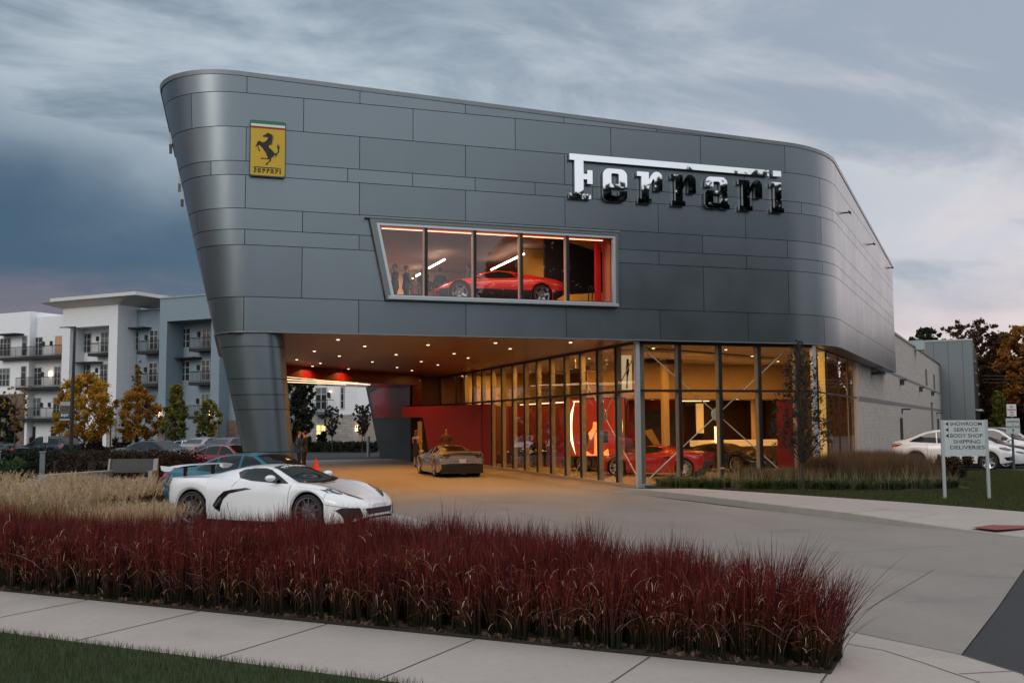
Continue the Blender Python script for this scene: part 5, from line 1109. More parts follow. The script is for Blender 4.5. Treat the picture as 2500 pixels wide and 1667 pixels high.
# small white notice on a thin post, bollards, bench, ledge, cone
nx, ny = DL(58, 116); ns = thing('notice_sign', 'small white notice plate on a thin black post above the left hedge', 'sign', (nx, ny, 0))
part('post', MT['black'], ns, lambda m: m.box(-.03, .03, -.03, .03, 0, 1.2)); facing('plate', -.14, .13, 1.22, 1.62, .04, MT['white'], ns)
for k, zc in enumerate((1.55, 1.48, 1.41, 1.34, 1.28)): facing('text_line', -.09+.01*(k % 2), .08, zc-.008, zc+.008, .055, mat('faint_red', (.4, .2, .2), .6) if 'faint_red' not in bpy.data.materials else bpy.data.materials['faint_red'], ns, .002)
BM = mat('weathered_steel_grey', (.20, .25, .27), .5, .3, var=.1)
def bollard(x, y, lab):
    b = thing('light_bollard', lab, 'bollard', (x, y, 0), 0, 'square light bollards along the path')
    part('shaft', BM, b, lambda m: m.box(-.10, .10, -.10, .10, 0, 1.05)); part('cap', BM, b, lambda m: m.box(-.13, .13, -.13, .13, 1.07, 1.13)); part('neck', MT['black'], b, lambda m: m.box(-.08, .08, -.08, .08, 1.05, 1.07))
bollard(*DL(42, 109), 'square grey bollard at the left end of the low concrete ledge'); bollard(*DL(43.5, 1), 'square grey bollard at the very left picture edge')
rb = thing('round_bollard', 'slim round grey bollard beside the dark slanted leg wall', 'bollard', (12.0, 65.9, 0)); part('post', BM, rb, lambda m: m.lathe([(.11, 0), (.11, 1.32), (.09, 1.37), (0, 1.38)], 14, m=0)); part('collar', MT['coping'], rb, lambda m: m.lathe([(.112, 1.1), (.118, 1.11), (.118, 1.15), (.112, 1.16)], 14))
bx, by = DL(38.6, 324); bn_ = thing('park_bench', 'weathered grey slatted bench with concrete ends behind the tan grass', 'bench', (bx, by, 0), -YAW)
WDm = mat('weathered_wood', (.085, .09, .088), .8, var=.25, vscale=6, stretch=(1, 6, 6)); CNm = mat('bench_concrete', (.33, .36, .36), .8, var=.1)
for k in range(5): part('back_slat', WDm, bn_, lambda m: m.obox((-.82, .14-.02*k*-1, .46+.088*k), (1.66, 0, 0), (0, .03, 0), (0, .02, .078)))
part('seat', WDm, bn_, lambda m: m.box(-.82, .84, -.35, .12, .40, .45))
for x in (-.94, .80): part('bench_end', CNm, bn_, lambda m: m.prism([(-.38, 0), (.25, 0), (.32, .90), (.20, .90), (.10, .46), (-.38, .46)], lambda u, v, d: (x+d, u, v), .16 if x > 0 else .07))
lg = thing('garden_ledge', 'low concrete ledge running from the square bollard to the bench', 'wall', (0, 0, 0))
a_, b_ = DL(35.3, 111), DL(38.4, 272); part('ledge', CNm, lg, lambda m: m.seg(a_, b_, .35, 0, .42)); part('ledge_cap', CNm, lg, lambda m: m.seg(a_, b_, .42, .422, .48))
cn = thing('traffic_cone', 'small orange traffic cone beside the two men', 'cone', (6.25, 48.0, 0)); ORm = mat('cone_orange', (.80, .05, .02), .5)
part('cone_body', ORm, cn, lambda m: m.lathe([(.17, .03), (.035, .56), (.02, .57), (0, .57)], 18), smooth=True); part('cone_base', ORm, cn, lambda m: m.box(-.20, .20, -.20, .20, 0, .03))
# ------------------------------------------------------------------ show hall objects
def f_p(name, m, par, pts, th=.03):
    pass
sc = thing('lit_poster', 'tall glowing curved poster of a red racing car inside the hall', 'poster', (16.4, 38.2, 0), R(-32))
part('poster_frame', MT['black'], sc, lambda m: m.box(-1.25, 1.25, .02, .18, .75, 3.2))
part('poster_face', mat('poster_face', (.12, .012, .008), .5, emit=(.55, .03, .010), es=.6, var=.5, vscale=1.5), sc, lambda m: m.box(-1.2, 1.2, -.01, .018, .8, 3.15))
glw = mat('poster_glow', (1, .9, .7), .5, emit=(1, .8, .5), es=2.6); glo = mat('poster_orange', (.9, .2, .05), .5, emit=(1, .2, .04), es=2.2); glk = MT['black']; gly = mat('poster_yellow', (.9, .9, .3), .5, emit=(.9, .8, .25), es=1.2)
def pp(name, m, pts, y=-.012): part(name, m, sc, lambda mb: mb.prism(pts, lambda u, v, d: (u, y+d, v), -.003))
def crescent(x0, s, z0=.85, z1=3.1, w=.09, n=12): return [(x0+s*.28*math.cos(math.pi*(i/n-.5)), z0+(z1-z0)*i/n) for i in range(n+1)]+[(x0+s*.28*math.cos(math.pi*(i/n-.5))-s*w*math.cos(math.pi*(i/n-.5)), z0+(z1-z0)*i/n) for i in range(n, -1, -1)]
pp('light_arc', glw, crescent(-.85, -1, w=.15)); pp('light_arc', glw, crescent(.35, -1, .9, 3.1, .13)); pp('light_arc', gly, crescent(.85, 1, .95, 3.1, .22))
pp('racing_car_picture', glo, [(-.16, .85), (-.07, .9), (-.05, 1.6), (-.24, 1.45), (-.30, 1.75), (-.12, 1.95), (-.10, 2.2), (.10, 2.2), (.12, 1.95), (.30, 1.75), (.24, 1.45), (.05, 1.6), (.07, .9), (.16, .85), (.5, 1.1), (.55, .82), (-.55, .82), (-.5, 1.1)])
pp('racing_tyre_picture', glk, [(-.52, 1.35), (-.32, 1.35), (-.30, 1.8), (-.5, 1.8)], -.016); pp('racing_tyre_picture', glk, [(.32, 1.35), (.52, 1.35), (.5, 1.8), (.30, 1.8)], -.016)
lg_ = MB()
dk_ = thing('reception_desk', 'long lit reception desk at the back of the hall', 'desk', (25.9, 42.8, .03))
part('desk_body', MT['brown'], dk_, lambda m: m.box(-2.2, 2.4, 0, .7, 0, .95)); part('desk_top', mat('lit_counter', (.8, .55, .25), .4, emit=(1, .6, .2), es=.5), dk_, lambda m: m.box(-2.25, 2.45, -.05, .75, .955, 1.25))
pc = thing('framed_picture', 'dark framed picture with a pale shield on the red partition', 'picture', (22.3, 43.84, 0))
part('canvas', mat('picture_dark', (.03, .022, .02), .4, var=.5, vscale=2), pc, lambda m: m.box(-1.05, .85, 0, .05, .4, 2.75)); part('picture_shield', mat('picture_shield', (.45, .30, .10), .5), pc, lambda m: m.prism([(-1.0, 1.75), (-.55, 1.85), (.05, .85), (-.15, .7)], lambda u, v, d: (u, -.006-d, v), .004))
for k, (x, y, w_) in enumerate(((15.75, 31.9, .5), (16.8, 32.3, .6), (15.6, 36.4, .7), (15.7, 38.6, .7), (15.7, 40.6, .7))):
    o = thing('hanging_panel', ('flat black panel hung under the hall ceiling, nearest the corner post', 'flat black panel hung second from the corner post', 'flat black panel hung in the middle of the hall side', 'flat black panel hung second from the far end', 'flat black panel hung farthest from the corner post')[k], 'panel', (x, y, 4.3), 0, 'black panels hung under the hall ceiling'); part('panel', MT['black'], o, lambda m: m.box(-w_/2, w_/2, -.35, .35, -.04, .10)); part('hanger', MT['steel'], o, lambda m: m.tube([(0, 0, .1), (0, 0, .54)], .012, 6))
mr = thing('mannequin_panel', 'bright white banner with a dark figure at the upper left of the hall', 'banner', (15.35, 33.0, 3.3), R(-15)); mr.scale = (.55, 1, 1); part('banner_cloth', mat('bright_banner', (.9, .8, .55), .6, emit=(1, .75, .4), es=.5), mr, lambda m: m.box(-.45, .45, 0, .02, .05, 1.3)); part('dark_figure', MT['black'], mr, lambda m: m.prism([(.05, .1), (.15, .1), (.18, .5), (.28, .75), (.26, 1.15), (.12, 1.18), (.06, .8), (.10, .5)], lambda u, v, d: (u, -.006-d, v), .004))

# ------------------------------------------------------------------ people
PM = {}
def pmat(n, c, r=.8):
    if n not in bpy.data.materials: mat(n, c, r)
    return bpy.data.materials[n]
def person(label, loc, rz, height=1.78, top=('navy_jacket', (.012, .035, .075)), bot=('black_trousers', (.01, .01, .012)), skin=('skin', (.42, .24, .17)), hair=('dark_hair', (.02, .014, .01)), arms=('down', 'down'), dress=False, group=None, longhair=False, cap=None, bare=False, stride=.0, stocky=1.):
    height -= .15 if group else 0; k = height/1.76; root = thing('person', label, 'person', loc, rz, group)
    V = []; E = []; RD = []; CL = []
    def v(p, r, c): V.append(tuple(a*k for a in p)); RD.append(tuple(a*k for a in (r if isinstance(r, tuple) else (r, r)))); CL.append(c); return len(V)-1
    def chain(i, items):
        for p, r, c in items: j = v(p, r, c); E.append((i, j)); i = j
        return i
    s_ = stocky
    pel = v((0, 0, .96), (.145*s_, .11*s_), 'leg' if not dress else 'torso')
    ch = chain(pel, [((0, 0, 1.08), (.13*s_, .10*s_), 'torso'), ((0, .0, 1.24), (.155*s_, .11*s_), 'torso'), ((0, -.01, 1.39), (.15*s_, .095), 'torso')])
    nk = chain(ch, [((0, -.01, 1.475), (.06, .06), 'head'), ((0, .005, 1.55), (.052, .055), 'head'), ((0, .02, 1.61), (.062, .078), 'head'), ((0, .018, 1.68), (.074, .09), 'head'), ((0, .01, 1.735), (.052, .062), 'head')])
    chain(nk-1, [((0, .115, 1.655), .012, 'head')])
    for sg in (-1, 1):
        st = stride*sg
        kn = chain(pel, [((sg*.09, 0, .86), .098*s_, 'leg'), ((sg*.10, .02+st*.5, .50), .062, 'calf'), ((sg*.10, -.02+st, .10), .043, 'calf'), ((sg*.115, .05+st, .045), (.045, .04), 'foot'), ((sg*.125, .14+st, .035), (.04, .03), 'foot')])
        mode = arms[0 if sg < 0 else 1]
        S_ = (sg*.185, -.01, 1.405)
        if mode == 'down': El, Wr, Hd = (sg*.255, -.03, 1.14), (sg*.265, .05, .91), (sg*.262, .09, .84)
        elif mode == 'phone': El, Wr, Hd = (sg*.235, .03, 1.13), (sg*.10, .26, 1.20), (sg*.06, .32, 1.23)
        elif mode == 'fold': El, Wr, Hd = (sg*.25, .02, 1.13), (sg*.02, .20, 1.15), (sg*-.05, .21, 1.17)
        elif mode == 'face': El, Wr, Hd = (sg*.25, .10, 1.18), (sg*.12, .17, 1.42), (sg*.09, .15, 1.50)
        else: El, Wr, Hd = (sg*.30, -.06, 1.15), (sg*.18, .06, 1.0), (sg*.13, .09, .97)
        w_ = chain(ch, [(S_, .066*s_, 'torso' if not bare else 'arm'), (El, .046, 'arm'), (Wr, .030, 'wrist'), (Hd, (.036, .022), 'hand')])
        hd = Vector(Hd); dr = (hd-Vector(Wr)).normalized(); sd = dr.cross(Vector((sg, 0, 0)));
        sd = sd.normalized() if sd.length > .1 else Vector((0, 1, 0))
        for q in range(4):
            o = sd*((q-1.5)*.019); ln = (.075, .085, .08, .065)[q]; b1 = hd+o+dr*.035; b2 = b1+dr*ln*.55+Vector((-sg*.008, 0, 0)); b3 = b2+dr*ln*.35+Vector((-sg*.022, 0, 0))
            chain(w_, [(tuple(b1), .0095, 'hand'), (tuple(b2), .0085, 'hand'), (tuple(b3), .007, 'hand')])
        t1 = hd+sd*.035; chain(w_, [(tuple(t1), .010, 'hand'), (tuple(t1+dr*.035+sd*.012), .009, 'hand')])
    me = bpy.data.meshes.new('b'); me.from_pydata(V, E, []); bm = bmesh.new(); bm.from_mesh(me); ly_ = bm.verts.layers.skin.verify()
    for i, b in enumerate(bm.verts): b[ly_].radius = RD[i]; b[ly_].use_root = (i == 0)
    bm.to_mesh(me); bm.free(); tmp = bpy.data.objects.new('tmp', me); COL.objects.link(tmp)
    tmp.modifiers.new('s', 'SKIN').use_smooth_shade = True; sb = tmp.modifiers.new('d', 'SUBSURF'); sb.levels = 1; sb.render_levels = 1
    dg = bpy.context.evaluated_depsgraph_get(); dg.update(); m2 = bpy.data.meshes.new_from_object(tmp.evaluated_get(dg)); COL.objects.unlink(tmp); bpy.data.objects.remove(tmp)
    m2.name = 'body'; m2.materials.clear()
    tm, bt, sk = pmat(*top), pmat(*bot), pmat(*skin); sh = pmat('dark_shoes', (.012, .01, .01), .5)
    for m_ in (tm, bt, sk, sh): m2.materials.append(m_)
    segs = [(Vector(V[a]), Vector(V[b]), CL[b]) for a, b in E]
    cm = {'torso': 0, 'arm': 2 if bare else 0, 'wrist': 2 if bare else 0, 'hand': 2, 'head': 2, 'leg': 1, 'calf': 2 if dress else 1, 'foot': 3}
    for p in m2.polygons:
        c_ = p.center; best = None
        for a, b, cl in segs:
            d = b-a; t = max(0, min(1, (c_-a).dot(d)/max(1e-9, d.dot(d)))); q = (c_-a-d*t).length
            if best is None or q < best[0]: best = (q, cl)
        cl = best[1]
        if cl == 'head' and c_.z < 1.485*k: cl = 'torso'
        p.material_index = cm[cl]; p.use_smooth = True
    link(bpy.data.objects.new('body', m2), root)
    hr = pmat(*hair)
    mb = MB(); mb.ball((0, -.012*k, 1.695*k), (.084*k, .098*k, .085*k), n=14, k=10)
    mb.v = [(x, min(y, .055*k) if z < 1.73*k else y, z) for x, y, z in mb.v]
    if longhair: mb.ball((0, -.05*k, 1.58*k), (.085*k, .06*k, .14*k), n=12, k=8)
    mb.build('hair', hr, root, smooth=True)
    for sg in (-1, 1):
        mb = MB(); mb.ball((sg*.03*k, .098*k, 1.675*k), .011*k, n=8, k=6); mb.build('eye', MT['black'], root, smooth=True)
        mb = MB(); mb.ball((sg*.078*k, .012*k, 1.655*k), (.012*k, .02*k, .032*k), n=8, k=6); mb.build('ear', sk, root, smooth=True)
    if dress:
        mb = MB(); mb.lathe([(.155*k, 1.02*k), (.185*k, .9*k), (.19*k, .7*k), (.175*k, .5*k), (.165*k, .5*k)], 18); mb.v = [(x, y*.75, z) for x, y, z in mb.v]; mb.build('skirt', bt, root, smooth=True)
    elif top[0] != 'none':
        mb = MB(); mb.lathe([(.15*k*s_, 1.15*k), (.175*k*s_, .98*k), (.18*k*s_, .84*k), (.165*k, .84*k)], 18); mb.v = [(x, y*.78, z) for x, y, z in mb.v]; mb.build('jacket_hem', tm, root, smooth=True)
    if cap: mb = MB(); mb.ball((0, 0, 1.72*k), (.09*k, .105*k, .075*k), n=14, k=8); mb.v = [(x, y, max(z, 1.70*k)) for x, y, z in mb.v]; mb.obox((-.06*k, .08*k, 1.70*k), (.12*k, 0, 0), (0, .09*k, -.01*k), (0, 0, .01*k)); mb.build('cap', pmat(*cap), root, smooth=True)
    return root
x, y = DL(46.5, 731); person('man in a navy hooded jacket with his back to us by the support leg', (x, y, 0), R(-100), 1.88, top=('navy_jacket', (.008, .04, .10)), arms=('hip', 'hip'), stocky=1.18)
x, y = DL(47.6, 744); person('man in a dark jacket holding a phone beside the navy hooded jacket', (x, y, 0), R(65), 1.86, top=('dark_jacket', (.012, .022, .035)), arms=('phone', 'down'), skin=('lit_skin', (.55, .25, .16)), stocky=1.1)  # warm lamp light on this skin is put into its colour
person('woman in a black dress with bare arms standing by the entrance', (11.42, 49.4, 0), R(-60), 1.84, top=('black_dress', (.014, .012, .014)), bot=('black_dress', (.014, .012, .014)), arms=('phone', 'phone'), dress=True, bare=True, longhair=True, hair=('brown_hair', (.14, .06, .03)))
person('man in a brown shirt standing behind the silver sports car', (12.2, 46.4, 0), R(170), 1.95, top=('brown_shirt', (.09, .04, .022)), arms=('hip', 'hip'))
suit = ('charcoal_suit', (.02, .022, .03)); suit2 = ('grey_suit', (.07, .07, .085))
UP = [(7.34, 1.86, 'man in a dark suit at the far left upstairs, hand at his face', suit, 'face', 35.2, 100), (7.72, 1.80, 'man in a black jacket close beside the far left man upstairs', suit, 'fold', 35.0, -80), (8.1, 1.52, 'short person in a plum shirt upstairs left of the first mullion', ('plum_shirt', (.14, .08, .09)), 'down', 35.4, 170), (8.55, 1.84, 'person in dark clothes behind the first mullion upstairs', suit, 'down', 36.0, 20), (9.13, 1.86, 'broad man with back turned right of the first mullion upstairs', suit, 'hip', 35.6, 15), (8.85, 1.72, 'person half hidden by the broad man upstairs', suit2, 'down', 36.4, -30), (10.08, 1.98, 'man in a grey jacket just left of the second mullion upstairs', suit2, 'hip', 35.2, 60), (10.62, 1.92, 'man just right of the second mullion upstairs', ('umber_shirt', (.12, .07, .06)), 'down', 35.8, 150)]
for x, h, lb, tp, am, y, a in UP: person(lb, (x, y, UF), R(a), h, top=tp, arms=(am, am if am != 'face' else 'down'), group='guests behind the upper window', stocky=1.1, skin=('dim_skin', (.22, .12, .09)))  # skin darkened in its colour for the dim room
tv = thing('dark_chair', 'dark high stool beside the black partition upstairs', 'stool', (14.0, 32.4, UF)); part('seat', MT['black'], tv, lambda m: m.box(-.25, .25, -.2, .2, .74, .80)); [part('leg', MT['black'], tv, lambda m: m.tube([(a*.2, b*.16, .74), (a*.25, b*.2, 0)], .02, 6)) for a in (-1, 1) for b in (-1, 1)]
# ------------------------------------------------------------------ brick hall and metal block on the right
BRK = brick('split_face_block', (.56, .52, .46), (.49, .455, .40), (.42, .39, .35), .40, .20, .008, .9, .35, tuple(W3))
def wallpt(w, p, z): v = W3*w+P3*p; return Vector((v.x, v.y, z))
def wbox(mb, w0, w1, p0, p1, z0, z1, m=0): return mb.obox(wallpt(w0, p0, z0), W3*(w1-w0), P3*(p1-p0), (0, 0, z1-z0), m)
hall = thing('brick_hall', 'long pale split-face block hall running back on the right behind the showroom', 'building', (0, 0, 0))
part('wall', BRK, hall, lambda m: m.prism([(48.05, 0), (120.4, 0), (120.4, 8.25), (48.05, 7.45)], lambda u, v, d: wallpt(u, -5.96-d, v), .4))
STR = mat('grey_block_band', (.22, .215, .20), .9, var=.1)
part('band', STR, hall, lambda m: wbox(m, 48.1, 120.38, -5.96, -5.945, 3.10, 3.33)); part('band', STR, hall, lambda m: wbox(m, 48.1, 120.38, -5.96, -5.945, 4.98, 5.15))
part('parapet_cap', MT['clad2'], hall, lambda m: m.prism([(48, 7.45), (120.5, 8.25), (120.5, 8.40), (48, 7.60)], lambda u, v, d: wallpt(u, -5.90-d, v), .35))
for w0, w1 in ((96.6, 98.6), (108.3, 110.3)):
    wf = part('window', MT['alu_d'], hall, lambda m: wbox(m, w0, w1, -5.98, -5.93, 5.3, 6.75)); part('pane', MT['carglass'], wf, lambda m: wbox(m, w0+.08, w1-.08, -5.94, -5.925, 5.38, 6.67))
dr = part('door', mat('grey_door', (.16, .16, .15), .6), hall, lambda m: wbox(m, 102.5, 104.9, -5.97, -5.93, 0, 3.75)); part('door_frame', MT['clad2'], dr, lambda m: (wbox(m, 102.4, 105, -5.97, -5.91, 3.75, 3.85)))
for w_ in (71.0, 88.3, 103.9): part('wall_lamp', MT['clad2'], hall, lambda m: (wbox(m, w_-.25, w_+.25, -5.95, -5.55, 4.78, 4.9), wbox(m, w_-.12, w_+.12, -5.95, -5.7, 4.5, 4.78)))
for w_ in (71.4, 111.2): part('small_lamp', MT['black'], hall, lambda m: (wbox(m, w_-.2, w_+.2, -5.95, -5.4, 2.86, 2.95), wbox(m, w_-.05, w_+.05, -5.95, -5.9, 2.6, 2.86)))
for w_, zt_ in ((70.0, 2.33), (112, 2.3)): part('downpipe', MT['clad2'], hall, lambda m: wbox(m, w_-.12, w_+.12, -5.95, -5.8, 0, zt_))
part('corner_lamp', MT['clad2'], hall, lambda m: wbox(m, 54.6, 55.3, -5.9, -5.3, 4.55, 4.7))
ru = thing('rooftop_unit', 'pale air handling unit on the hall roof', 'air conditioner', (55.8, 65, 7.7), R(45)); part('casing', mat('pale_green_casing', (.33, .42, .40), .6), ru, lambda m: m.box(-.7, .7, -.5, .5, 0, .75)); part('fan_cowl', MT['clad2'], ru, lambda m: m.lathe([(.35, .75), (.35, .9), (.3, .9)], 16))
blk = thing('metal_block', 'tall blue-grey metal clad block at the far end of the pale hall', 'building', (0, 0, 0))
MB1 = lined(mat('blue_grey_sheet', (.15, .175, .185), .5, .5, var=.06), 0, 1.05, .05, .6); MB2 = mat('dark_sheet', (.06, .06, .055), .55, .4)
part('front_wall', MB1, blk, lambda m: wbox(m, 120.5, 120.8, -22, -2.55, 0, 10.85)); part('side_wall', MB2, blk, lambda m: wbox(m, 120.8, 150, -3.0, -2.56, 0, 10.8)); part('roof_edge', MT['coping'], blk, lambda m: wbox(m, 120.42, 120.9, -22, -2.5, 10.85, 11.05))
for w_, z_ in ((124, 8.6), (127, 7.4), (133, 6.2), (141, 5.3)): part('wall_vent', MT['coping'], blk, lambda m: wbox(m, w_, w_+2.0, -2.55, -2.35, z_, z_+.25))
for w_ in (123, 132): part('wall_canopy', MT['alu'], blk, lambda m: wbox(m, w_, w_+3.4, -2.55, -1.9, 3.2, 3.32))
pl = thing('power_line', 'three thin overhead wires in front of the autumn wood', 'cable', (0, 0, 0))
a_, b_ = Vector((*wp(150, -2), 0)), Vector((*wp(128, 26), 0))
part('utility_pole', mat('pole_wood', (.07, .055, .04), .9), pl, lambda m: m.tube([(*wp(152, 3.5), 0), (*wp(152, 3.5), 9.2)], .15, 8)); part('utility_pole', bpy.data.materials['pole_wood'], pl, lambda m: m.tube([(*wp(128, 26), 0), (*wp(128, 26), 9.2)], .15, 8))
for k in range(3): part('wire', mat('wire_metal', (.30, .26, .17), .5, .5) if k == 0 else bpy.data.materials['wire_metal'], pl, lambda m: m.tube([tuple(a_.lerp(b_, t)+Vector((0, 0, 7.2+.45*k-(.5-(2*t-1)**2*.5)))) for t in np.linspace(0, 1, 9)], .035, 5))

# ------------------------------------------------------------------ apartments
def PW(px, w):
    d = fh + cr0*((px-1250)/2440); return (d*(w/(d.dot(W3)))).dot(P3)
APW = lined(mat('white_siding', (.84, .86, .88), .75, var=.04), 2, .22, .03, .72); APWs = mat('white_panel', (.84, .86, .88), .7, var=.03)
APB = lined(mat('blue_siding', (.24, .32, .375), .75, var=.04), 2, .22, .03, .72); APBs = mat('blue_panel', (.26, .335, .385), .7, var=.03)
STN = brick('white_stone', (.42, .40, .37), (.28, .27, .25), (.20, .19, .18), .75, .24, .015, .9, .8, tuple(P3)); STB = brick('brown_stone', (.24, .17, .12), (.15, .11, .085), (.10, .08, .07), .6, .22, .015, .9, .8, tuple(P3))
BAL = mat('charcoal_balcony', (.02, .022, .024), .7); APG = mat('window_glass_dark', (.022, .028, .034), .06, spec=.8); CUR = mat('curtained_glass', (.12, .15, .145), .3, var=.1); WFR = mat('white_window_frame', (.42, .44, .42), .6)
apt = thing('apartment_building', 'four storey white and slate blue apartment block with black balconies', 'building', (0, 0, 0))
G0 = -.6
def ab(name, px0, px1, w, w2, z0, z1, m, parent=apt, wref=None):
    p0, p1 = PW(px0, wref or w), PW(px1, wref or w); return part(name, m, parent, lambda mb: wbox(mb, w, w2, p0, p1, z0, z1))
def window(px0, px1, w, z0, z1, parent=apt, cur=None, rows=2, cols=2, lit=None):
    p0, p1 = PW(px0, w), PW(px1, w); f = MB(); t = .09
    wbox(f, w-.05, w+.02, p0, p0+t, z0, z1); wbox(f, w-.05, w+.02, p1-t, p1, z0, z1); wbox(f, w-.05, w+.02, p0+t, p1-t, z1-t, z1); wbox(f, w-.05, w+.02, p0+t, p1-t, z0, z0+t)
    for c in range(1, cols): q = p0+(p1-p0)*c/cols; wbox(f, w-.045, w+.02, q-.05, q+.05, z0+t, z1-t)
    for r in range(1, rows+1): q = z0+(z1-z0)*r/(rows+1)+.05; wbox(f, w-.04, w+.02, p0+t, p1-t, q-.03, q+.03)
    wn_ = f.build('window', WFR, parent)
    part('pane', lit or APG, wn_, lambda m: wbox(m, w-.02, w+.015, p0+t*.9, p1-t*.9, z0+t*.9, z1-t*.9))
    if cur is None: cur = rnd.random() < .35
    if cur and not lit: h = rnd.choice((.30, .36, .62)); part('blind', CUR, wn_, lambda m: wbox(m, w-.026, w-.021, p0+t, p1-t, z1-(z1-z0)*h, z1-t))
def balcony(px0, px1, w, z, parent=apt, dep=1.5, col=None):
    p0, p1 = PW(px0, w-dep), PW(px1, w-dep)
    b = part('balcony', col or BAL, parent, lambda m: wbox(m, w-dep, w, p0, p1, z-.38, z-.08)); r = MB(); zz0, zz1 = z-.06, z+1.0
    wbox(r, w-dep, w-dep+.05, p0, p1, zz1-.06, zz1); wbox(r, w-dep, w-dep+.05, p0, p1, zz0+.05, zz0+.09)
    n = max(3, int((p1-p0)/.16))
    for i in range(n+1): q = p0+(p1-p0-.025)*i/n; wbox(r, w-dep+.01, w-dep+.035, q, q+(.025 if i % 9 else .06), zz0, zz1-.06)
    for q in (p0, p1-.03): wbox(r, w-dep, w, q, q+.03, zz1-.05, zz1)
    r.build('railing', BAL, b)
def lampb(px, w, z, parent=apt, lit=False):
    p = PW(px, w); part('wall_lantern', MT['black'] if not lit else mat('lit_lantern', (1, .7, .4), .5, emit=(1, .6, .3), es=6) if 'lit_lantern' not in bpy.data.materials else bpy.data.materials['lit_lantern'], parent, lambda m: wbox(m, w-.2, w, p-.12, p+.12, z, z+.5))
FL = [3.1, 6.45, 9.8]
ab('wall', -60, 68, 75.2, 90, G0, 14.75, APWs); ab('wall', 66, 150, 76, 90, G0, 14.15, APW)
ab('wall', -60, 60, 75.1, 75.19, G0, 5.7, STB)
# tower with a deep bay
ab('wall', 148, 167, 74, 76.5, G0, 14.9, APW); ab('wall', 262, 283, 74, 77, G0, 14.9, APW); ab('wall', 167, 262, 74, 76, 12.45, 14.9, APW, wref=74)
ab('bay_wall', 160, 272, 75.9, 88, G0, 14.5, APWs); ab('wall', 284, 303, 76.6, 88, G0, 14.3, APWs)
pe0, pe1 = PW(115, 72.6), PW(325, 72.6)
part('eave', mat('white_eave', (.66, .66, .64), .7), apt, lambda m: wbox(m, 72.6, 80, pe0, pe1, 15.15, 15.5))
p0_, p1_ = PW(148, 74), PW(283, 74); mb = MB(); q = [wallpt(74.02, p0_, 14.5), wallpt(74.02, p1_, 14.5), wallpt(72.8, p1_+2.4, 15.15), wallpt(72.8, p0_-2.2, 15.15), wallpt(80, p1_, 14.5), wallpt(80, p1_+2.4, 15.15)]
mb.add(q, [(0, 1, 2, 3), (1, 4, 5, 2)]); mb.build('eave_soffit', mat('warm_soffit', (.74, .66, .60), .8), apt)
ab('wall', 303, 386, 76.5, 90, G0, 14.05, APBs); ab('wall', 355, 386, 76.45, 76.49, 2.6, 14.0, APB); ab('roof_cap', 303, 386, 76.3, 90, 14.06, 14.2, APBs)
ab('wall', 386, 404, 74, 77, G0, 14.75, APB); ab('wall', 513, 534, 74, 77, G0, 14.75, APB); ab('wall', 404, 513, 74, 76, 12.45, 14.75, APB, wref=74); ab('wall', 513, 600, 74.02, 76, 14.2, 14.74, APB)
ab('bay_wall', 396, 524, 76.3, 88, G0, 14.5, APBs); ab('wall', 536, 720, 75.4, 90, G0, 14.7, APB); ab('roof_cap', 386, 600, 73.9, 76, 14.75, 14.9, APBs)
for a, b in ((148, 167), (262, 283)): ab('stone_base', a, b+.3, 73.85, 73.98, G0, 2.7, STN)
for a, b in ((386, 404.3), (513, 534.3)): ab('stone_base', a, b, 73.85, 73.98, G0, 2.6, STB)
ab('stone_base', 536, 715, 75.2, 75.38, G0, 2.6, STB)
for f in (2, 1, 0):
    z = FL[f]
    window(80, 101, 76, z+.1, z+2.15); window(131, 147.5, 76, z+.1, z+2.15, lit=mat('dim_lit_pane', (.3, .15, .06), .4, emit=(.9, .35, .08), es=.22) if f == 2 else None); window(50, 63, 76-.8, z+.05, z+2.3, cols=1)
    window(-4, 23, 75.2, z+.1, z+2.15, cols=3)
    balcony((0, 37, 45)[2-f] if f != 2 else -10, 147, 76, z)
    window(243, 262, 75.9, z+.1, z+2.2); lampb(236, 75.9, z+1.3); lampb(104, 76, z+1.1); lampb(123, 76, z+1.1, lit=(f == 1))
    if f: window(198, 220, 75.9, z+.1, z+2.2); balcony(211, 262, 75.9, z, dep=1.3); window(315, 337, 76.5, z+.1, z+2.15); window(362, 384, 76.45, z+.1, z+2.2); balcony(331, 384, 76.45, z, dep=1.3); lampb(355, 76.45, z+1.2)
    if f: window(440, 463, 76.3, z+.1, z+2.15)
    window(491, 512, 76.3, z+.1, z+2.2); balcony(459, 513, 76.3, z, dep=1.4); lampb(484, 76.3, z+1.2)
for a, b, w, z in ((300, 345, 76.5, 12.15), (418, 470, 76.3, 8.8), (178, 227, 75.9, 8.75), (-20, 31, 75.2, 12.2)): ab('awning', a, b, w-1.2, w, z, z+.12, BAL)
for a, b in ((69, 89), (127, 139), (240, 252)): ab('dark_doorway', a, b, 75.85 if a > 200 else 75.95, 75.99, G0, 2.1, MT['black'])
for px, w, z in ((171, 75, 11.2), (287, 76.5, 11.4), (285, 76.5, 8), (283, 76.5, 4.6), (410, 75.5, 11.3), (408, 75.5, 8), (406, 75.5, 4.7), (339, 76.4, 8.85)): p = PW(px, w); part('vent_cap', WFR, apt, lambda m: m.ball(tuple(wallpt(w-.1, p, z)), .13))
for px in (388, 516): lampb(px+1, 73.8, 3.0, lit=True)
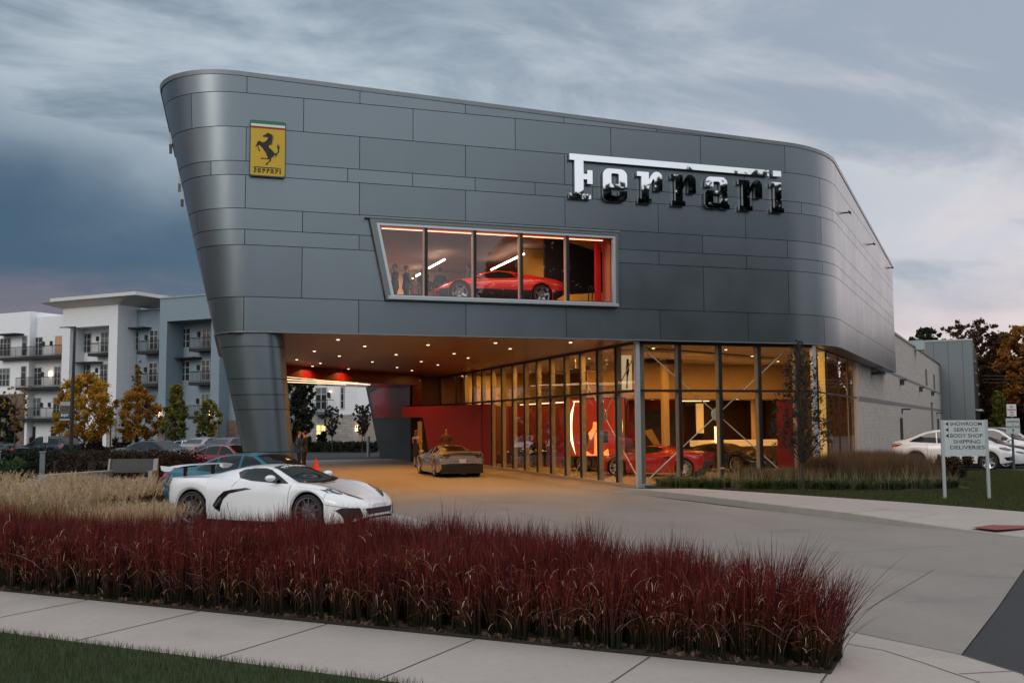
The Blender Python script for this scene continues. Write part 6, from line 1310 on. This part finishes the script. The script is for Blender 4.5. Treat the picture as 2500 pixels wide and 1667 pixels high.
# white wing seen through the portico
apt2 = thing('apartment_building', 'white sided apartment wing with stone base seen through the portico', 'building', (0, 0, 0))
ab('wall', 748, 930, 76, 88, 3.02, 13, APW, apt2); ab('smooth_wall', 871, 930, 75.93, 75.98, 3.02, 13, APWs, apt2); ab('stone_base', 748, 874, 75.85, 75.98, G0, 3.0, STN, apt2); ab('beige_base', 874, 930, 75.85, 75.98, G0, 3.0, mat('beige_render', (.32, .28, .24), .85), apt2); ab('base_core', 748, 930, 76, 88, G0, 3.0, APWs, apt2); ab('wall', 690, 748, 77.5, 88, G0, 13, APBs, apt2)
window(770, 798.5, 76, 3.5, 5.6, apt2, cur=True); window(831, 840.5, 75.96, 3.55, 5.6, apt2, cols=1, cur=False)
window(772, 797, 75.85, .75, 2.15, apt2, lit=mat('warm_lit_pane', (.9, .6, .3), .5, emit=(1, .55, .16), es=1.5), rows=1, cols=2)
balcony(761, 799, 76, 3.4, apt2, dep=1.0, col=mat('teal_balcony', (.06, .12, .14), .6)); lampb(804, 76, 4.6, apt2); lampb(873, 75.85, 1.5, apt2, lit=True)
ab('warm_spill_lamp', 803.5, 806, 75.8, 75.9, 5.1, 5.2, bpy.data.materials['lit_lantern'], apt2)
# more blocks behind, beyond the street: low plain backdrop row seen only over the cars
# ------------------------------------------------------------------ vegetation
def npmesh(name, V, F, m, attrs, parent=None, k=4):
    me = bpy.data.meshes.new(name); me.vertices.add(len(V)); me.vertices.foreach_set('co', np.asarray(V, np.float32).ravel())
    nf = len(F); me.loops.add(nf*k); me.loops.foreach_set('vertex_index', np.asarray(F, np.int32).ravel())
    me.polygons.add(nf); me.polygons.foreach_set('loop_start', np.arange(0, nf*k, k, dtype=np.int32))
    try: me.polygons.foreach_set('loop_total', np.full(nf, k, np.int32))
    except Exception: pass
    for a, vals in attrs.items(): at = me.attributes.new(a, 'FLOAT', 'POINT'); at.data.foreach_set('value', np.asarray(vals, np.float32))
    me.materials.append(m); me.update(); me.validate(); return link(bpy.data.objects.new(name, me), parent)
def leafcloud(name, cen, rad, n, size, m, parent=None, flat=1., elong=1.5, shell=.55):
    """n leaf cards scattered through clumps; cen (k,3) rad (k,)"""
    cen = np.asarray(cen, float); rad = np.asarray(rad, float); wgt = rad**2; wgt /= wgt.sum()
    i = NR.choice(len(cen), n, p=wgt); d = NR.normal(size=(n, 3)); d /= np.linalg.norm(d, axis=1)[:, None]
    r = rad[i]*(shell+(1-shell)*NR.random(n))*NR.random(n)**.35; P = cen[i]+d*r[:, None]*np.array([1, 1, flat])
    a = NR.normal(size=(n, 3)); a /= np.linalg.norm(a, axis=1)[:, None]; b = np.cross(a, NR.normal(size=(n, 3))); b /= np.linalg.norm(b, axis=1)[:, None]
    s = size*(.6+.8*NR.random(n)); a *= (s*elong*.5)[:, None]; b *= (s*.5)[:, None]
    V = np.stack([P-a, P-b*.9, P+a, P+b*.9], 1).reshape(-1, 3); F = np.arange(n*4).reshape(-1, 4)
    cl = NR.random(len(cen)); rn = np.clip(cl[i]*.55+NR.random(n)*.45, 0, 1)
    return npmesh(name, V, F, m, {'rnd': np.repeat(rn, 4)}, parent)
def blades(name, P, z0, h, w, lean, curl, m, parent=None, seg=4, az=None, rn=None, spread=None):
    n = len(P); az = NR.random(n)*6.283 if az is None else az; t = np.linspace(0, 1, seg+1)
    dx_, dy_ = np.cos(az), np.sin(az); fa = az+1.57+NR.normal(size=n)*.7; wx, wy = np.cos(fa), np.sin(fa)
    T = t[None, :]; run = (lean*h)[:, None]*T**1.7; zz = h[:, None]*(T-curl[:, None]*T**3*.5)
    ww = w[:, None]*np.maximum(0.06, (1-T)**.45)*(.55+.9*np.minimum(T*3, 1)*.5)
    cx_ = P[:, 0:1]+dx_[:, None]*run; cy_ = P[:, 1:2]+dy_[:, None]*run; cz_ = z0[:, None]+zz
    A = np.stack([cx_-wx[:, None]*ww/2, cy_-wy[:, None]*ww/2, cz_], 2); B = np.stack([cx_+wx[:, None]*ww/2, cy_+wy[:, None]*ww/2, cz_], 2)
    V = np.stack([A, B], 2).reshape(n, (seg+1)*2, 3)
    base = np.arange(n)[:, None]*(seg+1)*2; q = np.array([[2*i, 2*i+1, 2*i+3, 2*i+2] for i in range(seg)])
    F = (base[:, :, None]+q[None]).reshape(-1, 4); rn = NR.random(n) if rn is None else rn
    return npmesh(name, V.reshape(-1, 3), F, m, {'rnd': np.repeat(rn, (seg+1)*2), 't': np.tile(np.repeat(t, 2), n)}, parent)
def inpoly(x, y, poly):
    c = np.zeros(len(x), bool); n = len(poly)
    for i in range(n):
        x0, y0 = poly[i]; x1, y1 = poly[(i+1) % n]
        k = ((y0 > y) != (y1 > y)) & (x < (x1-x0)*(y-y0)/(y1-y0+1e-12)+x0); c ^= k
    return c
def scatter(poly, n):
    xs = [a for a, _ in poly]; ys = [b for _, b in poly]; out = np.zeros((0, 2))
    while len(out) < n:
        c = np.stack([NR.uniform(min(xs), max(xs), n*2), NR.uniform(min(ys), max(ys), n*2)], 1); out = np.concatenate([out, c[inpoly(c[:, 0], c[:, 1], poly)]])
    return out[:n]
def vnoise(P, s, seed=0):
    r = np.random.default_rng(seed); o = np.zeros(len(P))
    for k in range(5):
        a = r.normal(size=2)/s*(1+k*.6); o += np.sin(P@a*2+r.random()*6.28)/(1+k*.5)
    return o/2.2
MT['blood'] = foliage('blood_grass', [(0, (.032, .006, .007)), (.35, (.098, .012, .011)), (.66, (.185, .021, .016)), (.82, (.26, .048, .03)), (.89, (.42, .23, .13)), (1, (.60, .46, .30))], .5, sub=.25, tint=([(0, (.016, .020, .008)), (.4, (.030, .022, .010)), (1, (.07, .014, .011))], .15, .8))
MT['fountain'] = foliage('fountain_grass', [(0, (.17, .13, .045)), (.5, (.38, .28, .12)), (1, (.56, .43, .24))], .7, sub=.3, tint=([(0, (.05, .06, .02)), (1, (.22, .18, .06))], .2, .8))
MT['plume'] = foliage('fountain_grass_plume', [(0, (.38, .26, .15)), (.5, (.56, .42, .26)), (1, (.72, .57, .38))], .8, sub=.35)
MT['lily'] = foliage('daylily_leaves', [(0, (.018, .045, .014)), (.6, (.045, .085, .022)), (.9, (.10, .13, .04)), (1, (.22, .20, .09))], .5, sub=.25)
MT['reed'] = foliage('brown_reed_grass', [(0, (.07, .038, .022)), (.5, (.13, .075, .040)), (1, (.22, .15, .08))], .7, sub=.3, tint=([(0, (.04, .05, .02)), (1, (.09, .08, .03))], .15, .6))
MT['turf'] = foliage('lawn_grass', [(0, (.032, .046, .012)), (.7, (.062, .078, .022)), (1, (.13, .12, .045))], .6, sub=.3)
MT['bark'] = mat('bark', (.05, .04, .033), .9, var=.2, vscale=12, bump=.6, bscale=25)

# crimson blood grass along the pavement
BED = [Q(9.22, -30), Q(9.22, -1.42), Q(9.8, -1.42), Q(10.6, -2.3), Q(11.1, -3.7), Q(11.7, -5.2), Q(12.2, -6.8), Q(12.2, -9.6), Q(11.3, -11), Q(11.0, -14), Q(11.2, -30)]
n = 112000; P = scatter(BED, n); W_ = P@np.array([W3.x, W3.y]); pp_ = P@np.array([P3.x, P3.y])
keep = NR.random(n) < np.where(pp_ < -20, .5, 1.); P = P[keep]; n = len(P)
# tussocks: pull the blades a little towards row plants
cell = .36; cc = np.round(P/cell)*cell+np.stack([np.sin(np.round(P[:, 0]/cell)*12.9+np.round(P[:, 1]/cell)*4.1), np.sin(np.round(P[:, 0]/cell)*7.3-np.round(P[:, 1]/cell)*9.7)], 1)*.07
P = P*.72+cc*.28
hn = vnoise(P, 1.3, 3)*.13+vnoise(P, .42, 5)*.14-.02; edge = (P@np.array([W3.x, W3.y])-9.22)
h = np.clip(.86+hn-.05*NR.exponential(size=n)*1.4+NR.normal(size=n)*.045, .30, 1.08)*np.clip(.86+edge*.4, .86, 1.)
tall = NR.random(n) < .05; h[tall] *= 1.17
lean = np.abs(NR.normal(size=n))*.17+.03; curl = np.zeros(n); rn = NR.random(n)*.85
dry = NR.random(n) < .055; lean[dry] = .35+NR.random(dry.sum())*.45; curl[dry] = .5+NR.random(dry.sum())*.9; h[dry] *= .72+.36*NR.random(dry.sum()); rn[dry] = .86+.14*NR.random(dry.sum())
out = NR.random(n) < .10; lean[out] += .25
az = NR.random(n)*6.283
# outermost blades splay outwards at the open end
pe = P@np.array([P3.x, P3.y]); fr = pe > -2.1; az[fr] = math.atan2(P3.y, P3.x)+NR.normal(size=fr.sum())*.8; lean[fr] = np.abs(NR.normal(size=fr.sum()))*.35+.1
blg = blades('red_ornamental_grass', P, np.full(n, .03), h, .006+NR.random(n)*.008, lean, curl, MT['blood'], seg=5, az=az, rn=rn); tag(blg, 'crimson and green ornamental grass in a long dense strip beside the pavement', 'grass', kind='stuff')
n = 8500; wt_ = np.where(edge < .35, 9., np.where(edge < .9, 2., 1.)); j = NR.choice(len(P), n, p=wt_/wt_.sum()); zc_ = NR.beta(2.2, 1.5, n)*.92*h[j]
cb = blades('bent_blades', P[j]+NR.normal(size=(n, 2))*.02-np.array([W3.x, W3.y])*.07, zc_+.03, .06+NR.random(n)*.12, .005+NR.random(n)*.006, .5+NR.random(n)*1.1, .6+NR.random(n)*1.3, MT['blood'], parent=blg, seg=4, rn=np.where(NR.random(n) < .55, .88+.12*NR.random(n), .5+.35*NR.random(n))); cb['kind'] = 'stuff'
tt_ = cb.data.attributes['t']; tt_.data.foreach_set('value', np.full(len(cb.data.vertices), 1., np.float32))
# small strip of the same grass farther left
PB = scatter([Q(17.6, -20.5), Q(19.5, -18.2), Q(20.2, -19), Q(18.4, -22.5)], 5000); blades_ = blades('red_ornamental_grass', PB, np.full(5000, .03), .55+NR.random(5000)*.3, np.full(5000, .012), np.abs(NR.normal(size=5000))*.12, np.zeros(5000), MT['blood'], rn=NR.random(5000)*.85); tag(blades_, 'small patch of crimson grass on the far side of the tan grass', 'grass', kind='stuff')
# fallen litter on the soil
PL = scatter([Q(9.17, -22), Q(9.17, -1.5), Q(9.5, -1.5), Q(9.5, -22)], 2600); lit = leafcloud('leaf_litter', np.c_[PL, np.full(len(PL), .045)], np.full(len(PL), .01), 2600, .045, foliage('leaf_litter', [(0, (.05, .03, .02)), (1, (.20, .13, .08))])); tag(lit, 'dry litter along the soil edge of the crimson grass', 'litter', kind='stuff')
# tan fountain grass with feathery plumes
FB = [Q(11.4, -10.9), Q(12.5, -11.9), Q(13.9, -13.8), Q(14.8, -15.6), Q(15.8, -18.6), Q(15.2, -20.5), Q(13.6, -22.5), Q(11.3, -22.5)]
ccs = scatter(FB, 72); n = 26000; i = NR.integers(0, 72, n); P = ccs[i]+NR.normal(size=(n, 2))*.16; dd = P-ccs[i]; az = np.arctan2(dd[:, 1], dd[:, 0])+NR.normal(size=n)*.5
h = (.72+NR.random(n)*.22)*np.where((P@np.array([P3.x, P3.y])) > -13.6, .72, 1.); lean = .25+np.linalg.norm(dd, axis=1)*1.6+NR.random(n)*.15
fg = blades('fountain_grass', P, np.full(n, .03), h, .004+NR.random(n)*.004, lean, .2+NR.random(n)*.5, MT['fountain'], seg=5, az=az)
tag(fg, 'pale tan fountain grass with feathery plumes in front of the white car', 'grass', kind='stuff')
n = 5200; i = NR.integers(0, 72, n); b0 = ccs[i]+NR.normal(size=(n, 2))*.12; az = NR.random(n)*6.283; L0 = (.80+NR.random(n)*.26)*np.where((b0@np.array([P3.x, P3.y])) > -13.6, .72, 1.); ln_ = .15+NR.random(n)*.30
tp = np.c_[b0[:, 0]+np.cos(az)*L0*ln_, b0[:, 1]+np.sin(az)*L0*ln_, .03+L0]; dv = np.c_[np.cos(az)*.55, np.sin(az)*.55, np.ones(n)]; dv /= np.linalg.norm(dv, axis=1)[:, None]
m_ = 26; tt = NR.random((n, m_)); ctr = tp[:, None, :]+dv[:, None, :]*(tt*.17-.02)[:, :, None]; br = NR.normal(size=(n, m_, 3)); br /= np.linalg.norm(br, axis=2)[:, :, None]
br = br*.024+dv[:, None, :]*.022; sd = np.cross(br, NR.normal(size=(n, m_, 3))); sd /= np.linalg.norm(sd, axis=2)[:, :, None]; sd *= .0034
V = np.stack([ctr-sd, ctr+sd, ctr+br+sd*.3, ctr+br-sd*.3], 2).reshape(-1, 3)
pmh = npmesh('fountain_grass_plumes', V, np.arange(len(V)).reshape(-1, 4), MT['plume'], {'rnd': np.repeat(np.repeat(NR.random(n), m_), 4)}, fg)
pmh['kind'] = 'stuff'
# planting bed on the right
LB = [(14.85, 29.9), (14.95, 29.0), (17.7, 26.9), (20.6, 25.2), (23.0, 25.2), (23.2, 26.3), (20.5, 26.9), (17.8, 28.6), (15.6, 30.2)]
ccs = scatter(LB, 130); n = 15000; i = NR.integers(0, 130, n); P = ccs[i]+NR.normal(size=(n, 2))*.07; dd = P-ccs[i]
lil = blades('daylilies', P, np.full(n, .09), .34+NR.random(n)*.16, .010+NR.random(n)*.008, .45+NR.random(n)*.6, .5+NR.random(n)*.8, MT['lily'], seg=5, az=np.arctan2(dd[:, 1], dd[:, 0])+NR.normal(size=n)*.4); tag(lil, 'arching green lily leaves edging the bed below the front glass', 'plants', kind='stuff')
RB = [(17.6, 29.8), (18.0, 28.2), (20.5, 26.6), (22.9, 26.0), (24.6, 28.2), (26.6, 33), (25.2, 33.6), (21.9, 30.4)]
ccs = scatter(RB, 120); n = 42000; i = NR.integers(0, 120, n); P = ccs[i]+NR.normal(size=(n, 2))*.17; dd = P-ccs[i]; hb = np.where(P[:, 0] < 20.3, .62, 1.02)
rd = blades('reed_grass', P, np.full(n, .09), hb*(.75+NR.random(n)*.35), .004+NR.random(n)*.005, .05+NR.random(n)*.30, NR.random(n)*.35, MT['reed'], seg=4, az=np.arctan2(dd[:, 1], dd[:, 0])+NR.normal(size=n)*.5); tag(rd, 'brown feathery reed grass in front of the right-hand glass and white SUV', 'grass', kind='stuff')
n = 900; P = scatter(LB, n); st_ = blades('pale_flower_stalks', P, np.full(n, .09), .45+NR.random(n)*.35, np.full(n, .008), .1+NR.random(n)*.3, np.zeros(n), foliage('dry_stalk', [(0, (.25, .20, .10)), (1, (.40, .34, .20))])); tag(st_, 'thin pale seed stalks rising from the lily bed', 'stalks', kind='stuff')
for k, (px, d_, z_) in enumerate(((1757, 31.5, .62), (1665, 31.3, .50))):
    x, y = DL(d_, px); ro = thing('flower', ('pink flower head before the red show car wheel', 'pair of small pink flowers left of the other pink bloom')[k], 'flower', (x, y, .09)); part('stem', MT['lily'], ro, lambda m: m.tube([(0, 0, 0), (.02, 0, z_)], .006, 5)); part('bloom', mat('pink_petal', (.60, .22, .16), .7) if k == 0 else bpy.data.materials['pink_petal'], ro, lambda m: [m.ball((.02+.04*math.cos(a), .04*math.sin(a), z_+.02), (.045, .03, .03), n=8, k=5) for a in (0, 2, 4)])
# lawns
n = 60000; P = scatter([Q(5.2, -18), Q(7.33, -18), Q(7.33, -4.4), Q(5.2, -3.4)], n); lw = blades('lawn_blades', P, np.full(n, .02), .045+NR.random(n)*.045, np.full(n, .0045), NR.random(n)*.6, np.zeros(n), MT['turf'], seg=2); tag(lw, 'short grass of the verge at the bottom left corner', 'grass', kind='stuff')
n = 110000; P = scatter([(15.2, 28.2), (16.0, 25.9), (16.8, 23.2), (17.45, 21.0), (18.1, 17.6), (21, 15.5), (27, 20), (33, 28), (32.8, 33.6), (28.5, 33.5), (26, 30), (23.4, 25), (20.6, 24.9), (17.7, 26.5)], n); lw2 = blades('side_lawn_blades', P, np.full(n, .055), .05+NR.random(n)*.04, np.full(n, .010), NR.random(n)*.6, np.zeros(n), MT['turf'], seg=2); tag(lw2, 'mown grass round the direction sign', 'grass', kind='stuff')

# ---- hedges and shrubs
def fol(name, a, b, c, sub=.2): return foliage(name, [(0, a), (.55, b), (1, c)], .6, sub=sub)
F_BOX = fol('boxwood', (.006, .011, .006), (.014, .024, .011), (.035, .045, .02)); F_BRN = fol('barberry_brown', (.020, .013, .008), (.045, .028, .014), (.08, .055, .025)); F_MAR = fol('maroon_shrub', (.012, .006, .008), (.035, .014, .014), (.08, .04, .03))
def hedge(name, label, cat, a, b, width, h, m, n=9000, size=.07, z0=0., dens=.35):
    a, b = Vector((*a, 0)), Vector((*b, 0)); L_ = (b-a).length; t = thing(name, label, cat, (0, 0, 0)); nrm = Vector((-(b-a).y, (b-a).x, 0)).normalized(); cs = []; rs = []
    k = int(L_/dens)
    for i in range(k+1):
        for j in range(max(1, int(width/.45))+1):
            for zq in np.arange(.22, h-.1, .32):
                c = a.lerp(b, i/max(1, k))+nrm*((j/max(1, int(width/.45))-.5)*(width-.4)); cs.append((c.x+rnd.uniform(-.1, .1), c.y+rnd.uniform(-.1, .1), z0+zq+rnd.uniform(-.06, .06))); rs.append(.28+rnd.random()*.1)
    leafcloud('foliage', cs, rs, n, size, m, t)
    part('inner_twigs', MT['bark'], t, lambda m_: m_.obox((a-nrm*(width/2-.25)).to_tuple()[:2]+(z0,), b-a, nrm*(width-.5), (0, 0, h-.3)))
    return t
hedge('hedge', 'dark clipped hedge behind the square bollard at the left', 'hedge', DL(45, -60), DL(45, 185), 2.4, .98, F_BOX, 16000, .08)
hedge('hedge', 'long brown clipped hedge behind the bench', 'hedge', DL(44, 175), DL(41, 452), 2.2, 1.0, F_BRN, 20000, .07)
hedge('hedge', 'low dark hedge under the white wing seen through the portico', 'hedge', DL(80, 742), DL(77.5, 915), 1.4, .85, F_BOX, 9000, .10)
hedge('hedge', 'dark hedge along the foot of the white and blue apartment block', 'hedge', wp(72, -94), wp(72.3, -64), 1.3, .55, F_BOX, 9000, .14, z0=-.45)
def bush(name, label, cat, x, y, r, h, m, n=2500, size=.08, z0=0., grp=None):
    t = thing(name, label, cat, (x, y, z0), 0, grp); cs = []; rs = []
    for k in range(16): a = rnd.uniform(0, 6.28); q = rnd.random()**.5*r*.75; cs.append((q*math.cos(a), q*math.sin(a), rnd.uniform(.25, .85)*h)); rs.append(r*.38)
    leafcloud('foliage', cs, rs, n, size, m, t); part('stems', MT['bark'], t, lambda mm: [mm.tube([(0, 0, 0), tuple(c)], .015, 4) for c in cs[:6]]); return t
for k, (px, r, h, c_) in enumerate(((88, .9, 1.6, F_MAR), (108, 1.1, 1.4, F_MAR), (186, .8, 1.5, F_MAR), (300, 1.0, 1.7, F_MAR), (545, 1.0, 1.4, F_MAR), (235, .9, 1.5, F_MAR), (370, .9, 1.2, F_BOX))):
    x, y = DL(96, px); bush('shrub', ('maroon shrub by the first ground floor doorway', 'maroon shrub right of the first ground floor doorway', 'small maroon shrub at the foot of the white tower pier', 'maroon shrub at the foot of the blue wall', 'maroon shrub beside the blue pier near the leg', 'maroon shrub below the tower bay', 'dark green shrub between the yellow trees')[k], 'shrub', x, y, r, h, c_, 1500, .14, -.45, 'foundation shrubs of the apartments')
x, y = DL(80.5, 785); bush('shrub', 'spiky dark plant before the lit window in the portico view', 'shrub', x, y, .6, 1.7, F_BOX, 900, .18); x, y = DL(80, 752); bush('shrub', 'dark rounded shrub beside the two men, beyond the road', 'shrub', x, y, .6, 1.2, F_BOX, 1200, .12)
x, y = DL(41, 12); bush('shrub', 'low green sprawling plant at the left edge before the hedge', 'shrub', x, y, 1.0, .7, MT['lily'], 2200, .10)
x, y = DL(33.5, -8); bush('shrub', 'dark rounded shrub at the left edge of the path', 'shrub', x, y, 1.1, .65, F_BOX, 4000, .06)
x, y = DL(34.5, 2318); bush('shrub', 'dark round shrub between the reed grass and the white SUV', 'shrub', x, y, .62, 1.0, F_BRN, 3000, .06)
n = 5000; P = scatter([wp(70.5, -104), wp(73, -104), wp(73, -95.5), wp(70.5, -95.5)], n); tg = blades('tall_tan_grass', P, np.full(n, -.45), .9+NR.random(n)*.6, np.full(n, .02), .1+NR.random(n)*.4, np.zeros(n), MT['fountain']); tag(tg, 'tan grass clump before the far left ground floor', 'grass', kind='stuff')

# ---- trees
F_YEL = fol('yellow_autumn_leaves', (.16, .09, .012), (.50, .27, .022), (.72, .46, .07), .4); F_ORG = fol('orange_autumn_leaves', (.10, .05, .010), (.33, .16, .018), (.55, .29, .04), .3); F_GY = fol('green_yellow_leaves', (.045, .055, .010), (.15, .15, .025), (.38, .29, .05), .3); F_DG = fol('dark_green_leaves', (.008, .014, .007), (.018, .030, .013), (.05, .06, .02)); F_PEAR = fol('dusky_pear_leaves', (.014, .017, .013), (.035, .036, .024), (.07, .055, .035))
def tree(label, x, y, z0, H, crown, r, m, n=9000, size=.14, k=34, trunk=.10, shape='oval', name='tree', grp=None, rad=None, multi=0):
    """crown = height of the lowest leaves; shape oval/cone/vase/spire"""
    t = thing(name, label, 'tree', (x, y, z0), rnd.uniform(0, 6), grp); cs = []; rs = []; k0 = k
    if k < 100: k = int(k*2.6); rad = (rad or r*.30)*.62; n = int(n*1.15)
    for i in range(k):
        u = (i+.5)/k; z = crown+(H-crown)*(.06+.9*u)
        if shape == 'cone': rr = r*(1-.82*u)*(.35+.65*min(1, u*5))
        elif shape == 'vase': rr = r*(.25+.75*math.sin(min(1, u*1.25)*math.pi*.62))
        elif shape == 'spire': rr = r*(1-u)**.8*(.5+.5*min(1, u*6))+.12*r
        else: rr = r*math.sqrt(max(.03, 1-(2*u-.9)**2*.86))
        a = i*2.4+rnd.uniform(-.5, .5); q = rr*rnd.uniform(.35, .95); cs.append((q*math.cos(a), q*math.sin(a), z+rnd.uniform(-.1, .1)*H/6)); rs.append((rad or r*.30)*rnd.uniform(.7, 1.25)*(.45+.75*rr/r if k0 > 100 else 1))
    leafcloud('crown', cs, [q*1.25 for q in rs], int(n*1.25), size*.82, m, t, flat=.85, shell=.0)
    def wood(mm):
        bx_, by_ = 0, 0; mm.tube([(0, 0, -.05), (.02, .01, crown*.5), (.03, -.02, crown), (0, .02, crown+(H-crown)*.5), (.02, 0, H*.93)], [trunk, trunk*.8, trunk*.7, trunk*.4, trunk*.1], 8)
        for i, c in enumerate(cs):
            if i % (2 if k0 > 60 else 4) == 0: zb_ = max(crown*.85, c[2]-.35*math.hypot(c[0], c[1])*2.2-.2); mm.tube([(0, 0, zb_), (c[0]*.5, c[1]*.5, (zb_+c[2])/2+.05), c], [trunk*.32, trunk*.2, trunk*.06], 5, cap=False)
    part('trunk', MT['bark'], t, wood); return t
x, y = DL(86, 208.6); tree('broad golden yellow maple just right of the lamp post', x, y, -.45, 7.05, 1.2, 2.75, F_YEL, 13000, .17, k=44)
x, y = DL(86, 337); tree('orange yellow tree with a thin pointed top', x, y, -.45, 5.9, 1.2, 2.15, F_ORG, 11000, .15, k=40); x, y = DL(86.2, 336); tree('slender leader of the orange tree rising above its crown', x, y, -.45, 7.8, 4.6, .55, F_ORG, 1800, .15, k=12)
x, y = DL(85, 430); tree('green and yellow pyramidal tree before the blue facade', x, y, -.45, 6.15, 1.2, 1.6, F_GY, 7500, .15, k=34, shape='cone')
x, y = DL(84, 509); tree('smaller yellow green tree nearest the big support leg', x, y, -.45, 4.75, 1.3, 1.25, F_GY, 5200, .14, k=26)
x, y = DL(80, 4); tree('dark green tree cut by the left picture edge', x, y, -.45, 5.0, .6, 1.9, F_DG, 8000, .16, k=30)
x, y = DL(66, 40); tree('nearly bare young tree with a few orange leaves at its tip', x, y, -.2, 5.1, 1.8, .9, F_ORG, 420, .13, k=22, trunk=.06, shape='vase', rad=.18)
x, y = DL(78, 722); tree('tall dark green tree seen through the portico next to the leg', x, y, 0, 7.4, .7, 1.15, F_DG, 9000, .15, k=40, rad=.45); x, y = DL(77.5, 744); tree('second dark green tree just right of the leg, through the portico', x, y, 0, 7.0, 1.3, .95, F_DG, 5500, .15, k=30, rad=.42)
x, y = DL(75.6, 811); tree('small vase shaped dusky tree left in the portico view', x, y, .08, 3.45, 1.15, .78, F_PEAR, 3300, .09, k=30, trunk=.045, shape='vase', rad=.2)
x, y = DL(75.6, 884); tree('small vase shaped dusky tree right in the portico view', x, y, .08, 3.6, 1.15, .70, F_PEAR, 3000, .09, k=28, trunk=.045, shape='vase', rad=.2); x, y = DL(77.5, 891); tree('thin dusky sapling right behind the other small tree', x, y, .08, 3.5, 1.3, .5, F_PEAR, 1500, .09, k=18, trunk=.035, shape='vase', rad=.2)
F_FT = fol('fine_dusk_leaves', (.014, .018, .010), (.032, .036, .020), (.075, .06, .035))
x, y = DL(31, 1953); tree('slim upright tree with fine dusky leaves in front of the right end of the glass', x, y, .08, 4.72, .95, 1.2, F_FT, 5200, .05, k=300, trunk=.055, shape='spire', rad=.15)
x, y = DL(170, 2265); tree('dark treetop showing above the hall roof', x, y, 0, 18.0, 9, 3.4, F_DG, 5000, .45, k=26, trunk=.3)
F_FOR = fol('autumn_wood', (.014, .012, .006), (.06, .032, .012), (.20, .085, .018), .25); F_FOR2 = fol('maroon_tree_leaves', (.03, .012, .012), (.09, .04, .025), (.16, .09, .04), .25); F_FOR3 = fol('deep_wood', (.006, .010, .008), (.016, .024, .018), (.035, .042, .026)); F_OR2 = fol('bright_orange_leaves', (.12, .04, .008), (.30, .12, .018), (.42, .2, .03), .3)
x, y = DL(140, 2385); tree('thinning maroon tree rising right of the metal block', x, y, 0, 16.5, 3, 3.6, F_FOR2, 5200, .34, k=40, trunk=.25, shape='vase', rad=.9); x, y = DL(150, 2350); tree('nearly bare maroon tree behind the top of the metal block', x, y, 0, 16.8, 8, 3.2, F_FOR2, 1500, .34, k=30, trunk=.22, shape='vase', rad=.8)
x, y = DL(138, 2445); tree('brown green tree in the wood edge, left of the orange one', x, y, 0, 14.2, 1.5, 4.2, F_FOR, 9000, .38, k=44, trunk=.3, rad=1.3); x, y = DL(133, 2515); tree('glowing orange tree at the right picture edge', x, y, 0, 15.2, 3, 4.6, F_OR2, 9000, .38, k=46, trunk=.3, rad=1.4)
x, y = DL(118, 2434); tree('small olive yellow tree low in front of the dark wood', x, y, 0, 5.6, .6, 1.7, F_GY, 3600, .22, k=26, shape='cone')
def wood(name, label, pts, hmin, hmax, n, size, m, rad=2.2, dens=3.):
    cs = []; rs = []
    for (x0, y0), (x1, y1) in zip(pts[:-1], pts[1:]):
        L_ = math.hypot(x1-x0, y1-y0); k = max(1, int(L_/dens))
        for i in range(k):
            for d_ in range(2):
                t = (i+rnd.random())/k; X = x0+(x1-x0)*t+rnd.uniform(-2.5, 2.5); Y = y0+(y1-y0)*t+rnd.uniform(-2.5, 2.5); Hh = rnd.uniform(hmin, hmax); z = 1.
                while z < Hh: cs.append((X+rnd.uniform(-1.6, 1.6), Y+rnd.uniform(-1.6, 1.6), z)); rs.append(rad*(.5+.5*math.sin(math.pi*min(1, (z+3)/(Hh+3))))*rnd.uniform(.7, 1.2)); z += rad*.8
    o = leafcloud(name, cs, rs, n, size, m); return tag(o, label, 'wood', kind='stuff')
wood('autumn_wood', 'dense brown and orange autumn wood beyond the right-hand car park', [DL(165, 2330), DL(150, 2440), DL(142, 2620), DL(125, 2950)], 9.5, 14.0, 46000, .55, F_FOR, 2.4)
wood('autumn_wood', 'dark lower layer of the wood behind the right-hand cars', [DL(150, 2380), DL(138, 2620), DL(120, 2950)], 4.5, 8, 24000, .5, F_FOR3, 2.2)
wood('distant_trees', 'dark tree belt right of the picture, mirrored in the side facade', [DL(128, 2700), (112, 84), (105, 60), (100, 20), (85, -15)], 11, 17, 34000, .75, F_FOR3, 2.8, 4.)
wood('distant_trees', 'tree belt across the street behind the viewer, mirrored in glass and letters', [(80, -22), (50, -40), (20, -46), (-8, -44), (-40, -30), (-62, 5), (-70, 40)], 8, 13.5, 52000, .8, F_FOR3, 3.0, 4.)
cs = []; rs = []
hx_ = [22, 26, 28.3, 31, 34, 36, 37.5, 39, 40.5, 42, 44, 46, 50, 54]; hz_ = [15, 19.2, 19.7, 20.2, 20.5, 21.6, 22.4, 21.2, 20.8, 22.0, 22.6, 21.6, 22.8, 18]  # treetop heights shaped to set the dark reflection in the letters
for X in np.arange(22, 54, .8):
    top = float(np.interp(X, hx_, hz_))+.25*math.sin(X*2.3)
    for z in np.arange(1, top-1.0, 1.5): cs.append((X+rnd.uniform(-.4, .4), -9+rnd.uniform(-.8, .8), z)); rs.append(1.5)
    cs.append((X, -9, top-.9)); rs.append(.9)
o = leafcloud('tall_trees', cs, rs, 60000, .42, F_FOR3, shell=.2); tag(o, 'unseen tall dark trees across the street, shaped for their reflection in the chrome letters', 'wood', kind='stuff')
wood('distant_trees', 'low tree line behind the apartments and far car park', [(-110, 60), (-60, 120), (-10, 150), (40, 170), (80, 165)], 5, 8, 14000, .9, F_FOR3, 2.6, 5.)
